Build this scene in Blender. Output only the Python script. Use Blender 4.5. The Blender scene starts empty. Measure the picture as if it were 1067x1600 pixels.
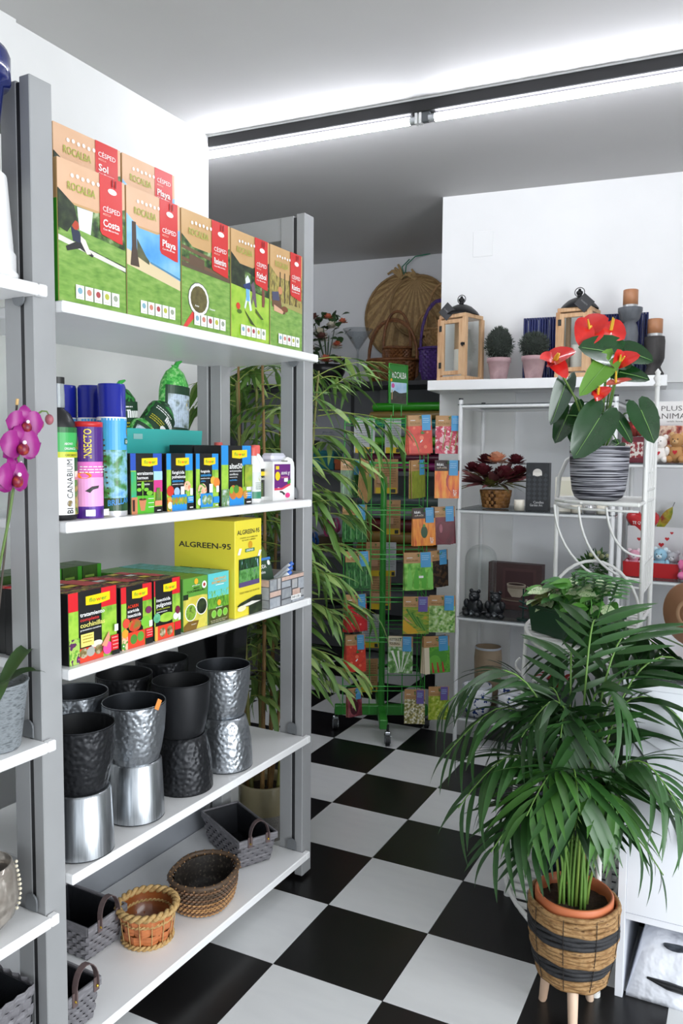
import bpy, math, random
from mathutils import Vector, Matrix, Euler
PI = math.pi
scene = bpy.context.scene
COL = scene.collection

# ------------------------------------------------------------------ camera
cam_data = bpy.data.cameras.new('camera')
cam = bpy.data.objects.new('camera', cam_data); COL.objects.link(cam)
cam_data.sensor_fit = 'VERTICAL'; cam_data.sensor_height = 36.0
cam_data.lens = 1260.7 / 1600 * 36.0
cam_data.clip_start = 0.02; cam_data.clip_end = 100
YAW, PITCH, ROLL = 0.46615, 0.0744, 0.00781
_f = Vector((-math.sin(YAW)*math.cos(PITCH), math.cos(YAW)*math.cos(PITCH), -math.sin(PITCH)))
_r = Vector((math.cos(YAW), math.sin(YAW), 0)); _u = _r.cross(_f)
_r2 = math.cos(ROLL)*_r + math.sin(ROLL)*_u; _u2 = -math.sin(ROLL)*_r + math.cos(ROLL)*_u
cam.matrix_world = Matrix(((_r2.x, _u2.x, -_f.x, 1.128), (_r2.y, _u2.y, -_f.y, -1.839), (_r2.z, _u2.z, -_f.z, 1.424), (0, 0, 0, 1)))
scene.camera = cam

# ------------------------------------------------------------------ daylight and exposure
world = bpy.data.worlds.new('world'); scene.world = world; world.use_nodes = True
bg = world.node_tree.nodes['Background']; bg.inputs[0].default_value = (0.86, 0.93, 1.0, 1); bg.inputs[1].default_value = 0.9
def area_light(name, loc, rot, sx, sy, power, color):
    l = bpy.data.lights.new(name, 'AREA'); l.shape = 'RECTANGLE'; l.size = sx; l.size_y = sy; l.energy = power; l.color = color
    o = bpy.data.objects.new(name, l); COL.objects.link(o); o.location = loc; o.rotation_euler = rot
    return o
# the shop window behind the photographer
area_light('shop_window_daylight', (0.9, -3.45, 1.25), (PI/2, 0, PI), 4.2, 2.3, 265, (0.93, 0.97, 1.0))
# added side daylight, through a door opening only assumed right of the photographer
area_light('assumed_door_daylight', (2.72, -1.2, 1.15), (PI/2, 0, PI/2), 2.2, 2.1, 70, (0.93, 0.97, 1.0))
vs = scene.view_settings
vs.view_transform = 'Standard'; vs.look = 'None'; vs.gamma = 1.0; vs.use_curve_mapping = False
vs.exposure = 0.46
scene.cycles.max_bounces = 9; scene.cycles.diffuse_bounces = 5; scene.cycles.glossy_bounces = 3; scene.cycles.transparent_max_bounces = 10; scene.cycles.caustics_reflective = False; scene.cycles.caustics_refractive = False

# ------------------------------------------------------------------ materials
MATS = {}
def _new(name):
    m = bpy.data.materials.new(name); m.use_nodes = True
    nt = m.node_tree; b = nt.nodes['Principled BSDF']
    return m, nt, b
def hexc(h):
    h = h.lstrip('#'); c = [int(h[i:i+2], 16)/255 for i in (0, 2, 4)]
    return tuple((x/12.92 if x <= .04045 else ((x+.055)/1.055)**2.4) for x in c)
def M(col, rough=0.5, metal=0.0, bump=None, spec=None, emit=0, trans=0, alpha=None, coat=0, aniso=None):
    """plain material; col is '#hex' ; bump=(scale, strength, kind)"""
    key = ('M', col, rough, metal, bump, spec, emit, trans, alpha, coat)
    if key in MATS: return MATS[key]
    m, nt, b = _new('mat_' + col.strip('#') + '_%d' % len(MATS))
    c = hexc(col); b.inputs['Base Color'].default_value = (*c, 1)
    b.inputs['Roughness'].default_value = rough; b.inputs['Metallic'].default_value = metal
    if spec is not None: b.inputs['Specular IOR Level'].default_value = spec
    if emit: b.inputs['Emission Color'].default_value = (*c, 1); b.inputs['Emission Strength'].default_value = emit
    if trans: b.inputs['Transmission Weight'].default_value = trans
    if alpha is not None: b.inputs['Alpha'].default_value = alpha
    if coat: b.inputs['Coat Weight'].default_value = coat; b.inputs['Coat Roughness'].default_value = 0.05
    if bump: _bump(nt, b, *bump)
    MATS[key] = m; return m
def _bump(nt, b, scale, strength, kind='noise', dist=0.002):
    tc = nt.nodes.new('ShaderNodeTexCoord')
    if kind == 'voronoi':
        t = nt.nodes.new('ShaderNodeTexVoronoi'); t.feature = 'SMOOTH_F1'; out = t.outputs['Distance']
    else:
        t = nt.nodes.new('ShaderNodeTexNoise'); t.inputs['Detail'].default_value = 3; out = t.outputs['Fac']
    t.inputs['Scale'].default_value = scale
    nt.links.new(tc.outputs['Object'], t.inputs['Vector'])
    bp = nt.nodes.new('ShaderNodeBump'); bp.inputs['Strength'].default_value = strength; bp.inputs['Distance'].default_value = dist
    nt.links.new(out, bp.inputs['Height']); nt.links.new(bp.outputs['Normal'], b.inputs['Normal'])
def N(name, cols, scale=8, rough=0.5, stretch=(1, 1, 1), detail=4, metal=0.0, bump=None, sharp=False, kind='noise', lo=.3, hi=.7, coat=0, spec=None):
    """noise-mottled material through the listed '#hex' colours"""
    key = ('N', name)
    if key in MATS: return MATS[key]
    m, nt, b = _new(name)
    tc = nt.nodes.new('ShaderNodeTexCoord'); mp = nt.nodes.new('ShaderNodeMapping'); mp.inputs['Scale'].default_value = stretch
    nt.links.new(tc.outputs['Object'], mp.inputs['Vector'])
    if kind == 'voronoi':
        t = nt.nodes.new('ShaderNodeTexVoronoi'); t.inputs['Scale'].default_value = scale; out = t.outputs['Distance']
        if sharp == 'cell':
            sx = nt.nodes.new('ShaderNodeSeparateColor'); nt.links.new(t.outputs['Color'], sx.inputs[0]); out = sx.outputs[0]; sharp = True
    elif kind == 'wave':
        t = nt.nodes.new('ShaderNodeTexWave'); t.inputs['Scale'].default_value = scale; t.inputs['Distortion'].default_value = 2.0; t.inputs['Detail'].default_value = 2; out = t.outputs['Fac']
    else:
        t = nt.nodes.new('ShaderNodeTexNoise'); t.inputs['Scale'].default_value = scale; t.inputs['Detail'].default_value = detail; out = t.outputs['Fac']
    nt.links.new(mp.outputs['Vector'], t.inputs['Vector'])
    r = nt.nodes.new('ShaderNodeValToRGB'); nt.links.new(out, r.inputs['Fac'])
    e = r.color_ramp.elements; n = len(cols)
    if sharp: r.color_ramp.interpolation = 'CONSTANT'
    pos = [lo + (hi-lo)*i/max(1, n-1) for i in range(n)]
    e[0].position = pos[0]; e[0].color = (*hexc(cols[0]), 1); e[1].position = pos[-1]; e[1].color = (*hexc(cols[-1]), 1)
    for i in range(1, n-1):
        k = e.new(pos[i]); k.color = (*hexc(cols[i]), 1)
    nt.links.new(r.outputs['Color'], b.inputs['Base Color'])
    b.inputs['Roughness'].default_value = rough; b.inputs['Metallic'].default_value = metal
    if spec is not None: b.inputs['Specular IOR Level'].default_value = spec
    if coat: b.inputs['Coat Weight'].default_value = coat; b.inputs['Coat Roughness'].default_value = 0.08
    if bump: _bump(nt, b, *bump)
    MATS[key] = m; return m
def GLASS(name='clear_glass', tint=(0.97, 0.985, 0.98), strength=1.0):
    key = ('G', name)
    if key in MATS: return MATS[key]
    m, nt, b = _new(name)
    nt.nodes.remove(b)
    out = nt.nodes['Material Output']
    tr = nt.nodes.new('ShaderNodeBsdfTransparent'); tr.inputs[0].default_value = (*tint, 1)
    gl = nt.nodes.new('ShaderNodeBsdfGlossy'); gl.inputs['Roughness'].default_value = 0.02
    fr = nt.nodes.new('ShaderNodeLayerWeight'); fr.inputs[0].default_value = 0.12
    mx = nt.nodes.new('ShaderNodeMixShader')
    nt.links.new(fr.outputs['Fresnel'] if False else fr.outputs['Facing'], mx.inputs[0]); nt.links.new(tr.outputs[0], mx.inputs[1]); nt.links.new(gl.outputs[0], mx.inputs[2])
    nt.links.new(mx.outputs[0], out.inputs['Surface'])
    MATS[key] = m; return m

# ------------------------------------------------------------------ mesh builder
class MB:
    def __init__(s):
        s.v = []; s.f = []; s.fm = []; s.fs = []; s.mats = []; s.m = Matrix()
    def mi(s, mat):
        if mat not in s.mats: s.mats.append(mat)
        return s.mats.index(mat)
    def add(s, verts, faces, mat, smooth=False):
        b = len(s.v); k = s.mi(mat)
        s.v += [tuple(s.m @ Vector(p)) for p in verts]
        for f in faces:
            s.f.append(tuple(i+b for i in f)); s.fm.append(k); s.fs.append(smooth)
        return s
    def box(s, x0, x1, y0, y1, z0, z1, mat, top=None, front=None, left=None):
        v = [(x0,y0,z0),(x1,y0,z0),(x1,y1,z0),(x0,y1,z0),(x0,y0,z1),(x1,y0,z1),(x1,y1,z1),(x0,y1,z1)]
        s.add(v, [(3,2,1,0),(1,2,6,5),(2,3,7,6)], mat)
        s.add(v, [(4,5,6,7)], top or mat); s.add(v, [(0,1,5,4)], front or mat); s.add(v, [(3,0,4,7)], left or mat)
        return s
    def bbox(s, x0, x1, y0, y1, z0, z1, mat, b=0.003):
        """box with chamfered edges"""
        b = min(b, (x1-x0)/2.01, (y1-y0)/2.01, (z1-z0)/2.01)
        X = (x0, x0+b, x1-b, x1); Y = (y0, y0+b, y1-b, y1); Z = (z0, z0+b, z1-b, z1)
        V = {}; vs_ = []
        def g(i, j, k):
            if (i,j,k) not in V: V[(i,j,k)] = len(vs_); vs_.append((X[i],Y[j],Z[k]))
            return V[(i,j,k)]
        F = []
        for k, fl in ((0, 1), (3, 0)):
            q = [g(1,1,k),g(2,1,k),g(2,2,k),g(1,2,k)]; F.append(q[::-1] if fl else q)
        for j, fl in ((0, 0), (3, 1)):
            q = [g(1,j,1),g(2,j,1),g(2,j,2),g(1,j,2)]; F.append(q[::-1] if fl else q)
        for i, fl in ((0, 1), (3, 0)):
            q = [g(i,1,1),g(i,2,1),g(i,2,2),g(i,1,2)]; F.append(q[::-1] if fl else q)
        for (i, ii) in ((0, 1), (3, 2)):
            for (j, jj) in ((0, 1), (3, 2)):
                F.append([g(i,jj,1),g(ii,j,1),g(ii,j,2),g(i,jj,2)])
                for (k, kk) in ((0, 1), (3, 2)): F.append([g(i,jj,kk),g(ii,j,kk),g(ii,jj,k)])
            for (k, kk) in ((0, 1), (3, 2)): F.append([g(i,1,kk),g(i,2,kk),g(ii,2,k),g(ii,1,k)])
        for (j, jj) in ((0, 1), (3, 2)):
            for (k, kk) in ((0, 1), (3, 2)): F.append([g(1,j,kk),g(2,j,kk),g(2,jj,k),g(1,jj,k)])
        return s.add(vs_, F, mat)
    def lathe(s, prof, mat, seg=24, c=(0, 0, 0), smooth=True, capb=False, capt=False, ang=2*PI, a0=0, sx=1, sy=1):
        full = abs(ang-2*PI) < 1e-6; n = seg if full else seg+1
        v = []; f = []
        for r, z in prof:
            for i in range(n):
                a = a0+ang*i/seg; v.append((c[0]+sx*r*math.cos(a), c[1]+sy*r*math.sin(a), c[2]+z))
        for k in range(len(prof)-1):
            for i in range(seg):
                j = (i+1) % n; f.append((k*n+i, k*n+j, (k+1)*n+j, (k+1)*n+i))
        s.add(v, f, mat, smooth)
        if capb: s.add(v[:n], [tuple(range(n))[::-1]], mat)
        if capt: s.add(v[-n:], [tuple(range(n))], mat)
        return s
    def cyl(s, c, r, h, mat, seg=20, r2=None, smooth=True):
        return s.lathe([(r, 0), (r if r2 is None else r2, h)], mat, seg, c, smooth, True, True)
    def tube(s, pts, r, mat, seg=8, caps=True, smooth=True, closed=False):
        pts = [Vector(p) for p in pts]; n = len(pts); v = []; f = []
        rs = r if isinstance(r, (list, tuple)) else [r]*n
        prev = None
        for i, p in enumerate(pts):
            if closed: t = pts[(i+1) % n]-pts[i-1]
            else: t = (pts[min(i+1, n-1)]-pts[max(i-1, 0)])
            if t.length < 1e-9: t = Vector((0, 0, 1))
            t.normalize()
            if prev is None:
                a = Vector((0, 0, 1)) if abs(t.z) < .9 else Vector((1, 0, 0)); x = t.cross(a).normalized()
            else:
                x = (prev - t*prev.dot(t))
                x = x.normalized() if x.length > 1e-6 else t.orthogonal().normalized()
            prev = x; y = t.cross(x)
            for k in range(seg):
                a = 2*PI*k/seg; v.append(p+(x*math.cos(a)+y*math.sin(a))*rs[i])
        m = n if closed else n-1
        for i in range(m):
            for k in range(seg):
                k2 = (k+1) % seg; i2 = (i+1) % n
                f.append((i*seg+k, i*seg+k2, i2*seg+k2, i2*seg+k))
        s.add(v, f, mat, smooth)
        if caps and not closed:
            s.add(v[:seg], [tuple(range(seg))[::-1]], mat); s.add(v[-seg:], [tuple(range(seg))], mat)
        return s
    def ball(s, c, r, mat, seg=14, rings=9, sx=1, sy=1, sz=1, smooth=True):
        prof = []
        for i in range(rings+1):
            a = -PI/2+PI*i/rings; prof.append((max(1e-5, r*math.cos(a)), r*math.sin(a)*sz))
        return s.lathe(prof, mat, seg, c, smooth, sx=sx, sy=sy)
    def build(s, name, parent=None, loc=(0, 0, 0), rz=0, rot=None):
        me = bpy.data.meshes.new(name); me.from_pydata(s.v, [], s.f)
        for m in s.mats: me.materials.append(m)
        me.polygons.foreach_set('material_index', s.fm); me.polygons.foreach_set('use_smooth', s.fs)
        me.update()
        o = bpy.data.objects.new(name, me); COL.objects.link(o)
        o.location = loc; o.rotation_euler = rot if rot is not None else (0, 0, rz)
        if parent: o.parent = parent
        return o
def mesh_only(mb, name):
    me = bpy.data.meshes.new(name); me.from_pydata(mb.v, [], mb.f)
    for m in mb.mats: me.materials.append(m)
    me.polygons.foreach_set('material_index', mb.fm); me.polygons.foreach_set('use_smooth', mb.fs); me.update()
    return me
def inst(me, name, parent=None, loc=(0, 0, 0), rot=(0, 0, 0), scale=(1, 1, 1)):
    o = bpy.data.objects.new(name, me); COL.objects.link(o)
    o.location = loc; o.rotation_euler = rot; o.scale = scale
    if parent: o.parent = parent
    return o
def empty(name, loc=(0, 0, 0), rz=0):
    o = bpy.data.objects.new(name, None); COL.objects.link(o); o.location = loc; o.rotation_euler = (0, 0, rz); o.empty_display_size = .05
    return o
def tag(o, label, cat, group=None, kind=None):
    o['label'] = label; o['category'] = cat
    if group: o['group'] = group
    if kind: o['kind'] = kind
    return o
def struct(o, label=None):
    o['kind'] = 'structure'
    if label: o['label'] = label
    return o
def copy_tree(o, parent=None):
    c = o.copy(); COL.objects.link(c); c.parent = parent
    for ch in [x for x in bpy.data.objects if x.parent == o]: copy_tree(ch, c)
    return c

# ------------------------------------------------------------------ flat print: shapes and lettering on a surface
_TXT = {}
def glyphs(txt, thick=0.0, shear=0.0):
    key = (txt, thick, shear)
    if key in _TXT: return _TXT[key]
    cu = bpy.data.curves.new('t', 'FONT'); cu.body = txt; cu.size = 1.0; cu.offset = thick; cu.shear = shear; cu.resolution_u = 2
    ob = bpy.data.objects.new('t', cu); COL.objects.link(ob)
    dg = bpy.context.evaluated_depsgraph_get(); me = ob.evaluated_get(dg).to_mesh()
    V_ = [(v.co.x, v.co.y) for v in me.vertices]; F_ = [tuple(p.vertices) for p in me.polygons]
    ob.evaluated_get(dg).to_mesh_clear(); bpy.data.objects.remove(ob); bpy.data.curves.remove(cu)
    _TXT[key] = (V_, F_); return _TXT[key]
class Print:
    """flat print on a plane: o = lower-left corner, ux, uy unit vectors, w, h size; shapes given in 0..1 of w and h"""
    def __init__(s, o, ux, uy, w, h, eps=0.0004, bend=None):
        s.mb = MB(); s.o = Vector(o); s.ux = Vector(ux); s.uy = Vector(uy); s.n = s.ux.cross(s.uy); s.w = w; s.h = h; s.k = 0; s.eps = eps; s.bend = bend
    def pt(s, x, y, k):
        if s.bend: return s.bend(x*s.w, y*s.h, s.eps*(1+k*0.35))
        return s.o+s.ux*(x*s.w)+s.uy*(y*s.h)+s.n*(s.eps*(1+k*0.35))
    def poly(s, pts, mat):
        s.k += 1
        s.mb.add([s.pt(x, y, s.k) for x, y in pts], [tuple(range(len(pts)))], mat); return s
    def rect(s, x0, y0, x1, y1, mat):
        if s.bend:
            s.k += 1; n = max(1, int(abs(x1-x0)*16)); v = []; f = []
            for i in range(n+1):
                x = x0+(x1-x0)*i/n; v += [s.pt(x, y0, s.k), s.pt(x, y1, s.k)]
            for i in range(n): f.append((2*i, 2*i+2, 2*i+3, 2*i+1))
            s.mb.add(v, f, mat); return s
        return s.poly([(x0, y0), (x1, y0), (x1, y1), (x0, y1)], mat)
    def ell(s, cx, cy, rx, mat, ry=None, n=16):
        ry = rx*s.w/s.h if ry is None else ry
        return s.poly([(cx+rx*math.cos(2*PI*i/n), cy+ry*math.sin(2*PI*i/n)) for i in range(n)], mat)
    def text(s, txt, x, y, size, mat, align='l', thick=0.012, width=None, vert=False, slope=0, shear=0):
        """size = cap height as a fraction of h ; width = fit width as a fraction of w"""
        s.k += 1
        V_, F_ = glyphs(txt, thick, shear)
        if not V_: return s
        x0 = min(p[0] for p in V_); x1 = max(p[0] for p in V_); sc = size*s.h/0.69; sx = sc
        if width and x1 > x0: sx = width*s.w/(x1-x0)
        W_ = (x1-x0)*sx; off = {'l': 0, 'c': -W_/2, 'r': -W_}[align]
        out = []
        for px, py in V_:
            a = off+(px-x0)*sx; b = py*sc
            if vert: dx, dy = -b, a
            else: dx, dy = a, b+a*slope
            out.append(s.pt(x+dx/s.w, y+dy/s.h, s.k))
        s.mb.add(out, F_, mat); return s
    def build(s, name, parent): return s.mb.build(name, parent)
def lines_of_print(P, x, y, w, n, dy, mat, th=.35, rnd=None):
    """rows of tiny print too small to read"""
    rnd = rnd or random.Random(3)
    for i in range(n):
        xx = x; yy = y-i*dy
        while xx < x+w*(.75 if i == n-1 else 1):
            l = rnd.uniform(.04, .14)*w*1.5; l = min(l, x+w-xx)
            P.rect(xx, yy, xx+l, yy+dy*th, mat); xx += l+.03*w
    return P

# frames of reference measured in the room
RA = math.atan2(0.036, 1.055); RO = Vector((-0.182, -0.634, 0)); RROT = PI/2-RA
def rk(u, v, z): return (RO.x+math.sin(RA)*u-math.cos(RA)*v, RO.y+math.cos(RA)*u+math.sin(RA)*v, z)
WA = math.atan2(0.12, 1.163); WO = Vector((-0.371, 2.305, 0))
def wl(s, d, z): return (WO.x+math.cos(WA)*s+math.sin(WA)*d, WO.y+math.sin(WA)*s-math.cos(WA)*d, z)
# ================================================================== THE ROOM
CEIL = 2.77
m_wall = N('white_wall_paint', ['#e9e9e8', '#f1f1f0'], 2.0, 0.75, bump=(40, 0.08))
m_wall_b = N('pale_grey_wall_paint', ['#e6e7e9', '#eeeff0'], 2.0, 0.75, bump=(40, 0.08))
m_ceil = N('ceiling_paint', ['#b8b7b6', '#c1c0bf'], 1.2, 0.8, bump=(30, 0.06))
m_tw = N('white_floor_tile', ['#d4d5d6', '#dbdcdc', '#d6d7d7'], 2.5, 0.28, stretch=(1, 4, 1), bump=(120, 0.03))
m_tb = N('black_floor_tile', ['#0d0c0c', '#161414'], 6, 0.3, bump=(120, 0.03))
m_grout = M('#4a4949', 0.8)
T_ = 0.333
fl = MB().box(-3.2, 2.75, -3.5, 4.2, -0.05, -0.003, m_grout).build('floor'); struct(fl, 'black and white checkerboard tiled floor')
def tile_mesh(mat):
    b = MB(); g = 0.0008; b.bbox(g, T_-g, g, T_-g, -0.012, 0, mat, 0.0008); return mesh_only(b, 'tile')
tm = (tile_mesh(m_tw), tile_mesh(m_tb))
for i in range(-5, 5):
    for j in range(-3, 10):
        dark = (i+j) % 2 == 0
        o = inst(tm[1 if dark else 0], 'tile', fl, (i*T_, j*T_, 0), (0, 0, 0))
ce = MB().box(-3.2, 2.75, -3.5, 4.2, CEIL, CEIL+0.1, m_ceil).build('ceiling'); struct(ce, 'grey-white plaster ceiling')
w = MB().box(-1.12, -0.997, -3.5, 1.085, 0, CEIL, m_wall).build('wall_left'); struct(w, 'white wall behind the shelving unit')
w = MB().box(-0.997, -0.982, -3.5, 0.055, 0, CEIL, m_wall).build('trim_1'); struct(w, 'white wall pilaster at the upper left')
w = MB().box(-3.2, -1.12, 1.0, 1.085, 0, CEIL, m_wall).build('wall_left_return'); struct(w)
w = MB().box(-3.2, -3.1, 1.085, 4.2, 0, CEIL, m_wall).build('wall_alcove_side'); struct(w)
# alcove back wall
a = math.atan2(.075, .915)
w = MB().box(-1.6, 1.6, 0, 0.1, 0, CEIL, m_wall_b).build('wall_back', None, (-1.2, 3.412, 0), a); struct(w, 'pale grey back wall of the alcove')
# white pillar wall with the floating shelf; lower right stretch is set back under a ledge
b = MB(); b.box(0, 3.4, 0, 1.0, 1.775, CEIL, m_wall); b.box(0, 0.40, 0, 1.0, 0, 1.775, m_wall)
w = b.build('wall_right', None, WO, WA); struct(w, 'bright white wall above the floating shelf')
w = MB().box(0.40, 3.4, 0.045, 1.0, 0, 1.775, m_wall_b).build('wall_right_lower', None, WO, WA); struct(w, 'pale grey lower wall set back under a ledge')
# small blank cover plate on the white wall
w = MB().bbox(0, 0.105, -0.004, 0.0, 0, 0.13, m_wall, 0.002).build('switch_plate', None, wl(0.165, 0.0, 2.445), WA); tag(w, 'blank white cover plate on the white wall', 'wall plate')
# the rest of the shop, behind and beside the photographer
w = MB().box(2.65, 2.75, -0.05, 4.2, 0, CEIL, m_wall).box(2.65, 2.75, -3.5, -2.35, 0, CEIL, m_wall).box(2.65, 2.75, -2.35, -0.05, 2.3, CEIL, m_wall).build('wall_side'); struct(w)
w = MB().box(-1.12, 2.75, -3.5, -3.4, 2.45, CEIL, m_wall).box(-1.12, 2.75, -3.5, -3.4, 0, 0.08, m_wall).build('wall_front'); struct(w)

# fluorescent batten on the ceiling
lt = empty('ceiling_batten_light', (-0.06, 1.131, CEIL), math.atan2(.093, 1.873)); tag(lt, 'black ceiling batten carrying two glowing white tubes', 'ceiling light')
m_blk = M('#141416', 0.5); m_tube = M('#f4f6ff', 0.4, emit=40)
b = MB(); b.bbox(-1.6, 1.75, 0.0, 0.04, -0.05, 0, m_blk, 0.003); b.build('batten', lt)
MB().box(-1.6, 1.75, -0.004, 0.004, -0.006, 0, M('#cfcfcf', .6)).build('sealant_edge', lt)
for x0, x1 in ((-1.5, -0.025), (0.065, 1.7)):
    b = MB(); b.tube([(x0, 0.02, -0.072), (x1, 0.02, -0.072)], 0.0145, m_tube, 12); b.build('tube', lt)
b = MB(); b.tube([(-0.03, .02, -.072), (-0.005, .02, -.072)], .0155, M('#c9ccd0', .35, .6), 12); b.tube([(0.045, .02, -.072), (0.07, .02, -.072)], .0155, M('#c9ccd0', .35, .6), 12)
b.box(-0.008, 0.002, .005, .035, -.09, -.045, M('#e8e8e8', .4)); b.box(0.008, 0.018, .005, .035, -.09, -.045, M('#e8e8e8', .4)); b.box(0.02, 0.05, .009, .031, -.085, -.045, M('#55595c', .5)); b.build('lamp_holder', lt)

# ================================================================== THE SHELVING UNIT
m_post = N('grey_painted_steel', ['#9c9d9e', '#a6a7a8'], 4, 0.42, metal=0.1, bump=(60, 0.02))
m_post_edge = M('#b9babb', 0.35, 0.5); m_slot = M('#2b2b2d', 0.6)
m_shelf = N('white_shelf_board', ['#f3f3f3', '#fafafa'], 3, 0.32)
rack = empty('shelving_unit', RO, RROT); tag(rack, 'tall grey steel shelving unit with white shelves of garden products', 'shelving unit')
def upright(u):
    f = empty('upright_frame', (u, 0, 0)); f.parent = rack
    b = MB(); H = 2.171
    b.bbox(0, .057, 0.0, .030, 0.012, H, m_post, .0018)
    b.build('front_post', f)
    b = MB(); b.box(.003, .054, .030, .042, .02, H-.01, m_slot); b.build('slotted_channel', f)
    b = MB(); b.bbox(.002, .055, .042, .090, .02, H-.004, m_post, .0018); b.build('inner_post', f)
    b = MB(); b.bbox(.002, .055, .330, .375, .02, H-.004, m_post, .0018); b.build('rear_inner_post', f)
    b = MB(); b.bbox(0, .057, .385, .43, .012, H, m_post, .0018); b.build('rear_post', f)
    for z in (H-.075,):
        b = MB(); b.bbox(.006, .05, .09, .33, z, z+.072, m_post, .0015); b.build('cross_bar', f)
    for v in (.006, .39): MB().cyl((.028, v+.012, 0), .008, .014, m_slot, 10).build('levelling_foot', f)
    return f
upright(0.0); upright(1.055)
SH = [1.735, 1.27, .95, .491, .096]
for z in SH:
    x1 = 1.112 if z > 1.6 else 1.075
    b = MB(); b.bbox(.058, x1 if z > 1.6 else 1.054, -.02, .40, z-.024, z, m_shelf, .003); o = b.build('shelf', rack)
    if z <= 1.6:
        b = MB(); b.bbox(1.0535, x1, -.02, -.001, z-.024, z, m_shelf, .003); b.build('shelf_lip', o)
SL = [1.758, .81, .426]
for z in SL:
    b = MB(); b.bbox(-1.1, -.001, -.02, .40, z-.024, z, m_shelf, .003); o = b.build('shelf', rack)
    b = MB(); b.bbox(-.0005, .021, -.02, -.001, z-.024, z, m_shelf, .003); b.build('shelf_lip', o)
for z in (1.30, 1.02):
    b = MB(); b.bbox(-1.1, -.001, .17, .40, z-.024, z, m_shelf, .003); b.build('shelf', rack)
# shelf clips in the slotted channels
m_clip = M('#84878a', .4, .5)
for u, zs in ((-.004, SL), (1.051, SH)):
    for z in zs:
        s = 1 if z < 1.42 else -1
        b = MB(); b.m = Matrix.Translation((u, .037, z+(.004 if s > 0 else -.05))) @ Matrix.Rotation(-PI/2, 4, 'Y') @ Matrix.Identity(4)
        n = 12; pts = [(.0, -.017), (.0, .017)] + [(.018+.017*math.sin(PI*i/8), .017*math.cos(PI*i/8)) for i in range(9)]
        pts = [(0, .017)] + [(.02+.017*math.sin(PI*i/8), .017*math.cos(PI*i/8)) for i in range(9)] + [(0, -.017)]
        if s < 0: pts = [(.045-x, y) for x, y in pts]
        k = len(pts); v = [(x, y, 0) for x, y in pts]+[(x, y, .004) for x, y in pts]
        b.add(v, [tuple(range(k))[::-1], tuple(range(k, 2*k))]+[(i, (i+1) % k, k+(i+1) % k, k+i) for i in range(k)], m_clip); b.build('shelf_clip', rack)
# ================================================================== PRODUCTS ON THE SHELVES
ORD = ['first', 'second', 'third', 'fourth', 'fifth', 'sixth', 'seventh', 'eighth']
WHT = M('#f4f4f2', .45); BLK = M('#161616', .45); INK = M('#2a2a2a', .5)
p_grass = N('print_lawn', ['#64903c', '#7ba34a', '#92b45e'], 30, .3, stretch=(1, 1, 3)); p_grass2 = N('print_lawn_bright', ['#79a92c', '#9cc440', '#aecb4c'], 26, .3)
p_trees = N('print_trees', ['#12200f', '#2f4a22', '#5c7d3a', '#a9b98c'], 42, .3); p_trees2 = N('print_autumn_wood', ['#4d4526', '#8a7a3c', '#b7a75a', '#5c6a35'], 46, .3, stretch=(3, 1, 1))
p_dark = N('print_dark_garden', ['#0e130d', '#24301c', '#3c4a2a'], 40, .3)
p_sky = N('print_sky', ['#3d8fd6', '#6fb3e8', '#a8d3f2'], 9, .3); p_sand = M('#dcc9a2', .35)
p_kraft = N('print_kraft', ['#c69c66', '#d2ab78'], 6, .35); p_kraft2 = N('print_kraft_pale', ['#d8ac88', '#e2bb9a'], 6, .35)
p_red = M('#cf2f2c', .3); p_tick = [M(c, .4) for c in ('#7fa8b8', '#c77f6a', '#a8484a', '#b6b84a', '#97a08c')]
m_gside = M('#3f9a2a', .35)

def carton(name, loc, w, d, h, mat, label, cat, top=None, left=None, rz=0, group=None, z_rot=None):
    b = MB(); b.bbox(-w/2, w/2, 0, d, 0, h, mat, .0012)
    if top: b.box(-w/2+.0015, w/2-.0015, .0015, d-.0015, h-.001, h+.0002, top)
    if left: b.box(-w/2-.0002, -w/2+.001, .0015, d-.0015, .0015, h-.0015, left)
    o = b.build(name, None, loc, rz); tag(o, label, cat, group); o['w'] = w; o['h'] = h
    return o
def front(o, name='front_print'):
    w, h = o['w'], o['h']
    return Print((-w/2, 0, 0), (1, 0, 0), (0, 0, 1), w, h)

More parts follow.
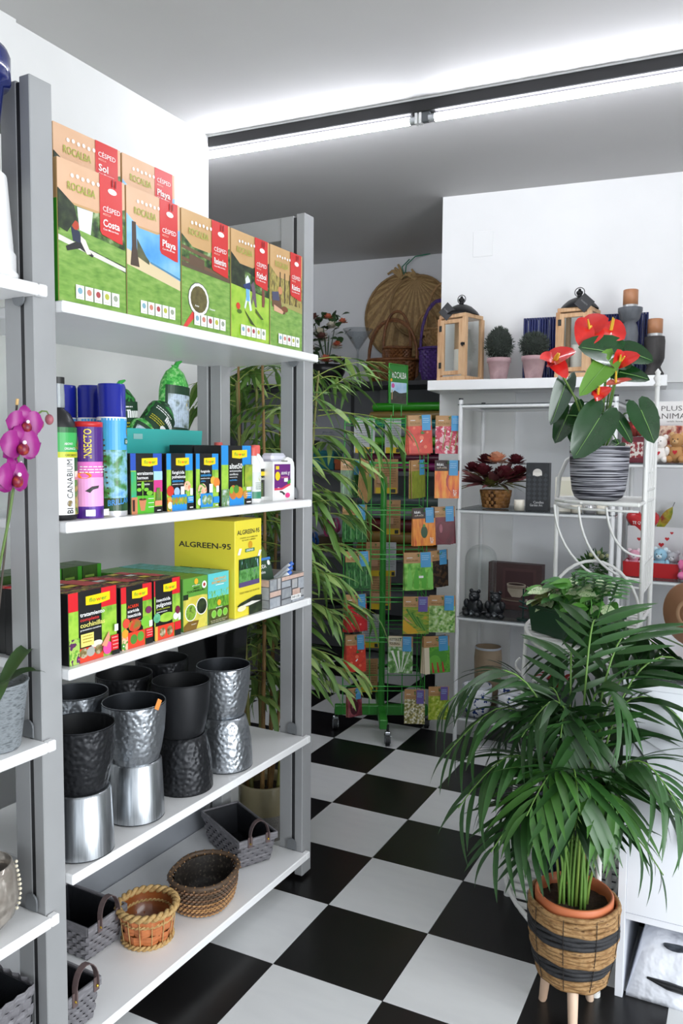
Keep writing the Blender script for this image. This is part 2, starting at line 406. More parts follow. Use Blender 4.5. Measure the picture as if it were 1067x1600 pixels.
# ---- grass seed cartons on the top shelf
def grass_carton(u0, u1, z, v, kind, word, label, d=.088, h=.298, up=0):
    w = u1-u0
    o = carton('grass_seed_carton', rk((u0+u1)/2, v, z), w, d, h, p_kraft, label, 'seed box', rz=RROT, group='grass seed cartons on the top shelf')
    b = MB(); b.box(-w/2-.0006, w/2+.0006, .002, d+.0003, .001, h*.72, m_gside); b.build('green_side', o)
    P = front(o)
    P.rect(0, .72, 1, 1, p_kraft2 if kind in ('costa', 'playa') else p_kraft)
    pic = [(0, 0), (1, 0), (1, .80), (.55, .70), (.22, .705), (.0, .79)]
    if kind == 'costa':
        P.poly(pic, p_grass); P.poly([(0, .50), (1, .32), (1, .80), (.55, .70), (.22, .705), (0, .79)], p_trees)
        P.poly([(.27, .70), (.50, .70), (.46, .52), (.30, .52)], M('#dfe6e2', .3)); P.poly([(0, .47), (1, .36), (1, .33), (0, .43)], M('#dcd8cf', .4)); P.poly([(.02, .47), (1, .37), (1, .49), (.02, .56)], p_grass)
        P.poly([(.10, .40), (.30, .47), (.36, .44), (.50, .385), (.48, .37), (.30, .41), (.12, .37)], INK); P.poly([(.17, .55), (.30, .53), (.33, .45), (.20, .45)], M('#2c3348', .5)); P.ell(.24, .565, .05, M('#b5452c', .5)); P.poly([(.31, .50), (.38, .48), (.46, .39), (.40, .38), (.31, .46)], M('#e9ddd2', .5))
        P.poly([(0, .79), (.22, .705), (.26, .62), (.12, .50), (0, .52)], p_dark)
    elif kind == 'playa':
        P.poly(pic, p_sky); P.poly([(0, 0), (1, 0), (1, .38), (0, .52)], p_sand); P.poly([(0, 0), (1, 0), (1, .30), (0, .40)], p_grass); P.poly([(.18, .62), (.34, .50), (.40, .47), (.40, .44), (.18, .48)], N('print_cliff', ['#3a4630', '#6b6a4a'], 30, .3))
        P.poly([(.09, .74), (.16, .74), (.17, .55), (.22, .40), (.06, .40), (.09, .55)], M('#4a3b30', .5)); P.poly([(.42, .455), (1, .385), (1, .40), (.42, .47)], M('#4d86a8', .4))
    elif kind == 'resiembra':
        P.poly(pic, p_grass); P.poly([(0, .53), (1, .50), (1, .80), (.55, .70), (.22, .705), (0, .79)], p_trees)
        for y in (.70, .60): P.poly([(0, y), (1, y-.06), (1, y-.09), (0, y-.03)], M('#6d4f36', .5))
        P.poly([(0, .56), (1, .52), (1, .49), (0, .52)], M('#5a4a35', .5)); P.poly([(.15, .64), (.45, .62), (.45, .54), (.15, .55)], M('#5f4732', .5))
        P.poly([(-.0, .0), (.22, .17), (.28, .13), (.07, .0)], M('#d4443f', .4)); P.ell(.33, .27, .215, M('#4a4a48', .4)); P.ell(.33, .27, .205, WHT); P.ell(.33, .27, .17, N('print_soil', ['#4d4424', '#6e6638'], 60, .4)); P.text('Antes', .25, .205, .016, WHT); P.text('Después', .55, .205, .016, WHT)
    elif kind == 'futbol':
        P.poly(pic, p_grass2); P.poly([(0, .50), (1, .46), (1, .80), (.55, .70), (.22, .705), (0, .79)], p_dark); P.poly([(.35, .66), (1, .56), (1, .47), (.35, .50)], p_trees)
        P.poly([(.36, .58), (.42, .62), (.48, .58), (.47, .44), (.53, .30), (.48, .29), (.43, .40), (.36, .30), (.33, .31), (.39, .44)], M('#dfe6ee', .5)); P.poly([(.30, .52), (.48, .56), (.49, .50), (.42, .47), (.32, .50)], M('#23366e', .5)); P.poly([(.37, .49), (.46, .49), (.47, .38), (.38, .38)], M('#6fb0e0', .5))
        P.poly([(.50, .54), (.58, .58), (.63, .47), (.66, .34), (.62, .34), (.56, .42), (.53, .35), (.51, .38), (.54, .46)], M('#6a5566', .5)); P.poly([(.80, .55), (.86, .55), (.88, .42), (.86, .36), (.80, .36)], M('#7a4638', .5)); P.ell(.17, .31, .05, M('#d23a26', .4)); P.ell(.2, .262, .06, M('#4c6a1c', .5), ry=.02); P.poly([(.33, .29), (.60, .165), (.66, .15), (.50, .17), (.36, .26)], M('#3a4a1a', .5)); P.poly([(.62, .33), (.84, .24), (.78, .235), (.62, .29)], M('#4c5c22', .5))
    else:
        P.poly(pic, p_grass); P.poly([(0, .45), (1, .40), (1, .80), (.55, .70), (.22, .705), (0, .79)], p_trees2); P.poly([(0, .45), (1, .40), (1, .46), (0, .47)], M('#a39a5c', .5))
        for x in (.28, .42, .58, .78): P.poly([(x, .76), (x+.03, .76), (x+.035, .46), (x-.005, .46)], M('#5b4a30', .5))
        P.poly([(.04, .50), (.20, .53), (.30, .50), (.34, .42), (.46, .36), (.40, .345), (.20, .38), (.05, .40)], M('#6a4a34', .5)); P.poly([(.04, .54), (.24, .56), (.27, .47), (.06, .46)], M('#4a4c66', .5)); P.ell(.29, .575, .065, M('#c98a60', .5)); P.poly([(.10, .42), (.40, .38), (.36, .345), (.10, .36)], M('#d8a98a', .5)); P.ell(.43, .40, .10, M('#7a4a2c', .5), ry=.03)
    rx0, rx1 = .60, .95
    P.poly([(rx0, 1), (rx1, 1), (rx1, .53), (rx1-.06, .53), (rx0+.03, .56), (rx0, .585)], p_red)
    for i in range(6):
        P.ell(.2+.075*i, .905+.006*(i % 2), .022, WHT)
    P.text('ROCALBA', .13, .80, .055, M('#a9b04a', .4), width=.40)
    if not up: P.ell(.79, .895, .07, WHT, ry=.022)
    P.text('CÉSPED', rx0+.04, .735+up, .036, WHT, width=.27, thick=.004); P.text('MEZCLA', rx0+.04, .706+up, .014, M('#f0b9a8', .4), width=.12)
    P.text(word, rx0+.04, .625+up, .052, WHT, width=.26 if len(word) > 3 else .15, thick=.02); P.text('Con Micorrizas', rx0+.04, .597+up, .014, WHT, width=.24)
    for i in range(0 if up else 2): P.rect(.78+.05*i, .93, .80+.05*i, .985, M('#8e1f1f', .4))
    if kind != 'top':
        for i in range(5):
            x = .22+.132*i+(.06 if kind == 'futbol' else 0)*0; P.rect(x, .045, x+.118, .145, WHT); P.ell(x+.059, .105, .035, p_tick[i]); P.rect(x+.02, .058, x+.095, .064, M('#c9c4ba', .5))
    P.build('front_print', o)
    return o
Z1 = SH[0]+.0005
grass_carton(.070, .267, Z1, .004, 'costa', 'Costa', 'grass seed carton picturing a lawn chair, front row beside the near post')
grass_carton(.272, .460, Z1, .004, 'playa', 'Playa', 'front row grass seed carton picturing a beach and palm trunk')
grass_carton(.466, .668, Z1, .004, 'resiembra', 'Resiembra', 'grass seed carton picturing a magnifying glass over lawn')
grass_carton(.674, .860, Z1, .004, 'futbol', 'Fútbol', 'grass seed carton picturing children playing ball')
grass_carton(.867, 1.047, Z1, .004, 'rustica', 'Rústica', 'grass seed carton picturing a person kneeling with a dog, at the far post')
bx = carton('storage_carton', rk(.36, .11, Z1), .46, .09, .118, p_kraft, 'kraft carton lying behind the grass seed cartons', 'cardboard box', rz=RROT)
grass_carton(.152, .360, Z1+.1185, .105, 'costa', 'Sol', 'raised back row grass seed carton nearest the near post', up=.15)
grass_carton(.366, .560, Z1+.1185, .105, 'playa', 'Playa', 'raised back row grass seed carton above the beach picture carton', up=.15)

# ---- flower-brand cartons
p_pot = M('#c9805a', .5); p_yel = M('#f2d417', .35); p_blue = M('#2a8fd8', .35); p_navy = M('#2f56b8', .35); p_lime = N('print_leafgreen', ['#7fb92f', '#a6cf4a', '#5c9a2c'], 24, .35); p_rr = M('#d8262e', .35); p_or = M('#e8452c', .35); p_txtg = M('#b8c43a', .4); p_txtb = M('#3fa0e0', .4)
p_flow = N('print_flowers', ['#d23a3a', '#f0a03c', '#5a9a34', '#f4e0d0'], 60, .35, sharp=True); p_flow2 = N('print_blossom', ['#f08a6a', '#f6c0a0', '#4f9a3a', '#ffffff'], 55, .35, sharp=True); p_veg = N('print_vegetables', ['#6aa53a', '#a8c860', '#5a2f5a', '#d8407a'], 55, .35, sharp=True); p_bug = N('print_macro', ['#3a2a1c', '#8a7a4a', '#d8d0c0'], 70, .35)
p_leaf = M('#7cc23a', .4)
def logo(P, x0, y0, x1, y1):
    P.poly([(x0, y1-.012), (x1, y1), (x1, y0+.02), ((x0+x1)/2, y0-.008), (x0, y0+.006)], p_yel)
    ym = y0+(y1-y0)*.28
    P.text('flo', x0+(x1-x0)*.14, ym, (y1-y0)*.40, M('#3d9a35', .4), width=(x1-x0)*.26, thick=.01)
    P.text('w', x0+(x1-x0)*.42, ym, (y1-y0)*.40, p_or, width=(x1-x0)*.2, thick=.012); P.text('er', x0+(x1-x0)*.64, ym, (y1-y0)*.40, M('#3d9a35', .4), width=(x1-x0)*.22, thick=.01)
def flower_front(o, c1, lines, scene_fn, split=.72, left=.16, right=.70):
    P = front(o); P.rect(0, 0, 1, 1, BLK)
    P.rect(0, split, left, 1, c1); P.rect(right, split-.02, .98, 1, c1); P.rect(0, 0, left, split, p_lime); P.rect(right, 0, .98, split-.02, p_lime)
    logo(P, .34, .79, .84, .93)
    y = .70
    for t, m, s, wd in lines:
        P.text(t, left+.03, y-s, s, m, width=wd, thick=.016 if s > .04 else .008); y -= s+.022
    scene_fn(P); P.build('front_print', o)
def sc_enr(P):
    P.rect(0, .0, .16, .70, N('print_bluegreen', ['#2f9fd0', '#3fae7a', '#5bb84a'], 20, .35)); P.rect(.70, .35, .98, .68, M('#d43f8c', .4)); P.rect(.70, .55, .98, .70, M('#a8d4ee', .4)); P.rect(.16, 0, .70, .30, M('#58b830', .4)); P.rect(.70, .0, .98, .10, BLK); P.rect(.0, .0, .18, .28, p_pot); P.rect(.03, .05, .10, .24, M('#3a2018', .5))
    P.poly([(.22, .24), (.46, .24), (.40, .05), (.28, .05)], p_pot); P.ell(.34, .24, .12, M('#4a2c1c', .5), ry=.018); P.poly([(.33, .24), (.35, .24), (.35, .40), (.33, .40)], p_leaf)
    for dx, dy in ((-.11, .02), (.11, .02), (0, .09)): P.ell(.34+dx, .38+dy, .075 if dx else .05, p_leaf, ry=.03 if dx else .07)
    P.poly([(.72, .12), (.95, .12), (.95, .20), (.72, .20)], M('#e8906a', .5)); P.poly([(.75, .20), (.93, .20), (.90, .42), (.78, .42)], N('print_roots', ['#7a5a34', '#4f8a3a', '#b06a48'], 50, .4)); P.ell(.55, .34, .10, p_leaf, ry=.04)
    for i in range(3): P.rect(.5, .24-.07*i, .68, .25-.07*i, WHT)
    P.rect(.78, .03, .9, .045, WHT)
def sc_fung(fl, box):
    def f(P):
        P.ell(.12, .35, .13, M('#d43a2c', .4)); P.ell(.36, .33, .11, M('#9fc0e8', .4)); P.ell(.75, .42, .13, p_flow2); P.rect(.5, .28, .64, .42, WHT); P.rect(.86, .26, .96, .38, WHT); P.rect(0, 0, .18, .24, fl); P.ell(.1, .1, .09, M('#f2dfc0', .4))
        P.rect(.16, 0, .72, .28, p_blue); P.rect(.74, .12, .98, .24, p_blue); P.rect(.74, 0, .98, .12, BLK)
        for i in range(5): P.ell(.22+.11*i, .17, .06, box, ry=.07)
        lines_of_print(P, .77, .20, .18, 2, .035, WHT); P.rect(.80, .03, .93, .05, WHT)
    return f
def sc_anti(P):
    P.ell(.25, .33, .19, p_flow2); P.ell(.14, .12, .1, M('#eae4da', .4)); P.ell(.72, .50, .12, M('#e0b040', .4)); P.ell(.88, .46, .14, M('#f08a3a', .4)); P.rect(.55, .28, .70, .44, WHT); P.rect(.86, .28, .98, .40, WHT)
    P.rect(.16, 0, .70, .27, p_blue); P.rect(.16, .0, .98, .015, p_lime); P.ell(.34, .15, .12, N('print_leafmacro', ['#b8c8b8', '#5a8a4a', '#e4ece4'], 60, .4), ry=.09); P.ell(.55, .15, .12, N('print_leafmacro', [], 1), ry=.09); P.rect(.72, .08, .98, .20, p_blue); P.rect(.80, .03, .93, .05, WHT)
def sc_alt(P):
    P.rect(0, 0, .24, .28, N('print_thistle', ['#8aa0a8', '#5f8a3a', '#d0d8dc'], 60, .4)); P.rect(.24, 0, .72, .20, p_blue); P.ell(.36, .22, .13, M('#c8783a', .4), ry=.12); P.ell(.56, .21, .13, M('#d8882c', .4), ry=.10); P.ell(.46, .27, .09, M('#4f8a34', .4), ry=.07); P.ell(.30, .26, .06, p_leaf, ry=.06); P.rect(.80, .24, .96, .34, WHT); P.rect(.74, .10, .98, .21, p_blue); P.rect(.74, 0, .98, .10, BLK); P.ell(.76, .17, .08, M('#c89040', .4), ry=.07); P.rect(.80, .03, .95, .05, WHT); lines_of_print(P, .77, .18, .18, 2, .035, WHT)
    P.rect(.72, .3, .98, .68, N('print_conifer', ['#6aa53a', '#a8b83a', '#3f6a2c'], 22, .4))
def sc_red(kind):
    def f(P):
        if kind == 0:
            P.rect(0, 0, .20, .36, p_veg); P.rect(.2, .0, .68, .2, p_or); P.ell(.55, .22, .12, M('#e4dccf', .4), ry=.05)
            for x, c in ((.28, p_bug), (.42, M('#a8a8a0', .5)), (.58, p_bug)): P.ell(x, .13, .085, c, ry=.07)
            P.rect(.22, .22, .48, .40, M('#f2e27a', .4)); lines_of_print(P, .25, .36, .2, 3, .04, M('#b09a3a', .5)); P.ell(.75, .12, .1, M('#e8509a', .4)); P.poly([(.62, .18), (.78, .36), (.80, .26), (.72, .14)], M('#e09a7a', .4)); P.rect(.82, .06, .98, .28, p_rr); lines_of_print(P, .84, .24, .12, 4, .05, M('#f4a8a0', .4)); P.rect(.82, 0, .98, .06, BLK); P.rect(.87, .34, .95, .44, WHT)
        elif kind == 1:
            P.rect(0, .0, .2, .30, p_flow2); P.ell(.14, .42, .11, M('#e8503a', .4)); P.ell(.1, .26, .10, M('#f0a030', .4)); P.ell(.40, .36, .2, N('print_tomato', ['#3f8a34', '#d23a2c', '#5aa53a'], 26, .4), ry=.10); P.ell(.75, .38, .15, p_leaf, ry=.09); P.rect(.18, 0, .72, .26, p_or); P.ell(.36, .14, .11, M('#4f8a34', .4), ry=.08); P.ell(.58, .16, .11, M('#5fa03a', .4), ry=.08); P.rect(.74, .1, .98, .26, p_rr); P.rect(.74, 0, .98, .1, BLK); P.rect(.86, .28, .97, .38, WHT); P.ell(.85, .56, .1, M('#7a2f5a', .4), ry=.06); lines_of_print(P, .77, .22, .18, 3, .04, M('#f4a8a0', .4))
        else:
            P.ell(.45, .36, .30, p_lime, ry=.08); P.ell(.08, .38, .13, N('print_succulent', ['#3f9a6a', '#7fc8a0'], 60, .4), ry=.08); P.rect(.04, 0, .72, .24, p_or); P.rect(0, 0, .1, .24, M('#f0a84a', .4)); P.ell(.28, .12, .11, p_bug, ry=.08); P.ell(.55, .12, .11, p_bug, ry=.08); P.rect(.74, .1, .98, .24, p_rr); P.rect(.74, 0, .98, .1, BLK); P.ell(.78, .34, .1, WHT, ry=.06); P.rect(.88, .26, .97, .38, WHT); P.ell(.86, .44, .09, M('#7a2440', .4), ry=.07)
    return f
Z2 = SH[1]+.0005
def fl_box(u0, u1, z, v, h, d, label, c1, lines, fn, turn=0, group=None, **k):
    w = u1-u0
    o = carton('garden_treatment_carton', rk((u0+u1)/2, v, z), w, d, h, BLK, label, 'product box', rz=RROT+turn, group=group)
    flower_front(o, c1, lines, fn, **k); return o
G2 = 'garden treatment cartons on the second shelf'
fl_box(.284, .396, Z2, .012, .146, .085, 'black rooting powder carton picturing a potted seedling, beside the spray can', p_navy, [('enraizante', WHT, .055, .5), ('hormon', WHT, .05, .34), ('concentrado natural', p_txtg, .02, .48), ('enraizante', WHT, .035, .38)], sc_enr, group=G2)
fl_box(.412, .516, Z2, .012, .146, .085, 'black and blue fungicide carton picturing red and pale blue flowers', p_blue, [('fungicida', WHT, .055, .46), ('polivalente', WHT, .055, .5), ('sistémico', p_txtb, .045, .42), ('preventivo-curativo', WHT, .025, .42)], sc_fung(p_flow, N('print_fungus', ['#d8a03a', '#7aa53a', '#c86a2c'], 50, .4)), group=G2)
fl_box(.528, .626, Z2, .012, .146, .085, 'black and blue fungicide carton picturing a large salmon bloom', p_blue, [('fungicida', WHT, .045, .40), ('antioidio', p_txtb, .05, .46), ('preventivo-curativo', WHT, .025, .40), ('oídio', p_txtb, .03, .2)], sc_anti, group=G2)
fl_box(.638, .782, Z2, .012, .169, .095, 'tall black and blue carton beside the white bottles', p_blue, [('altet50', WHT, .085, .42), ('anticaterpillar', WHT, .03, .40), ('coníferas', WHT, .035, .28), ('insecticida', WHT, .02, .25), ('cochinillas', p_txtb, .03, .24)], sc_alt, split=.68, left=.22, right=.68, group=G2)
for i, (u0, u1) in enumerate(((.665, .745), (.752, .835))):
    o = carton('garden_treatment_carton', rk((u0+u1)/2, .135, Z2), u1-u0, .085, .170, M('#1b1b1d', .4), 'plain black carton behind the tall black and blue carton, %s one' % ('near', 'far')[i], 'product box', rz=RROT, group=G2)
    P = front(o); P.rect(.1, .9, .85, .93, M('#8a8a8a', .4)); P.rect(.2, .55, .8, .8, p_yel); P.build('front_print', o)
# small loose tickets on the carton tops
Z3 = SH[2]+.0005
G3 = 'red garden treatment cartons on the third shelf'
rows = [(.082, .232, .160, 0, 'cochineal', [('tratamiento', WHT, .055, .5), ('completo', M('#d83a3a', .4), .045, .38), ('cochinillas', M('#e8e07a', .4), .065, .5), ('preventivo-curativo', WHT, .025, .42)], 5, .19, .66),
        (.243, .350, .150, 1, 'acaricide', [('ACARIN', p_or, .05, .34), ('acaricida', WHT, .05, .36), ('insecticida', WHT, .055, .42), ('acción total', M('#d83a3a', .4), .03, .4), ('amplio espectro', WHT, .025, .44)], 4, .16, .68),
        (.357, .456, .150, 2, 'aphid', [('insecticida', WHT, .055, .52), ('pulgones', WHT, .065, .56), ('acción sistémica', p_txtg, .03, .5), ('preventivo', WHT, .025, .4)], 4, .04, .68)]
p_top = N('carton_top_print', ['#141414', '#8a2030', '#141414', '#b8b04a', '#1a1a1a', '#d8d8d0'], 26, .45, stretch=(1, 3, 1), sharp=True, lo=.25, hi=.75)
for u0, u1, h, kind, nm, lines, n, lf, rt in rows:
    for k in range(n):
        lab = 'red and black %s treatment carton, %s of its row on the third shelf' % (nm, 'front' if k == 0 else ORD[k])
        o = carton('garden_treatment_carton', rk((u0+u1)/2+.004*((k*7) % 3-1), .004+.052*k, Z3), u1-u0, .047, h-(.002*k), BLK, lab, 'product box', top=p_top, rz=RROT+(.02 if kind == 0 else 0), group=G3)
        if k == 0: flower_front(o, p_rr, lines, sc_red(kind), split=.74, left=lf, right=rt)
        else:
            P = Print((-(u1-u0)/2, 0, 0), (1, 0, 0), (0, 0, 1), u1-u0, h); P.rect(0, .72, lf, .98, p_rr); P.rect(rt, .72, .98, .98, p_rr); P.build('front_print', o)
            P = Print((-(u1-u0)/2, 0, h-.002*k), (1, 0, 0), (0, 1, 0), u1-u0, .047, eps=.0008); P.rect(0, 0, lf, 1, p_rr); P.rect(rt, 0, 1, 1, p_rr); P.rect(.35, .3, .62, .8, p_yel if k % 2 else WHT); P.build('top_print', o)
# dark green cartons behind, seen by their tops
m_dg = N('dark_green_carton', ['#28431c', '#3a5a26', '#2f4d22'], 30, .4); m_dgt = N('dark_green_carton_top', ['#24381c', '#4a6a30', '#22331b'], 22, .4, stretch=(1, 4, 1))
G4 = 'dark green cartons at the back of the third shelf'
for i in range(5):
    o = carton('dark_green_carton', rk(.150+.070*i, .292, Z3), .065, .10, .166-.001*i, m_dg, 'dark green carton at the back of the third shelf, %s from the near post' % ORD[i], 'product box', top=m_dgt, rz=RROT, group=G4)
    P = front(o); P.rect(.78, .0, 1, 1, M('#3f9a2a', .4)); P.rect(.1, .80, .6, .84, M('#8ab04a', .4)); P.build('front_print', o)
# green-brand cartons, two columns several deep
p_tq = M('#5ec8cc', .4); p_gr = M('#5f9c3c', .4); p_olive = N('print_olive_fruit', ['#c8b83a', '#d8cc5a', '#8a9a30'], 18, .4)
def leaf_carton(u0, u1, k, kind):
    h = .139-.001*k; w = u1-u0; d = .062
    lab = ('green carton with yellow fruit and two round insect photos' if kind == 0 else 'turquoise carton with tall grass picture') + (', front of its row' if k == 0 else ', %s of its row' % ORD[k])
    o = carton('plant_care_carton', rk((u0+u1)/2, .006+.066*k, Z3), w, d, h, p_gr if kind == 0 else M('#3f9a6a', .4), lab, 'product box', top=N('carton_top_%d' % kind, ['#4f8a3a', '#6aa84a'] if kind == 0 else ['#3f8a6a', '#5ec8cc', '#3f7a4a'], 25, .4, stretch=(1, 4, 1)), left=M('#5a9440', .4), rz=RROT, group='green plant care cartons on the third shelf')
    if k == 0:
        P = front(o)
        if kind == 0:
            P.rect(0, 0, 1, 1, p_gr); P.rect(0, 0, 1, .64, p_olive); P.rect(0, .60, .2, .70, M('#20301a', .4)); P.poly([(.2, .70), (1, .62), (1, .72), (.2, .74)], p_gr)
            for x, y in ((.30, .34), (.75, .42)): P.ell(x, y, .235, WHT); P.ell(x, y, .21, p_dark if x > .5 else N('print_aphids', ['#5a8a2c', '#8ab03a', '#20301a'], 70, .4))
            P.ell(.52, .92, .08, M('#f0b02a', .4)); P.text('greener', .35, .84, .02, WHT, width=.34); P.text('ANTI', .4, .775, .035, M('#1a2a14', .4), width=.25); P.text('COCHINILLAS', .14, .72, .04, M('#1a2a14', .4), width=.72); P.ell(.85, .83, .10, WHT); P.ell(.85, .83, .05, M('#a8382c', .4)); P.poly([(0, .0), (.5, .0), (.62, .16), (.2, .18), (0, .1)], M('#7a5a20', .4)); P.text('POLIVALENTE', .3, .1, .016, WHT)
        else:
            P.rect(0, 0, 1, 1, p_tq); P.rect(0, 0, 1, .66, N('print_tallgrass', ['#3f8a2a', '#7ab83a', '#2f6a22', '#8ac84a'], 60, .4, stretch=(3, 1, .6))); P.rect(0, .52, 1, .66, N('print_grass_tips', ['#6aa83a', '#5ec8cc', '#8ac04a', '#5ec8cc'], 75, .4, stretch=(2, 1, .5), sharp=True)); P.rect(0, 0, 1, .30, N('print_soilgrass', ['#3a2f1a', '#4f5a22', '#5a4a2a'], 40, .4))
            P.text('ABONO', .26, .86, .05, M('#f0a83a', .4), width=.6); P.text('ANTIMUSGO', .16, .79, .05, M('#f0a83a', .4), width=.72); P.rect(.35, .755, .75, .767, WHT); P.ell(.52, .40, .09, M('#f0b02a', .4)); P.text('greener', .36, .30, .026, WHT, width=.32)
            for x in (.26, .53, .80): P.ell(x, .19, .12, M('#9ac86a', .4)); P.ell(x, .19, .09, p_leaf)
            lines_of_print(P, .1, .06, .8, 2, .03, M('#c8c0a0', .5))
        P.build('front_print', o)
        if kind == 0:
            P = Print((-w/2, d, 0), (0, -1, 0), (0, 0, 1), d, h); P.text('GREENER', .2, .86, .04, M('#2f5a22', .4), width=.6); P.ell(.7, .6, .1, WHT); lines_of_print(P, .15, .75, .6, 2, .05, WHT); lines_of_print(P, .15, .2, .6, 3, .05, M('#bcd8a8', .4)); P.build('side_print', o)
for k in range(5): leaf_carton(.466, .566, k, 0)
for k in range(5): leaf_carton(.569, .662, k, 1)
# the big yellow box
m_yb = M('#e8d83e', .45)
yb = carton('algae_treatment_box', rk(.742, -.006, Z3), .142, .21, .277, m_yb, 'tall yellow algae treatment box beside the stone-patterned crate', 'product box', rz=RROT+.05)
p_park = N('print_park', ['#1c3a1c', '#3f7a34', '#6aa85a', '#4a3a6a'], 45, .4); p_cyp = N('print_cypress', ['#10240f', '#24502c', '#a8c8e8'], 40, .4, stretch=(3, 3, .6), sharp=True, lo=.3, hi=.65)
P = front(yb); P.text('ALGREEN-95', .08, .855, .045, INK, width=.84, thick=.016); P.text('CONTROL de la FORMACIÓN', .18, .81, .014, M('#7a7020', .4), width=.66); P.text('DE ALGAS Y LIMPIEZA', .26, .785, .014, M('#7a7020', .4), width=.5); P.ell(.56, .735, .08, M('#d8a020', .4)); P.rect(.37, .665, .72, .70, M('#2f7a4a', .4)); P.text('GREENER', .40, .673, .02, WHT, width=.28)
for x, y in ((.15, .68), (.9, .63), (.52, .38)): P.poly([(x-.07, y-.03), (x+.02, y-.035), (x+.09, y+.03), (x, y+.035)], WHT)
P.rect(.13, .31, .90, .60, p_park); P.rect(.13, .49, .90, .60, p_cyp); P.rect(.13, .31, .90, .36, M('#5a4a78', .5)); P.text('TODO PARA SUS PLANTAS', .14, .24, .018, M('#8a7a1c', .4), width=.76)
P.poly([(.5, .0), (1, .0), (1, .18), (.75, .19), (.2, .15), (.05, .12), (.5, .09)], p_dark); P.poly([(.1, .11), (.6, .14), (.95, .12), (.5, .10)], M('#e8e4da', .5)); P.ell(.22, .09, .16, M('#f2e9c0', .5), ry=.03); P.build('front_print', yb)
P = Print((-.071, .21, 0), (0, -1, 0), (0, 0, 1), .21, .277); P.text('ALGREEN-95', .08, .71, .055, INK, width=.86, thick=.014); P.rect(.1, .36, .9, .5, p_cyp); P.rect(.1, .34, .9, .40, p_park); P.build('side_print', yb)
# purple packet behind
pp = carton('purple_product_box', rk(.872, .125, Z3), .10, .05, .25, M('#5a1f86', .4), 'purple box peeking out behind the yellow box', 'product box', rz=RROT)
P = front(pp); P.text('home', .58, .8, .05, WHT, vert=True, width=None); P.ell(.8, .5, .1, WHT); P.text('hogar', .75, .3, .04, WHT, vert=True); P.build('front_print', pp)
# stone-patterned crate with oddments
m_cr = M('#b8b2ac', .6)
cr = empty('stone_pattern_crate', rk(.940, -.012, Z3), RROT+.03); tag(cr, 'small crate printed like grey and pink stone blocks, holding sachets', 'crate')
w, d, h = .205, .13, .088
b = MB(); b.box(-w/2, w/2, 0, .005, 0, h, m_cr); b.box(-w/2, w/2, d-.005, d, 0, h, m_cr); b.box(-w/2, -w/2+.005, .005, d-.005, 0, h, m_cr); b.box(w/2-.005, w/2, .005, d-.005, 0, h, m_cr); b.box(-w/2, w/2, .005, d-.005, 0, .004, m_cr); b.build('crate_body', cr)
st = [N('stone_a', ['#9aa0a8', '#b4b8bd'], 50, .7), N('stone_b', ['#c8a898', '#d8bcae'], 50, .7), N('stone_c', ['#a4a8aa', '#8c9096'], 50, .7), N('stone_d', ['#b8b4b0', '#a8acb0'], 50, .7)]
dk = M('#5a5a5e', .7)
P = Print((-w/2, 0, 0), (1, 0, 0), (0, 0, 1), w, h); P.rect(0, 0, 1, 1, dk)
for i, (x0, y0, x1, y1) in enumerate([(0, .0, .30, .36), (0, .38, .32, .58), (0, .60, .2, 1), (.21, .60, .31, 1), (.33, .60, .6, .84), (.33, .85, 1, 1), (.33, .22, .62, .58), (.63, .5, .80, .84), (.81, .42, 1, .84), (.64, .22, .88, .48), (.32, 0, .62, .2), (.89, .15, 1, .4), (.63, 0, 1, .13)]): P.rect(x0+.006, y0+.012, x1-.006, y1-.012, st[i % 4])
P.rect(.60, .10, .90, .26, WHT); P.text('PVP 1,95', .63, .14, .08, INK, width=.22); P.build('front_print', cr)
P = Print((-w/2, d, 0), (0, -1, 0), (0, 0, 1), d, h); P.rect(0, 0, 1, 1, dk)
for i, (x0, y0, x1, y1) in enumerate([(0, .0, .5, .3), (.5, 0, 1, .3), (0, .3, .35, .75), (.35, .3, 1, .75), (0, .75, 1, 1)]): P.rect(x0+.01, y0+.012, x1-.01, y1-.012, st[(i+1) % 4])
P.build('side_print', cr)
o = MB().bbox(-.05, .05, 0, .008, 0, .115, M('#2f4a34', .4), .001).build('seed_sachet', None, rk(.905, .035, Z3+.030), 0, rot=(-.25, 0, RROT)); tag(o, 'dark green sachet printed SODA standing in the stone-patterned crate', 'sachet')
P = Print((-.05, 0, 0), (1, 0, 0), (0, 0, 1), .10, .115); P.text('SODA', .3, .72, .1, WHT, width=.4); P.text('polvo', .3, .58, .08, WHT, width=.3); P.ell(.86, .85, .08, WHT); P.rect(0, .93, 1, 1, M('#3f7fc8', .4)); P.build('front_print', o)
for i in range(3):
    b = MB(); b.tube([(0, 0, 0), (.0, .0, .07)], .009, M('#e8ecf2', .3), 10); b.tube([(0, 0, .07), (0, 0, .082)], .007, M('#3f6fc8', .4), 10)
    o = b.build('small_tube', None, rk(.925+.024*i, .035+.012*i, Z3+.045+.010*i), 0, rot=(.5, .75, RROT)); tag(o, 'white tube with blue cap in the stone-patterned crate, %s from the yellow box' % ORD[i], 'tube', 'small tubes in the crate')

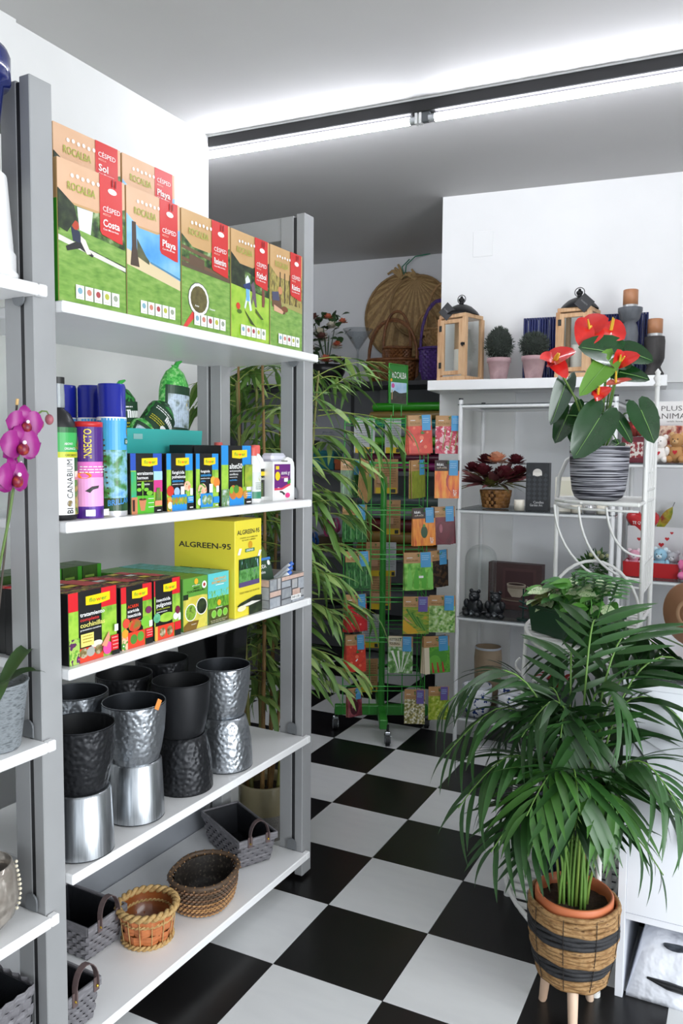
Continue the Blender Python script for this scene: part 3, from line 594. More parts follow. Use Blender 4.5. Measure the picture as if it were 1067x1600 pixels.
# ---- bottles, cans and canisters at the near end of the second shelf
bt = empty('plant_feed_bottle', rk(.100, .050, Z2), RROT); tag(bt, 'black plant feed bottle with white and green hemp label, clear cap', 'bottle')
b = MB(); b.lathe([(.0, .0), (.036, 0), (.04, .006), (.04, .195), (.038, .212), (.028, .232), (.016, .242), (.015, .250)], M('#1c1c1e', .35), 28, capt=True); b.build('bottle_body', bt)
b = MB(); b.lathe([(.017, .245), (.017, .272), (.016, .29), (.016, .30)], M('#c8d0d4', .15, trans=.6), 20, capt=True); b.build('clear_cap', bt)
MB().cyl((0, 0, .297), .017, .014, BLK, 18).build('cap_top', bt)
def wrap(rad):
    def f(x, y, e): a = -PI/2+(x)/rad; return Vector(((rad+e)*math.cos(a), (rad+e)*math.sin(a), y))
    return f
def shift(fn, x0, y0): return lambda x, y, e: fn(x+x0, y+y0, e)
P = Print((0, 0, 0), (1, 0, 0), (0, 0, 1), .1, .19, bend=shift(wrap(.0403), -.05, .012))
p_can = N('print_hemp', ['#6a9a3a', '#3f6a2c', '#a88a4a', '#8ab84a'], 60, .4)
P.rect(0, 0, 1, 1, WHT); P.rect(0, .72, 1, .96, M('#3fae5a', .4)); P.rect(0, .94, 1, 1, M('#1f6a34', .4)); P.rect(0, .655, 1, .72, M('#c8cc2c', .4)); P.rect(.60, 0, 1, .655, p_can); P.rect(.60, .50, 1, .655, M('#1f5a2c', .4)); P.rect(.60, .40, 1, .50, N('print_seedmix', ['#c87a8a', '#e8d8c8', '#5a3a4a'], 90, .4, sharp=True))
P.text('BI', .53, .015, .075, INK, vert=True, width=.12); P.text('CANABIUM', .53, .19, .075, INK, vert=True, width=.84, thick=-.004); P.ell(.455, .13, .07, N('print_orb', ['#3a2050', '#8a7a4a', '#d8d8e8'], 80, .3)); P.text('ABONO', .34, .80, .025, WHT, width=.2); P.text('ORGÁNICO', .34, .745, .025, WHT, width=.28); P.text('CRECIMIENTO', .36, .67, .025, M('#7a7a1a', .4), width=.34)
for k in range(7):
    a = -1.2+.4*k; l = .12 if k != 3 else .17; cx, cy = .76, .74
    P.poly([(cx, cy), (cx+.5*l*math.sin(a)-.03*math.cos(a), cy+.5*l*math.cos(a)+.012), (cx+l*1.6*math.sin(a), cy+l*math.cos(a)), (cx+.5*l*math.sin(a)+.03*math.cos(a), cy+.5*l*math.cos(a)-.012)], M('#8a8a2c', .4))
P.build('label', bt)
cn = empty('pest_powder_canister', rk(.174, .038, Z2), RROT); tag(cn, 'pink and purple powder canister between bottle and spray cans', 'canister')
b = MB(); b.lathe([(0, 0), (.034, 0), (.034, .205), (.033, .212)], M('#e878c8', .4), 28, capt=True); b.build('canister_body', cn); b = MB(); b.lathe([(.0345, .205), (.0352, .205), (.0352, .216), (.03, .217)], M('#c82a2c', .4), 28, capt=True); b.build('rim', cn)
P = Print((0, 0, 0), (1, 0, 0), (0, 0, 1), .105, .205, bend=shift(wrap(.0343), -.0525, 0))
P.rect(0, 0, .78, .45, M('#f0a8dc', .4)); P.rect(0, .62, .74, 1, M('#4a1f7a', .4)); P.rect(.76, 0, 1, 1, M('#e8d83a', .4)); P.rect(0, 0, .74, .13, M('#5a2a9a', .4)); P.rect(.74, .04, .99, .95, M('#e8d83a', .4)); P.text('INSECTO', .34, .66, .08, M('#f2d83a', .4), vert=True, width=.62); P.ell(.18, .47, .16, M('#f08a2a', .4), ry=.035)
P.poly([(.2, .30), (.34, .35), (.50, .36), (.48, .33), (.36, .315), (.3, .28)], INK); lines_of_print(P, .1, .56, .6, 3, .03, WHT); lines_of_print(P, .80, .85, .16, 12, .06, M('#7a6a1a', .4))
for x in (.22, .5): P.rect(x, .03, x+.14, .1, WHT)
P.build('label', cn)
def spray(u, v, label):
    sp = empty('aerosol_can', rk(u, v, Z2), RROT); tag(sp, label, 'spray can', 'blue capped aerosol cans')
    b = MB(); b.lathe([(0, 0), (.030, 0), (.0335, .004), (.0335, .012), (.033, .014), (.033, .225), (.030, .232)], M('#3a9ad8', .25, .3), 28, capt=True); b.build('can_body', sp)
    MB().lathe([(.0338, .0), (.0338, .012)], M('#e4e4e8', .3, .6), 28).build('base_rim', sp)
    b = MB(); b.lathe([(.0335, .226), (.0335, .231), (.0325, .232), (.0325, .30), (.030, .307)], M('#1c2690', .22), 28, capt=True); b.build('cap', sp); MB().lathe([(.0338, .222), (.0338, .230)], WHT, 28).build('white_ring', sp)
    P = Print((0, 0, 0), (1, 0, 0), (0, 0, 1), .104, .215, bend=shift(wrap(.0333), -.052, .012))
    P.rect(0, 0, 1, 1, M('#4aa8e4', .3)); P.rect(0, .1, 1, .66, N('print_plantspray', ['#1f4a2c', '#4a8a4a', '#8ac0d8', '#5a9ad0'], 38, .3, sharp=False)); P.rect(0, 0, 1, .14, N('print_dkgreen', ['#17301c', '#2f5a34'], 40, .3)); P.poly([(0, .10), (.5, .14), (1, .24), (1, .12), (.5, .04), (0, .0)], M('#f0d22a', .35)); P.text('BRILLANTE', .14, .055, .06, M('#3a8ad0', .3), width=.72, slope=.14, thick=.02)
    P.ell(.78, .87, .14, M('#f0c87a', .4)); P.ell(.8, .87, .09, M('#f08a2a', .4)); P.rect(.55, .72, 1, .785, M('#2f6a5a', .4)); P.text('GREENER', .58, .732, .035, WHT, width=.40)
    P.build('label', sp)
spray(.250, .036, 'front blue capped aerosol can with plant picture')
spray(.268, .118, 'blue capped aerosol can just behind the pink canister')
spray(.232, .176, 'rearmost blue capped aerosol can, mostly hidden behind the bottle')
# ---- teal planter holding netting packs
tp = MB(); w, d, h = .335, .125, .215; t = .004; m_tl = M('#45bdb6', .22)
def taper_box(b, w, d, h, k, t, mat, inner=None, y0=0):
    inner = inner or mat; o1 = [(-w/2*k, y0+d/2-d/2*k), (w/2*k, y0+d/2-d/2*k), (w/2*k, y0+d/2+d/2*k), (-w/2*k, y0+d/2+d/2*k)]; o2 = [(-w/2, y0), (w/2, y0), (w/2, y0+d), (-w/2, y0+d)]; i2 = [(-w/2+t, y0+t), (w/2-t, y0+t), (w/2-t, y0+d-t), (-w/2+t, y0+d-t)]; i1 = [(x*.98, y0+d/2+(y-y0-d/2)*.96) for x, y in o1]
    v = [(x, y, 0) for x, y in o1]+[(x, y, h) for x, y in o2]+[(x, y, h) for x, y in i2]+[(x, y, t) for x, y in i1]
    b.add(v, [(3, 2, 1, 0)]+[(i, (i+1) % 4, 4+(i+1) % 4, 4+i) for i in range(4)]+[(4+i, 4+(i+1) % 4, 8+(i+1) % 4, 8+i) for i in range(4)], mat)
    b.add(v, [(8+i, 8+(i+1) % 4, 12+(i+1) % 4, 12+i) for i in range(4)]+[(12, 13, 14, 15)], inner); return b
taper_box(tp, w, d, h, .9, t, m_tl); b = MB
o = tp.build('teal_planter', None, rk(.682, .245, Z2), RROT); tag(o, 'glossy turquoise rectangular planter holding green netting packs', 'planter')
P = Print((-w/2, 0, 0), (1, 0, 0), (0, 0, 1), w, h); P.rect(.09, .86, .2, .93, M('#9ad0cc', .4)); P.build('price_sticker', o)
m_net = N('green_plastic_net', ['#2f9a3a', '#5ec05a', '#9ad88a', '#2a7a30'], 90, .35, sharp=True, bump=(160, .5)); m_netd = N('green_net_dark', ['#123a18', '#2f8a3a', '#1a4a20'], 80, .4, sharp=True)
def net_pack(u, v, z, w, h, tilt, label, kind):
    e = empty('netting_pack', rk(u, v, z), RROT); e.rotation_euler = (0, tilt, RROT); tag(e, label, 'netting pack', 'green garden netting packs in the turquoise planter')
    b = MB(); b.lathe([(.3*w, 0), (.48*w, .02), (.5*w, .1*h), (.5*w, .72*h), (.46*w, .82*h), (.30*w, .93*h), (.1*w, .985*h), (.015, h)], m_net if kind else m_netd, 20, sy=.62, capb=True); b.build('net_bag', e)
    b = MB(); b.tube([(0, 0, .97*h), (.01, 0, 1.03*h), (.03, 0, 1.06*h)], [.009, .007, .003], M('#3fae4a', .3), 8); b.build('tie', e)
    rad = .5*w
    def bend(x, y, ee): a = -PI/2+x/rad*1.1; return Vector(((rad+ee+.001)*math.cos(a), .62*(rad+ee+.0025)*math.sin(a), y))
    P = Print((0, 0, 0), (1, 0, 0), (0, 0, 1), w*1.1, h*.74, bend=shift(bend, -.55*w, .04*h)); P.rect(0, 0, 1, 1, M('#1f3f2a', .4))
    if kind == 1:
        P.rect(.08, .42, .9, .88, N('print_trellis', ['#7a8a9a', '#c8d8e8', '#4a5a3a'], 30, .4)); P.ell(.78, .75, .16, p_yel, ry=.08); P.text('€ 3,95', .66, .73, .04, INK, width=.24); P.rect(.5, .27, .95, .36, p_yel); P.text('2x5 m', .56, .285, .06, INK, width=.32); P.text('MALLA DE', .3, .14, .09, WHT, width=.6); P.text('ENTUTORAR', .3, .02, .09, WHT, width=.6)
    else:
        P.rect(.45, .72, .95, .84, WHT); lines_of_print(P, .1, .9, .5, 2, .06, WHT); lines_of_print(P, .1, .62, .4, 3, .06, M('#c8c02a', .4)); P.ell(.55, .5, .12, WHT, ry=.09); P.ell(.80, .45, .1, M('#e0a82a', .4), ry=.09); P.text('MALLA', .15, .2, .12, WHT, width=.5); P.text('ENTUTORAR', .1, .04, .1, WHT, width=.6)
    P.build('label', e)
net_pack(.782, .31, Z2+.12, .115, .295, .06, 'tall upright green netting pack with yellow 2x5 m tag', 1)
net_pack(.585, .33, Z2+.12, .125, .22, -.05, 'green netting pack behind the front spray can', 0)
net_pack(.63, .295, Z2+.165, .11, .17, .75, 'green netting pack leaning over in the middle of the turquoise planter', 0)
net_pack(.572, .285, Z2+.13, .10, .13, .6, 'small green netting pack slumped beside the spray can', 1)
# ---- white bottles at the far end
m_wp = M('#f2f2f0', .35); m_rc = M('#e2625a', .4)
def wbottle(u, v, r, h, label, cap, prt):
    e = empty('white_bottle', rk(u, v, Z2), RROT); tag(e, label, 'bottle', 'white plastic bottles at the far end of the second shelf')
    b = MB(); b.lathe([(0, 0), (r*.95, 0), (r, .004), (r, h*.66), (r*.9, h*.74), (r*.5, h*.84), (r*.45, h*.86)], m_wp, 24, capt=True); b.build('bottle_body', e)
    b = MB(); b.lathe([(r*.56, h*.85), (r*.56, h*.98), (r*.5, h)], cap, 20, capt=True); b.build('cap', e)
    P = Print((0, 0, 0), (1, 0, 0), (0, 0, 1), r*1.9, h*.5, bend=shift(wrap(r+.0003), -r*.95, h*.08)); prt(P); P.build('label', e)
def pr1(P): P.rect(0, 0, 1, .95, M('#dfe4e0', .4)); P.rect(0, 0, 1, .25, M('#3f8a6a', .4)); P.ell(.6, .72, .18, M('#c8c87a', .4)); lines_of_print(P, .2, .55, .7, 4, .07, M('#7a8a7a', .4))
def pr2(P): P.rect(0, 0, 1, 1, M('#2a2a24', .4)); P.poly([(0, 1), (1, 1), (1, .75), (.3, .7)], p_leaf); P.rect(.3, .75, .9, .9, p_yel); P.rect(0, .0, .5, .5, M('#4a5a2a', .4)); P.text('ENVAS', .3, .6, .08, WHT, width=.6)
wbottle(.826, .040, .026, .165, 'white bottle with red cap and grey green label beside the tall blue carton', m_rc, pr1)
wbottle(.905, .085, .029, .172, 'white bottle with red cap and dark label behind the others', m_rc, pr2)
wbottle(.872, .20, .024, .18, 'white bottle with red cap at the back of the shelf', m_rc, pr1)
jc = empty('white_jerrycan', rk(.985, .030, Z2), RROT); tag(jc, 'white ant bait jug with purple label at the far post', 'jug')
b = MB(); w, d = .125, .07
sec = [(-.5, 0), (.5, 0), (.5, .70), (.47, .82), (.38, .90), (.18, .94), (.05, .90), (.0, .84), (-.5, .84)]
H_ = .145
v = [(x*w, 0, y*H_) for x, y in sec]+[(x*w, d, y*H_) for x, y in sec]; n = len(sec)
b.add(v, [tuple(range(n)), tuple(range(n, 2*n))[::-1]]+[(i, n+i, n+(i+1) % n, (i+1) % n) for i in range(n)], m_wp); b.build('jug_body', jc)
b = MB(); b.bbox(-.045, .035, .012, .058, H_*.84, H_*1.02, M('#d8d8e4', .35), .008); b.build('translucent_cap', jc); b = MB(); b.bbox(-.012, .022, -.001, .004, H_*.825, H_*.87, M('#8a8a80', .5), .002); b.build('latch', jc)
P = Print((-w/2, 0, 0), (1, 0, 0), (0, 0, 1), w*.80, H_*.80); P.rect(.08, .08, 1, .98, M('#6a1f7a', .4)); P.poly([(.08, .08), (1, .08), (1, .40), (.6, .30), (.3, .36), (.08, .28)], WHT); P.poly([(.08, .34), (.5, .34), (1, .48), (1, .40), (.5, .28), (.08, .28)], M('#d83a5a', .4)); P.ell(.26, .66, .14, p_yel); P.rect(.15, .84, .34, .93, p_yel); P.text('atomic gr', .46, .70, .10, WHT, width=.5); P.text('hormigas', .46, .60, .06, M('#f07aa8', .4), width=.4); P.rect(.62, .5, .84, .60, WHT); P.poly([(.8, .5), (1, .58), (1, .46), (.85, .42)], M('#3f9a3a', .4))
P.poly([(.36, .26), (.52, .25), (.68, .18), (.62, .13), (.5, .2), (.38, .22)], INK); P.ell(.82, .13, .14, M('#e8408a', .4), ry=.07); P.build('label', jc)
# ================================================================== METAL POTS ON THE FOURTH SHELF
Z4 = SH[3]+.0005
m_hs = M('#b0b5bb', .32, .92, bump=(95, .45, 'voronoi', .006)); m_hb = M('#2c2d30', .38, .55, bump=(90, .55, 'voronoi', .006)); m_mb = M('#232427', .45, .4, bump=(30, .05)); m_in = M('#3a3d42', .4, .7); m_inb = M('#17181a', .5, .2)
m_br = N('brushed_steel', ['#a8adb3', '#c4c8cc', '#9aa0a6'], 5, .3, stretch=(30, 30, .3), metal=.95)  # pale and dark vertical streaks paint reflections into the brushed steel colour
def pot(u, v, z, kind, up, label, stacked=True):
    e = empty('metal_pot', rk(u, v, z), RROT); tag(e, label, 'flower pot', 'metal pots stacked on the fourth shelf')
    mat, inn = {'s': (m_hs, m_in), 'b': (m_hb, m_inb), 'm': (m_mb, m_inb), 'x': (m_br, m_in)}[kind]
    if kind == 'x': prof = [(.062, 0), (.066, .004), (.0725, .146)]; hh = .148
    else: prof = [(.056, 0), (.061, .004), (.068, .03), (.0755, .075), (.079, .12), (.0795, .148)]; hh = .15
    t = .0025
    if kind == 'x': rim = [(.0725, hh), (.0725-t, hh)]; inner = [(.0725-t, hh), (.0665-t, .008), (0, .008)]
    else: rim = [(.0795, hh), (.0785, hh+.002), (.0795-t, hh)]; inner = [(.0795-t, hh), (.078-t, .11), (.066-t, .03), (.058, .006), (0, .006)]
    if not up:
        fl_ = lambda q: [(r, hh+.002-zz) for r, zz in q]
        prof, rim, inner = fl_(prof), fl_(rim), fl_(inner)
    b = MB(); b.lathe(prof, mat, 40); r0, z0 = prof[0]; b.lathe([(0, z0), (r0, z0)], mat, 40); b.build('pot_wall', e)
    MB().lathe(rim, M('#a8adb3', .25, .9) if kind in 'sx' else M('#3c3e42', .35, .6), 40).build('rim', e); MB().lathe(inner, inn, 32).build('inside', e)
    return hh+.002
S = 'hammered silver'; Bk = 'hammered black'
h1 = .1505
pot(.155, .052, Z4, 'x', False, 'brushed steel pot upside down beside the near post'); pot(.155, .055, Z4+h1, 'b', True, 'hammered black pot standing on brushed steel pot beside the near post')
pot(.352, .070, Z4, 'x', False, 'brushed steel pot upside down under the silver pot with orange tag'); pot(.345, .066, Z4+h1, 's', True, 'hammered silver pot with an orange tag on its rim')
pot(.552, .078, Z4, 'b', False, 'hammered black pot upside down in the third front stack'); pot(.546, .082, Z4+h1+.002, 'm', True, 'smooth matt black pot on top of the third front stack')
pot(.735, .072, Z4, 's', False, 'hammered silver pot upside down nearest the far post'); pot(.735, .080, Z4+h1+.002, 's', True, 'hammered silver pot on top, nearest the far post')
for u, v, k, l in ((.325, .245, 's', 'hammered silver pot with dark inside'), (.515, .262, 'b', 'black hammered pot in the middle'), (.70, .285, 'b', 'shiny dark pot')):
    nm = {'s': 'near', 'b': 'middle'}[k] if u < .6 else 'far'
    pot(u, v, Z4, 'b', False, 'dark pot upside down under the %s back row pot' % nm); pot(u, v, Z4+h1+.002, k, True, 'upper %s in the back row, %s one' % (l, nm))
o = MB().bbox(-.008, .008, -.001, .001, -.012, .014, M('#f0954a', .5), .0005).build('orange_tag', None, rk(.338, -.013, Z4+2*h1+.008), 0, rot=(.0, .55, RROT)); tag(o, 'small orange price tag clipped on the silver pot rim', 'price tag')
o.location = rk(.345, .066-.079, Z4+h1+.152)

e = empty('black_square_planter', rk(.945, .20, Z4), RROT); tag(e, 'glossy black square planter at the back of the fourth shelf by the far frame', 'planter')
b = MB(); taper_box(b, .165, .165, .36, .85, .006, M('#0b0b0d', .1)); b.build('planter_wall', e); b = MB()
for x0, x1, y0, y1 in ((-.086, .086, -.003, .004), (-.086, .086, .161, .168), (-.086, -.079, .004, .161), (.079, .086, .004, .161)): b = MB(); b.bbox(x0, x1, y0, y1, .345, .363, M('#0b0b0d', .1), .002); b.build('rim_edge', e)
MB().box(.058, 1.054, .402, .408, .09, .468, N('grey_back_sheet', ['#a9adb4', '#b6bac0'], 3, .25, metal=.3)).build('back_panel', rack)

# ================================================================== BASKETS ON THE BOTTOM SHELF
Z5 = SH[4]+.0005
def ring_pts(w, d, n, corner):
    """rounded-rectangle perimeter, n points"""
    r = corner; seg = []
    for cx, cy, a0 in ((w/2-r, -d/2+r, -PI/2), (w/2-r, d/2-r, 0), (-w/2+r, d/2-r, PI/2), (-w/2+r, -d/2+r, PI)):
        for i in range(7): seg.append(Vector((cx+r*math.cos(a0+PI/2*i/6), cy+r*math.sin(a0+PI/2*i/6))))
    L = [0]
    for i in range(len(seg)): L.append(L[-1]+(seg[(i+1) % len(seg)]-seg[i]).length)
    out = []
    for k in range(n):
        t = L[-1]*k/n; i = max(j for j in range(len(seg)) if L[j] <= t+1e-12); q = (t-L[i])/max(1e-9, L[i+1]-L[i]); p = seg[i].lerp(seg[(i+1) % len(seg)], q)
        nrm = Vector((seg[(i+1) % len(seg)]-seg[i])); nrm = Vector((nrm.y, -nrm.x)).normalized(); out.append((p, nrm))
    return out
def weave_rows(e, w, d, z0, h, rows, stakes, corner, flare, mats, amp=.0026, name='woven_band', gap=-.12, bulge=0):
    """each row a band winding in front of and behind the stakes; a part of its own"""
    n = stakes*4
    for k in range(rows):
        b = MB(); za, zb = z0+h*k/rows, z0+h*(k+1-gap)/rows
        v = []; f = []
        for j, z in enumerate((za, (za+zb)/2, zb)):
            s = 1-(flare)*(1-(z-z0)/h)+bulge*math.sin(PI*(z-z0)/h); pp = ring_pts(w*s, d*s, n, corner*s)
            for i, (p, nn) in enumerate(pp):
                off = amp*math.cos(PI*i/2+PI*k)+(.0012 if j == 1 else 0); q = p+nn*off; v.append((q.x, q.y, z))
        for j in range(2):
            for i in range(n):
                f.append((j*n+i, j*n+(i+1) % n, (j+1)*n+(i+1) % n, (j+1)*n+i))
        b.add(v, f, mats[k % len(mats)], False); b.build(name, e)
m_gw = N('grey_wood_strip', ['#636166', '#7a787c', '#6c6a6e'], 30, .7, stretch=(1, 1, 4)); m_gw2 = N('grey_wood_strip_light', ['#88868a', '#737175', '#949296'], 30, .7, stretch=(1, 1, 4)); m_lin = N('dark_plastic_liner', ['#1c1d20', '#2c2d31'], 6, .25); m_leather = N('mauve_leather', ['#5a4a4a', '#6c5a58'], 30, .55); m_brass = M('#d8b44a', .25, .9)
def grey_basket(u, v, rot, length, label, z=None, w=.135):
    z = Z5 if z is None else z
    e = empty('grey_woven_basket', rk(u, v, z), RROT+rot); tag(e, label, 'basket', 'grey wooden strip baskets on the bottom shelf')
    d, h = length, .10
    hold = empty('basket_wall', (0, d/2, 0)); hold.parent = e
    b = MB(); taper_box(b, w-.008, d-.008, h-.004, .86, .003, m_lin, y0=-d/2+.004); b.m = Matrix(); b.build('liner', hold)
    weave_rows(hold, w, d, .004, h-.022, 6, 22, .012, .13, [m_gw, m_gw2])
    for k, (x0, x1, y0, y1) in enumerate(((-w/2-.003, w/2+.003, -d/2-.004, -d/2+.002), (-w/2-.003, w/2+.003, d/2-.002, d/2+.004), (-w/2-.004, -w/2+.002, -d/2+.002, d/2-.002), (w/2-.002, w/2+.004, -d/2+.002, d/2-.002))):
        MB().bbox(x0, x1, y0, y1, h-.022, h, m_gw2, .001).build('rim_board', hold)
    pts = [(-.032, -.006, h-.012)]+[(-.032*math.cos(PI*i/10), -.006+.004*math.sin(PI*i/10), h+.006+.048*math.sin(PI*i/10)) for i in range(11)]+[(.032, -.006, h-.012)]
    v_ = []; f_ = []
    for i, p in enumerate(pts): v_ += [(p[0], p[1]-.0075, p[2]), (p[0], p[1]+.0075, p[2]), (p[0]*.93, p[1]+.0075, p[2]-.002), (p[0]*.93, p[1]-.0075, p[2]-.002)]
    v_ = []
    for i, p in enumerate(pts):
        t = Vector(pts[min(i+1, len(pts)-1)])-Vector(pts[max(i-1, 0)]); t.normalize(); nn = Vector((t.z, 0, -t.x)); wd = .008
        c = Vector(p)
        v_ += [c+Vector((0, -wd, 0)), c+Vector((0, wd, 0)), c+Vector((0, wd, 0))-nn*.002, c+Vector((0, -wd, 0))-nn*.002]
    for i in range(len(pts)-1):
        for j in range(4): f_.append((4*i+j, 4*i+(j+1) % 4, 4*i+4+(j+1) % 4, 4*i+4+j))
    hd = MB().add(v_, f_, m_leather, False).build('leather_handle', e)
    hd.rotation_euler = (0, 0, 0)
    # straps lie flat against the end board
    for s in (-1, 1):
        MB().bbox(s*.032-.008, s*.032+.008, -.0075, -.0045, h-.026, h+.008, m_leather, .0008).build('strap_end', e)
        MB().ball((s*.032, -.009, h-.012), .0042, m_brass, 10, 6).build('brass_rivet', e)
grey_basket(.905, .072, -.46, .27, 'grey woven basket with leather handle by the far post')
grey_basket(.345, .168, 0, .22, 'grey woven basket with leather handle beside the orange basket')
grey_basket(.108, .005, 0, .145, 'grey woven basket half hidden behind the near post', w=.095)
# round dark two-tone basket
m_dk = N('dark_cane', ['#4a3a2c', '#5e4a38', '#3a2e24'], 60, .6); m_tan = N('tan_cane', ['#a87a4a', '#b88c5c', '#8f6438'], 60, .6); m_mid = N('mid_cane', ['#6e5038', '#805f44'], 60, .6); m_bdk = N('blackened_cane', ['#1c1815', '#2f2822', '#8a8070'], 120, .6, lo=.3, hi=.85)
e = empty('round_cane_basket', rk(.664, .098, Z5), RROT+.2); tag(e, 'oval dark brown cane basket with tan lower half', 'basket')
W_, D_ = .215, .175
weave_rows(e, W_, D_, .004, .085, 12, 44, .082, .13, [m_tan, m_mid, m_tan, m_tan, m_mid, m_tan, m_dk, m_mid, m_dk, m_dk, m_mid, m_dk], amp=.0022, name='cane_row', gap=.02, bulge=.04)
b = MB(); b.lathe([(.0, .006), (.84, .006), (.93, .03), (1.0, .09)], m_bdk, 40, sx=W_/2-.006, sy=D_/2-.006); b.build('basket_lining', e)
b = MB(); pp = ring_pts(W_*1.02, D_*1.02, 48, .085); b.tube([(p.x, p.y, .094) for p, n_ in pp], .0075, m_dk, 8, closed=True); b.build('rim_roll', e)
for i in range(0, 48, 2):
    p, nn = pp[i]; MB().tube([(p.x-nn.x*.009, p.y-nn.y*.009, .090), (p.x, p.y, .1025), (p.x+nn.x*.0088, p.y+nn.y*.0088, .090)], .0016, m_tan, 5).build('rim_binding', e)
# orange chip-wood basket
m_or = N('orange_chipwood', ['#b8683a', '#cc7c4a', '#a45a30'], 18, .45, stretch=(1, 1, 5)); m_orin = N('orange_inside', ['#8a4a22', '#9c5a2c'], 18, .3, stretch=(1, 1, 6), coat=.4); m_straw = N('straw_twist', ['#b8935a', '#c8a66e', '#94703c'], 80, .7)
e = empty('orange_chip_basket', rk(.447, .122, Z5), RROT); tag(e, 'round orange chip-wood basket with twisted straw rim', 'basket')
weave_rows(e, .15, .15, .012, .078, 3, 9, .0745, .16, [m_or], amp=.0028, name='chip_band', gap=.03)
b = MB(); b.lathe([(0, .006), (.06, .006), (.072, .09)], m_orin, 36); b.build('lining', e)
def straw_ring(e, r, z, tr, n, name, mat=m_straw):
    for s in (0, 1):
        pts = [((r+tr*.6*math.cos(2*PI*n*i/120+PI*s))*math.cos(2*PI*i/120), (r+tr*.6*math.cos(2*PI*n*i/120+PI*s))*math.sin(2*PI*i/120), z+tr*.6*math.sin(2*PI*n*i/120+PI*s)) for i in range(120)]
        MB().tube(pts, tr*.75, mat, 6, closed=True).build(name, e)
straw_ring(e, .0655, .006, .0055, 14, 'straw_twist'); straw_ring(e, .070, .066, .004, 18, 'straw_twist'); straw_ring(e, .0775, .094, .0085, 12, 'rim_twist')
for i in range(14):
    a = 2*PI*i/14; MB().tube([(.067*math.cos(a), .067*math.sin(a), .012), (.0725*math.cos(a), .0725*math.sin(a), .05), (.076*math.cos(a), .076*math.sin(a), .088)], .0014, m_straw, 5).build('straw_stake', e)

# ================================================================== THE LEFT BAY
zL = SL[0]+.0005
e = empty('white_planter', rk(-.105, .075, zL), RROT); tag(e, 'white round planter on the top shelf at the photo edge', 'planter')
b = MB(); b.lathe([(0, 0), (.10, 0), (.102, .012), (.098, .016), (.098, .05), (.094, .055), (.085, .19), (.084, .2)], M('#ececec', .35), 36, capt=False); b.build('pot_wall', e); b = MB(); b.lathe([(.084, .2), (.078, .2), (.07, .17), (0, .17)], M('#d0d0d0', .5), 32); b.build('inside', e)
e = empty('blue_glazed_pot', rk(-.105, .075, zL+.2005), RROT); tag(e, 'dark blue glazed pot standing on the white planter', 'flower pot')
b = MB(); m_bg = M('#1c2766', .12, coat=.6); b.lathe([(0, 0), (.055, 0), (.062, .006), (.082, .17), (.093, .175), (.096, .18), (.096, .225), (.092, .235), (.086, .235), (.078, .18), (.05, .03), (0, .03)], m_bg, 40); b.build('pot_wall', e)
for i, (u, c, hh) in enumerate(((-.055, '#3f5a2c', .10), (-.14, '#6a3a24', .13))):
    o = carton('stored_box', rk(u, .25, zL), .075, .06, hh+.2, M(c, .5), ('dark green', 'brown')[i]+' box standing behind the white planter', 'product box', rz=RROT)
# purple boxes and a black carton on the recessed shelves
zr = 1.3005
o = carton('purple_carton', rk(-.055, .20, zr), .09, .08, .19, M('#34184a', .4), 'dark purple carton behind the orchid flowers', 'product box', rz=RROT); P = front(o); P.ell(.6, .55, .3, p_yel); P.rect(.1, .1, .9, .3, M('#d878b0', .4)); P.build('front_print', o)
zr = 1.0205
for k in range(2):
    o = carton('treatment_carton', rk(-.055-.10*k, .185, zr), .092, .10, .155, M('#26262a', .4), ('black and red carton beside the orchid stem on the recessed shelf', 'black carton farther left on the recessed shelf')[k], 'product box', rz=RROT); P = front(o); P.rect(.72, .7, 1, 1, p_rr); P.rect(.72, .3, 1, .7, p_lime); P.ell(.85, .2, .12, M('#f0a030', .4)); lines_of_print(P, .1, .7, .5, 6, .08, M('#7a7a7a', .4)); P.build('front_print', o)
# black glossy pot under the orchid shelf
e = empty('black_glossy_pot', rk(-.12, .285, SL[2]+.0005), RROT); tag(e, 'glossy black cylinder pot below the orchid', 'flower pot')
b = MB(); m_bg2 = M('#0c0c0e', .12); b.lathe([(0, 0), (.098, 0), (.102, .005), (.102, .255), (.106, .258), (.106, .30), (.1, .302), (.096, .25), (.09, .02), (0, .02)], m_bg2, 36); b.build('pot_wall', e)
# beaded glass ornament
e = empty('beaded_glass_bowl', rk(-.10, .07, SL[2]+.0005), RROT); tag(e, 'smoky glass bowl trimmed with pearl beads at the photo edge', 'bowl')
b = MB(); m_sm = N('smoky_glass', ['#8a7f74', '#b4aca2', '#6e645a'], 14, .15, metal=.5); b.lathe([(0, 0), (.035, 0), (.062, .03), (.072, .07), (.066, .115), (.058, .14), (.055, .14), (.06, .10), (.055, .03), (0, .02)], m_sm, 32); b.build('bowl_body', e)
pm = M('#e8dfc8', .25); mb_ = MB(); mb_.ball((0, 0, 0), .0036, pm, 8, 6); bead = mesh_only(mb_, 'pearl_bead')
for k in range(11):
    a = -.75+.02*k; zz = .035+.0095*k; rr = {0: .065}.get(k, .066+.006*math.sin(PI*min(1, (zz-.03)/.09))); inst(bead, 'pearl_bead', e, (rr*math.cos(a), rr*math.sin(a), zz))
# grey basket low at the left
e = empty('grey_mesh_basket', rk(-.085, .10, Z5), RROT); tag(e, 'grey strip basket on the floor level of the left bay', 'basket')
weave_rows(e, .15, .16, .004, .17, 8, 20, .02, .1, [m_gw, m_gw2]); b = MB(); taper_box(b, .14, .15, .17, .88, .003, m_lin, y0=-.075); b.build('liner', e)
b = MB(); b.bbox(-1.1, -.001, -.02, .40, Z5-.025, Z5-.001, m_shelf, .003); b.build('shelf', rack)

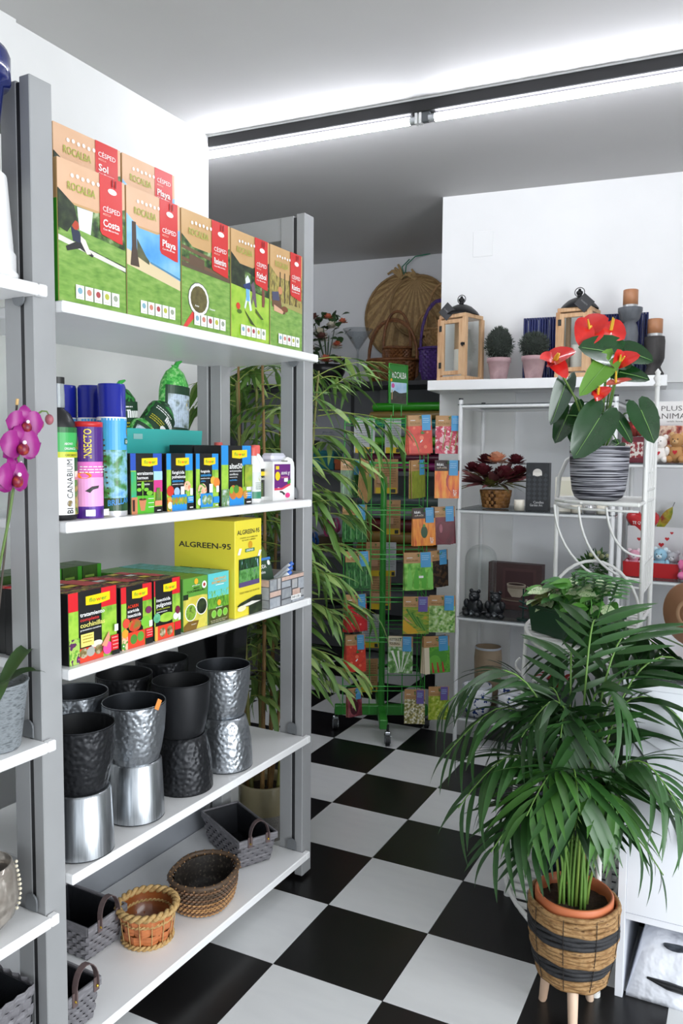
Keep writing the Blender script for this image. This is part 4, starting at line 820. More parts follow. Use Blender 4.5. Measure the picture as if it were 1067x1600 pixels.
# ---- magenta orchid
e = empty('orchid', rk(-.075, .045, SL[1]+.0005), RROT); tag(e, 'magenta moth orchid in a grey ribbed pot at the photo edge', 'potted plant')
m_gp = N('grey_ribbed_ceramic', ['#5f6468', '#8a9094', '#4f5458'], 60, .5, stretch=(1, 1, 3), bump=(90, .6))
b = MB(); b.lathe([(0, 0), (.042, 0), (.045, .004), (.062, .135), (.064, .14), (.058, .14), (.055, .12), (0, .12)], m_gp, 36); b.build('pot', e)
m_ol = N('orchid_leaf', ['#2f4a24', '#3f5f2c'], 8, .35); m_ost = M('#5f7a3a', .45)
def strap_leaf(e, az, length, w, lift, droop, mat, base=(0, 0, .12), name='leaf'):
    n = 8; v = []; f = []
    for i in range(n+1):
        t = i/n; r = length*t; zz = lift*math.sin(t*PI*.6)-droop*t*t; wd = w*math.sin(PI*min(1, .12+t*.88))**.7*.5+.001
        c = Vector((r*math.cos(az), r*math.sin(az), zz)); s = Vector((-math.sin(az), math.cos(az), 0))*wd
        v += [c-s+Vector((0, 0, wd*.35)), c, c+s+Vector((0, 0, wd*.35))]
    for i in range(n): f += [(3*i, 3*i+1, 3*i+4, 3*i+3), (3*i+1, 3*i+2, 3*i+5, 3*i+4)]
    return MB().add(v, f, mat, True).build(name, e, base)
strap_leaf(e, .1, .125, .04, .075, .02, m_ol, (.005, -.01, .13)); strap_leaf(e, -.35, .095, .036, .03, .02, m_ol, (.005, -.01, .13)); strap_leaf(e, 2.6, .16, .045, .05, .03, m_ol); strap_leaf(e, -2.2, .14, .045, .05, .03, m_ol)
b = MB(); b.tube([(-.02, 0, .12), (-.03, -.03, .3), (-.02, -.075, .48), (-.008, -.09, .60), (.012, -.09, .664)], .0028, m_ost, 6); b.tube([(.012, -.09, .664), (.03, -.092, .678), (.05, -.092, .690), (.062, -.092, .690), (.068, -.092, .682)], [.0024, .002, .0018, .0016, .0012], m_ost, 6); b.build('flower_stem', e)
b = MB(); b.tube([(-.01, .01, .1), (-.005, -.04, .4), (.004, -.075, .70)], .0022, M('#4a4038', .6), 6); b.tube([(.004, -.075, .70), (.005, -.076, .712)], .003, M('#d8b070', .6), 6); b.build('support_stick', e)
m_pe = N('orchid_petal', ['#7c0f66', '#981d7e', '#6a0c56'], 6, .4, stretch=(1, 1, 1)); m_pl = N('orchid_lip', ['#5a0a3a', '#8a1a2c', '#c06a2c'], 60, .4)
def orchid_flower(p, s, tilt, rz):
    fe = empty('flower', p); fe.parent = e; fe.rotation_euler = (tilt, 0, rz)
    for k, (ang, l, w_) in enumerate(((PI/2, .034, .028), (PI/2+2.2, .034, .026), (PI/2-2.2, .034, .026), (.12, .036, .044), (PI-.12, .036, .044))):
        n = 7; v = []; f = []
        for i in range(n+1):
            t = i/n; wd = w_*.5*math.sin(PI*min(1, .1+.9*t))**.55*(1 if t < 1 else .3); c = Vector((math.cos(ang)*l*t, -.004*(k > 2)-.008*math.sin(PI*t*.7)+.006*t*t, math.sin(ang)*l*t)); sd = Vector((-math.sin(ang), 0, math.cos(ang)))*wd
            v += [(c-sd+Vector((0, .004, 0)))*s, c*s, (c+sd+Vector((0, .004, 0)))*s]
        for i in range(n): f += [(3*i, 3*i+1, 3*i+4, 3*i+3), (3*i+1, 3*i+2, 3*i+5, 3*i+4)]
        MB().add(v, f, m_pe, True).build('petal', fe)
    b = MB(); b.ball((0, -.010*s, -.007*s), .009*s, m_pl, 10, 7, 1.1, .9, 1.1); b.build('lip', fe); MB().ball((0, -.014*s, .004*s), .0035*s, M('#f4e8f0', .4), 8, 6).build('column', fe)
orchid_flower((.0, -.10, .664), 1.05, .1, -.25); orchid_flower((-.016, -.105, .622), 1.2, 0, -.15); orchid_flower((-.035, -.105, .560), 1.2, -.05, .2); orchid_flower((.0, -.07, .585), .8, 0, .9)
for p, s in (((.068, -.092, .674), .0095), ((.044, -.092, .664), .009)):
    MB().ball((p[0], p[1], p[2]), s, N('orchid_bud', ['#8a4a5a', '#a8606a', '#7a5a44'], 40, .5), 10, 8, .9, .9, 1.15).build('bud', e)
# ================================================================== PLANTS
def basis(x, z):
    """rotation whose local x points along x and local z leans to z"""
    x = Vector(x).normalized(); z = Vector(z); y = z.cross(x)
    if y.length < 1e-5: y = x.orthogonal()
    y.normalize(); z = x.cross(y)
    return Matrix((x, y, z)).transposed().to_4x4()
def lance(length, width, bend, fold, mat, n=6, tipw=.02, peak=.35):
    v = []; f = []
    for i in range(n+1):
        t = i/n; w = width*.5*(math.sin(PI*min(1, t/peak*.5)) if t < peak else math.cos(PI/2*(t-peak)/(1-peak))**.8)+.0004
        x = length*t; z = -bend*length*t*t; v += [(x, -w, z+fold*w), (x, 0, z), (x, w, z+fold*w)]
    for i in range(n): f += [(3*i, 3*i+3, 3*i+4, 3*i+1), (3*i+1, 3*i+4, 3*i+5, 3*i+2)]
    return MB().add(v, f, mat, True)
# ---- bamboo in the alcove behind the shelving unit
rnd = random.Random(11)
bam = empty('bamboo_plant', (-.44, .66, 0)); tag(bam, 'tall leafy bamboo in a beige pot behind the shelving unit', 'potted plant')
m_bp = N('beige_glaze', ['#8f8668', '#a2987a'], 8, .25); m_sp = N('grey_speckle', ['#5a5854', '#8a8680', '#6a6762'], 220, .7)
b = MB(); b.lathe([(0, 0), (.092, 0), (.095, .004), (.098, .095)], m_sp, 40); b.build('speckled_base', bam); b = MB(); b.lathe([(.098, .095), (.1, .12), (.1, .196), (.098, .202), (.092, .202), (.09, .18), (.09, .16)], m_bp, 40); b.build('glazed_band', bam)
MB().lathe([(0, .165), (.091, .160)], N('dark_soil', ['#1c140e', '#33261a'], 60, .95, bump=(80, .6)), 24).build('soil', bam)
m_cane = [N('cane_tan', ['#8a6a3e', '#a5814e', '#6f5430'], 20, .5, stretch=(1, 1, .3)), N('cane_green', ['#6a6a34', '#7f7f42', '#56562a'], 20, .5, stretch=(1, 1, .3))]
m_bl = [N('bamboo_leaf_a', ['#587f38', '#709648'], 12, .42), N('bamboo_leaf_b', ['#466a2e', '#5a803c'], 12, .42), N('bamboo_leaf_c', ['#88a658', '#9cb668'], 12, .42)]
leafm = [mesh_only(lance(.13, .021, .25, .25, m_bl[0]), 'leaf'), mesh_only(lance(.14, .019, .4, .3, m_bl[1]), 'leaf'), mesh_only(lance(.11, .020, .15, .25, m_bl[2]), 'leaf'), mesh_only(lance(.15, .022, .55, .3, m_bl[0]), 'leaf')]
m_twig = M('#8a9a44', .5)
def in_rack(p):
    d = Vector((p.x-RO.x, p.y-RO.y)); u = d.x*math.sin(RA)+d.y*math.cos(RA); return u < 1.135
canes = []
for k in range(8):
    a = 2*PI*k/8+.3; r0 = .02+.045*((k*5) % 3)/2; p0 = Vector((-.44+r0*math.cos(a), .66+r0*math.sin(a), .16)); top = Vector((p0.x+.09*math.cos(a)+rnd.uniform(-.03, .06), max(.57, p0.y+.10*math.sin(a)+.05), rnd.uniform(1.55, 1.9)))
    ce_ = empty('cane', (0, 0, 0)); ce_.parent = bam; ce_.matrix_parent_inverse = Matrix.Translation((.44, -.66, 0))
    pts = []; rs = []; n = 14
    for i in range(n+1):
        t = i/n; p = p0.lerp(top, t)+Vector((.012*math.sin(3*t+k), .012*math.sin(2.3*t+2*k), 0)); pts += [p, p+Vector((0, 0, .006)), p+Vector((0, 0, .012))]; q = .0085*(1-.5*t); rs += [q, q*1.18, q]
    MB().tube(pts, rs, m_cane[k % 2], 8).build('stem', ce_)
    canes.append((ce_, p0, top))
nl = 0; brest = MB()
def twig(ce_, p, d, length, nleaf, rnd):
    global nl
    pts = [p]; dd = Vector(d).normalized(); q = Vector(p)
    for i in range(6):
        dd = (dd+Vector((rnd.uniform(-.06, .06), rnd.uniform(-.06, .06), -.13))).normalized(); q = q+dd*length/6
        if in_rack(q): q.y += .03
        pts.append(q.copy())
    MB().tube(pts, [.0022, .002, .0018, .0015, .0012, .001, .0008], m_twig, 5).build('twig', ce_)
    for j in range(nleaf):
        t = .3+.7*(j+rnd.random()*.5)/nleaf; i = min(5, int(t*6)); pp = pts[i].lerp(pts[i+1], t*6-i); T = (pts[i+1]-pts[i]).normalized()
        side = T.cross(Vector((0, 0, 1))); side = side.normalized() if side.length > .05 else Vector((1, 0, 0)); s = 1 if j % 2 else -1
        dr = (T*rnd.uniform(.5, 1.1)+side*s*rnd.uniform(.25, .8)+Vector((0, 0, rnd.uniform(-.65, .1)))).normalized(); sc = rnd.uniform(.75, 1.15)
        tip = pp+dr*.12*sc
        if in_rack(tip) or in_rack(pp): continue
        up = Vector((rnd.uniform(-.5, .5), rnd.uniform(-.5, .3), 1))
        Mx = Matrix.Translation(pp) @ basis(dr, up) @ Matrix.Diagonal((sc, sc, sc, 1)); me = leafm[rnd.choice((0, 0, 1, 2, 2, 3))]; nl += 1
        if nl <= 300: o = inst(me, 'leaf', ce_); o.matrix_local = Mx
        else: brest.m = Matrix.Translation((.44, -.66, 0)) @ Mx; brest.add([vv.co.copy() for vv in me.vertices], [tuple(q_.vertices) for q_ in me.polygons], me.materials[0], True)
CR = Vector((.893, .449, 0)); CF = Vector((-.449, .893, 0))
# right-hand sprays that reach past the far post, at several heights, and denser growth behind the frame
specs = []
for z, reach, n in ((1.86, .30, 7), (1.72, .34, 8), (1.66, .30, 8), (1.58, .34, 9), (1.53, .26, 9), (1.50, .28, 9), (1.46, .32, 9), (1.42, .30, 9), (1.39, .33, 9), (1.34, .28, 9), (1.26, .26, 9), (1.18, .24, 8), (.95, .24, 7), (.72, .30, 8), (1.36, .30, 8), (1.30, .34, 9), (1.22, .30, 9), (1.12, .28, 7), (1.02, .25, 6), (.86, .34, 8), (.80, .24, 6), (.66, .32, 9), (.58, .30, 8)):
    specs.append((z, CR*1.0+CF*rnd.uniform(-.1, .35)+Vector((0, 0, rnd.uniform(.1, .5))), reach, n))
for z in (1.84, 1.81, 1.78, 1.74, 1.70, 1.68, 1.66, 1.63, 1.60, 1.57, 1.54, 1.5, 1.45, 1.40, 1.28, 1.24, 1.2, 1.17, 1.14, 1.1, 1.06, 1.02, .98, .95, .92, .89, .86, .82, .78, .75, .72, .68, .62, .55):
    az = rnd.uniform(.35*PI, 1.15*PI) if z > 1.4 else rnd.uniform(-.1*PI, 1.1*PI)
    specs.append((z, Vector((math.cos(az), math.sin(az), rnd.uniform(0, .6))), rnd.uniform(.18, .3), 8))
for i, (z, d, reach, n) in enumerate(specs):
    ce_, p0, top = canes[(i*3) % 8]; t = (z-.16)/(top.z-.16); t = min(1, t); p = p0.lerp(top, t)
    twig(ce_, p, d, reach, n, rnd)
for k in range(46):
    z = .55+1.32*k/46; az = rnd.uniform(-.05*PI, 1.25*PI); ce_, p0, top = canes[(k*5+1) % 8]; twig(ce_, p0.lerp(top, min(1, (z-.16)/(top.z-.16))), Vector((math.cos(az)*.8-.25, math.sin(az)*.5+.05, rnd.uniform(.1, .9))), rnd.uniform(.16, .30), 9, rnd)
for k in range(34):
    z = .50+.82*k/34; ce_, p0, top = canes[(k*3+2) % 8]; az = rnd.uniform(-.3*PI, 1.3*PI); p = p0.lerp(top, (z-.16)/(top.z-.16)); p.y = max(p.y, .62); twig(ce_, p, Vector((math.cos(az), abs(math.sin(az))*.4, rnd.uniform(-.2, .8))), rnd.uniform(.07, .13), 8, rnd)
# top sprays with larger leaves reaching right in front of the alcove
twig(canes[0][0], canes[0][1].lerp(canes[0][2], .95), CR+CF*.1+Vector((0, 0, .9)), .32, 6, rnd); twig(canes[1][0], canes[1][1].lerp(canes[1][2], .9), CR*1.2-CF*.05+Vector((0, 0, .35)), .36, 8, rnd)

brest.build('leaves', bam)['kind'] = 'stuff'

# ---- parlour palm in the foreground
rnd = random.Random(4)
PC = Vector((.777, .185, 0))
palm = empty('parlour_palm', PC); tag(palm, 'large green parlour palm in a terracotta pot in the foreground', 'potted plant')
m_tc = N('terracotta_plastic', ['#b8643c', '#c8734a'], 10, .5); b = MB(); b.lathe([(.0, .135), (.08, .135), (.088, .285), (.094, .287), (.0965, .292), (.0965, .318), (.094, .322), (.089, .322), (.0875, .30), (.085, .29)], m_tc, 48); b.build('terracotta_pot', palm)
b = MB(); n = 28; v = [(0, 0, .298)]; f = []
for i in range(n):
    for r in (.045, .0865): v.append((r*math.cos(2*PI*i/n), r*math.sin(2*PI*i/n), .292+rnd.uniform(-.003, .006)))
for i in range(n):
    j = (i+1) % n; f += [(0, 1+2*i, 1+2*j), (1+2*i, 2+2*i, 2+2*j, 1+2*j)]
b.add(v, f, N('potting_soil', ['#1a110b', '#3a2a1c', '#241910'], 90, .95, bump=(120, .9))); b.build('soil', palm)
m_pl = [N('palm_leaf_a', ['#21461c', '#2f5824'], 9, .4), N('palm_leaf_b', ['#193a17', '#26481f'], 9, .4), N('palm_leaf_c', ['#386426', '#46742e'], 9, .4)]
lfm = [mesh_only(lance(.17, .021, .22, .22, m, 7), 'leaflet') for m in m_pl]+[mesh_only(lance(.17, .019, .45, .25, m, 7), 'leaflet') for m in m_pl]
m_rach = M('#5f8438', .5)
cnt = 0
rest = MB()
def frond(az, reach, peak, drop, nl_, size, tone, own, start=.42, twist=0):
    global cnt
    a = math.radians(az); out = CR*math.cos(a)+CF*math.sin(a); base = Vector((rnd.uniform(-.034, .034), rnd.uniform(-.034, .034), .285))
    n = 16; pts = []
    for i in range(n+1):
        t = i/n; h = peak*(1-(1-min(1, t/.72))**2) if t < .72 else peak-drop*((t-.72)/.28)**1.6
        pts.append(base+out*(reach*.9*(t**1.7))+Vector((0, 0, h)))
    fr = empty('frond', (0, 0, 0)); fr.parent = palm
    MB().tube(pts, [.0031*(1-.7*i/n)+.0006 for i in range(n+1)], m_rach, 6).build('stalk', fr)
    for j in range(nl_):
        for s in (-1, 1):
            t = start+(1-start)*(j+.3*(s > 0))/(nl_-.3); i = min(n-1, int(t*n)); p = pts[i].lerp(pts[i+1], t*n-i); T = (pts[i+1]-pts[i]).normalized()
            S = T.cross(Vector((0, 0, 1))); S = S.normalized() if S.length > .1 else CR.copy()
            S = (S*math.cos(twist)+T.cross(S)*math.sin(twist)).normalized()
            q = (t-start)/(1-start); ang = math.radians(62-34*q); d = T*math.cos(ang)+S*s*math.sin(ang)+Vector((0, 0, -.04-.12*q+rnd.uniform(-.08, .08)))
            sc = size*(.62+.75*math.sin(PI*(.12+.72*q)))*rnd.uniform(.9, 1.1)*.85
            Mx = Matrix.Translation(p) @ basis(d, T.cross(S)*-1 if T.cross(S).z < 0 else T.cross(S)) @ Matrix.Diagonal((sc, sc, sc, 1))
            me = lfm[tone+(3 if rnd.random() < .5 else 0)]
            if own and cnt < 300:
                o = inst(me, 'leaflet', fr); o.matrix_local = Mx; cnt += 1
            else:
                rest.m = Mx; rest.add([vv.co.copy() for vv in me.vertices], [tuple(pp.vertices) for pp in me.polygons], me.materials[0], True); rest.m = Matrix()
FR = [ # az, reach, peak, drop, pairs, size, tone, own, start of the blade
    (172, .36, .60, .10, 11, .82, 1, 1, .50), (182, .36, .50, .12, 11, .85, 0, 1, .46), (193, .35, .40, .12, 11, .85, 0, 1, .42), (206, .32, .30, .10, 10, .85, 0, 1, .38), (228, .25, .24, .06, 9, .62, 1, 1, .38),
    (222, .28, .40, .08, 10, .85, 2, 1, .40), (262, .22, .40, .06, 10, .95, 0, 1, .42), (290, .18, .36, .04, 9, .90, 2, 1, .40), (250, .17, .30, .03, 9, .75, 1, 1, .40),
    (316, .26, .42, .10, 11, .9, 0, 1, .40), (350, .36, .54, .12, 11, .9, 1, 1, .45), (338, .34, .38, .12, 11, .85, 1, 1, .40), (330, .26, .24, .10, 9, .62, 1, 1, .36), (8, .38, .64, .12, 11, .95, 1, 1, .48),
    (55, .17, .72, .05, 11, .85, 0, 1, .45), (30, .30, .70, .08, 11, .95, 0, 0, .45), (75, .20, .62, .06, 11, .9, 0, 0, .42), (120, .16, .54, .06, 10, .85, 1, 0, .42), (20, .38, .60, .12, 11, .95, 1, 0, .42), (145, .26, .50, .10, 10, .85, 1, 0, .42),
    (325, .14, .58, .06, 10, .85, 0, 0, .42), (245, .13, .52, .06, 10, .8, 1, 0, .42), (200, .22, .54, .08, 10, .8, 1, 0, .45), (0, .26, .34, .10, 10, .8, 1, 0, .38), (155, .24, .34, .08, 9, .8, 1, 0, .40), (25, .20, .44, .08, 10, .85, 1, 0, .40), (308, .16, .34, .04, 8, .7, 0, 0, .40), (190, .20, .30, .06, 9, .75, 1, 0, .40), (95, .18, .40, .06, 10, .8, 1, 0, .38), (270, .10, .48, .04, 9, .85, 0, 0, .42)]
for q in FR: frond(*q)
o = rest.build('leaflets', palm); o['kind'] = 'stuff'
# stem bases and dry sheaths
for i in range(12):
    a = rnd.uniform(0, 2*PI); r = rnd.uniform(.008, .042); p = Vector((r*math.cos(a), r*math.sin(a), .285)); MB().tube([p, p+Vector((r*.2*math.cos(a), r*.2*math.sin(a), .06)), p+Vector((r*.9*math.cos(a), r*.9*math.sin(a), rnd.uniform(.16, .3)))], [.0055, .0045, .002], rnd.choice((m_rach, M('#a8864a', .6), M('#6f8a3a', .5))), 6).build('stem_base', palm)
# basket stand with wooden legs
bs = empty('palm_basket_stand', PC, .3); tag(bs, 'round woven basket stand with black bands on three pale wooden legs', 'plant stand')
m_rope = N('banana_rope', ['#6f4e2c', '#8c683e', '#a58256', '#5c3f22'], 55, .75, stretch=(1, 1, 3), bump=(70, .5)); m_brope = N('black_rope', ['#1c1c1e', '#2a2a2d', '#151516'], 60, .7, stretch=(1, 1, 3), bump=(80, .5))
N_R = 17
for k in range(N_R):
    t = k/(N_R-1); z = .112+.19*t; r = .083+.026*math.sin(PI*.5*min(1, t*1.25))-.002*t; blackrow = k in (3, 4, 5, 10, 11, 12)
    pts = [((r+.0012*math.sin(9*a_+k))*math.cos(a_), (r+.0012*math.sin(9*a_+k))*math.sin(a_), z+.002*math.sin(a_*2+k)+.0015*math.sin(7*a_+2*k)) for a_ in [2*PI*i/48 for i in range(48)]]
    MB().tube(pts, .0064+(.001 if not blackrow and k % 3 == 0 else 0), m_brope if blackrow else m_rope, 7, closed=True).build('rope_coil', bs)
MB().lathe([(0, .108), (.082, .108), (.1, .2), (.1045, .30)], M('#4a3420', .8), 32).build('basket_core', bs)
for i in range(9):
    a = 2*PI*i/9+.2; pts = [((.0895+.024*math.sin(PI*.5*min(1, t*1.25))+.001)*math.cos(a), (.0895+.024*math.sin(PI*.5*min(1, t*1.25))+.001)*math.sin(a), .112+.19*t) for t in [j/10 for j in range(11)]]; MB().tube(pts, .0009, M('#1c1612', .7), 4).build('wire_stitch', bs)
m_leg = N('pale_pine', ['#cfae94', '#dcc0a8', '#c4a084'], 14, .55, stretch=(1, 1, .15))
for i, (fx, fy) in enumerate(((.702, .196), (.814, .253), (.803, .075))):
    d = Vector((fx-PC.x, fy-PC.y, 0)); c_, s_ = math.cos(-.3), math.sin(-.3); d = Vector((d.x*c_-d.y*s_, d.x*s_+d.y*c_, 0)); t = d.normalized()*.062
    MB().tube([(t.x, t.y, .118), (d.x*.97, d.y*.97, .008), (d.x, d.y, .0005)], [.0145, .0105, .0095], m_leg, 14).build('leg', bs)
# ================================================================== SEED PACKET RACK
m_rg = M('#2f8a2c', .35); m_wire = M('#3aa040', .35)
RC = Vector((-.515, 1.90, 0)); CA = YAW   # local x = photographer's right, y = away
rkx = empty('seed_packet_rack', RC, CA); tag(rkx, 'green wire seed packet rack on castors, with sign on top', 'display rack')
b = MB(); b.tube([(0, 0, .09), (0, 0, 1.30)], .016, m_rg, 14); b.build('column', rkx)
b = MB(); b.bbox(-.24, .24, -.02, .02, .075, .125, m_rg, .004); b.build('base_bar', rkx); b = MB(); b.bbox(-.02, .02, -.24, .24, .076, .124, m_rg, .004); b.build('base_bar', rkx)
for x, y in ((.02, -.235), (.235, .02), (-.235, .0), (0, .235)):
    b = MB(); b.tube([(x, y, .10), (x, y, .062)], .007, M('#1a1a1a', .4), 8); b.bbox(x-.014, x+.014, y-.012, y+.012, .045, .066, M('#b8bcc0', .25, .9), .003)
    b.bbox(x-.016, x-.012, y-.02, y+.02, .012, .05, M('#b8bcc0', .25, .9), .001); b.bbox(x+.012, x+.016, y-.02, y+.02, .012, .05, M('#b8bcc0', .25, .9), .001); b.build('castor_fork', rkx)
    b = MB(); b.m = Matrix.Translation((x-.010, y-.012, .0265)) @ Matrix.Rotation(PI/2, 4, 'Y'); b.cyl((0, 0, 0), .026, .02, M('#26282a', .5), 20); b.cyl((0, 0, -.001), .012, .022, M('#b8bcc0', .3, .8), 14); b.build('castor_wheel', rkx)
S_ = .20
tiers = [1.585, 1.372, 1.145, .930, .720, .522, .280]
for z in tiers:
    b = MB(); b.tube([(-S_, -S_, z), (S_, -S_, z), (S_, S_, z), (-S_, S_, z)], .0028, m_wire, 6, closed=True); b.tube([(-S_, -S_, z-.022), (S_, -S_, z-.022), (S_, S_, z-.022), (-S_, S_, z-.022)], .0022, m_wire, 6, closed=True); b.build('wire_ring', rkx)
    b = MB(); b.tube([(-S_, 0, z), (S_, 0, z)], .0022, m_wire, 5); b.tube([(0, -S_, z), (0, S_, z)], .0022, m_wire, 5); b.build('wire_spokes', rkx)
for x, y in ((-S_, -S_), (-.07, -S_), (.02, -S_), (.09, -S_), (S_, -S_), (S_, S_), (-S_, S_), (0, S_), (-.1, S_), (S_, 0), (-S_, 0)):
    MB().tube([(x, y, .14), (x, y, 1.60)], .0026, m_wire, 6).build('upright_wire', rkx)
# sign on top
sg = empty('sign', (.055, -.12, 1.66)); sg.parent = rkx; sg.rotation_euler = (0, 0, .8)
b = MB(); b.bbox(-.065, .065, -.003, .003, 0, .185, m_rg, .001); b.build('sign_board', sg)
b = MB(); b.tube([(-.068, -.004, -.002), (.068, -.004, -.002), (.068, -.004, .188), (-.068, -.004, .188)], .004, m_rg, 6, closed=True); b.build('sign_frame', sg); b = MB(); b.tube([(-.03, 0, 0), (-.03, 0, -.06)], .0026, m_wire, 6); b.tube([(.03, 0, 0), (.03, 0, -.06)], .0026, m_wire, 6); b.build('sign_legs', sg)
P = Print((-.065, -.003, 0), (1, 0, 0), (0, 0, 1), .13, .185, eps=.0006); P.rect(0, .55, 1, 1, M('#2f7a34', .4)); P.rect(.08, .2, 1, .55, N('sign_sky', ['#8fb8dc', '#c4d8ea'], 20, .4)); P.rect(.08, 0, 1, .28, N('sign_field', ['#33302c', '#4a4640'], 40, .5)); P.rect(0, 0, .08, .55, M('#3a8a3a', .4)); P.poly([(.08, .24), (.3, .34), (.6, .27), (1, .31), (1, .2), (.08, .2)], M('#3b4038', .5)); P.ell(.2, .46, .09, M('#c85a9a', .5)); P.ell(.1, .6, .06, M('#e8a83a', .5)); P.poly([(.12, .1), (.16, .1), (.17, .35), (.13, .35)], M('#c8a878', .5)); P.text('ROCALBA', .14, .66, .16, WHT, width=.82, thick=.006); P.build('sign_print', sg)

p_kr = N('packet_kraft', ['#b08250', '#c4996a'], 14, .45); p_bt = M('#4f9ed0', .4); p_pu = M('#6a5aa0', .4)
def ph(n, cols, sc=40, **k): return N('photo_'+n, cols, sc, .35, **k)
PH = {'tomato': ph('tomato', ['#b8241a', '#d83a24', '#e8603a'], 26), 'radish': ph('radish', ['#c02a4a', '#d85a70', '#f2e0e0', '#6a9a4a'], 55, sharp=True), 'chilli': ph('chilli', ['#c8301a', '#f08020', '#f8b040'], 14, stretch=(3, 1, .6)), 'bean': ph('bean', ['#6a7a2a', '#98a23c', '#4f5f20'], 30, stretch=(5, 1, .5)),
      'jalapeno': ph('jalapeno', ['#e07018', '#f49a30', '#c84a14'], 14, stretch=(3, 1, .6)), 'beet': ph('beet', ['#4a101c', '#6f1c2c', '#8a3040'], 16), 'cucumber': ph('cucumber', ['#0f3a18', '#2a6a30', '#5f9a4a'], 34, stretch=(3, 1, .8)), 'pea': ph('pea', ['#3a8a28', '#7ac04a', '#a8dc78'], 30), 'mushroom': ph('mushroom', ['#1c120c', '#4a3420', '#d8c8b0'], 45, sharp=True),
      'pepper': ph('pepper', ['#8a0f18', '#c02028', '#3a0a0c'], 24), 'runner': ph('runner', ['#4a7a2a', '#8aa83a', '#c8983a'], 30, stretch=(1, 1, 3)), 'lettuce': ph('lettuce', ['#4f8a34', '#a8cc7a', '#dceac8'], 50), 'chicory': ph('chicory', ['#dfe8d8', '#6aa04a', '#2f6a2c'], 40), 'chard': ph('chard', ['#3a8a2c', '#6ab43c', '#2a5f22'], 36), 'camomile': ph('camomile', ['#e8e4d0', '#a8a060', '#6a6a34', '#f4f0e0'], 85, sharp=True), 'herb': ph('herb', ['#7a9a24', '#a8bc38', '#d4d87a'], 60), 'aubergine': ph('aubergine', ['#2a0a18', '#7a1c2c', '#b86a70'], 22, stretch=(1, 1, .6)), 'back': ph('back', ['#a0764a', '#b58a5c'], 10), 'greyback': ph('greyback', ['#a8aab0', '#c0c2c6'], 10)}
HOLE = M('#3a3a3a', .6)
def packet(dx, dy, top, yaw, kind, label, w=.125, h=.182, tag_mat=None, roll=0, n=1, fan=.12):
    """n packets one behind another on one hook; dx, dy in the rack's frame"""
    R = Matrix.Rotation(CA, 4, 'Z')
    for k in range(n):
        p = RC+(R @ Vector((dx+math.sin(yaw)*-.012*k, dy+math.cos(yaw)*.012*k, 0)))
        o = MB(); o.bbox(-w/2, w/2, -.0022, .0022, -h, 0, p_kr if kind not in ('greyback',) else PH['greyback'], .001)
        ob = o.build('seed_packet', None, (p.x, p.y, top+.016-.002*k), 0, rot=(0, roll+(fan*(k % 3-1)*.4+.0 if n > 1 else 0), CA+yaw+(.05*k if n > 1 else 0)))
        tag(ob, label if k == 0 else 'seed packet hanging %s behind the %s' % (ORD[k], label.replace('seed packet', 'packet')), 'seed packet', 'seed packets on the green rack')
        P = Print((-w/2, -.0022, -h), (1, 0, 0), (0, 0, 1), w, h, eps=.0006)
        if kind in ('back', 'greyback'):
            P.rect(.06, .0, .94, .17, M('#d8b81c', .45)); P.rect(.7, .02, .9, .13, INK); lines_of_print(P, .1, .85, .8, 9, .07, M('#7a5a38', .5) if kind == 'back' else M('#7a7c80', .5), th=.25)
            if kind == 'back' and k == 0: P.rect(.12, .30, .62, .5, M('#c89a78', .5))
        else:
            P.rect(0, 0, 1, .72, PH[kind]); dress(P, kind, k); P.rect(.58, .60, .94, 1, tag_mat or p_bt); P.rect(.1, .86, .3, .875, WHT); lines_of_print(P, .62, .9, .26, 3, .05, M('#a8d0e8', .5)); P.text('ROCALBA', .08, .77, .045, M('#8a6a3c', .5), width=.42)
        P.ell(.5, .955, .05, HOLE, ry=.012); P.build('packet_print', ob)
    # the hook
    hk = MB(); p = Vector((dx, dy, 0)); d = Vector((math.sin(yaw), -math.cos(yaw), 0)); q = p+d*.03; bk = p-d*.07
    hk.tube([(bk.x, bk.y, top), (q.x, q.y, top), (q.x+d.x*.006, q.y+d.y*.006, top+.012)], .002, m_wire, 6); hk.build('hook', rkx)
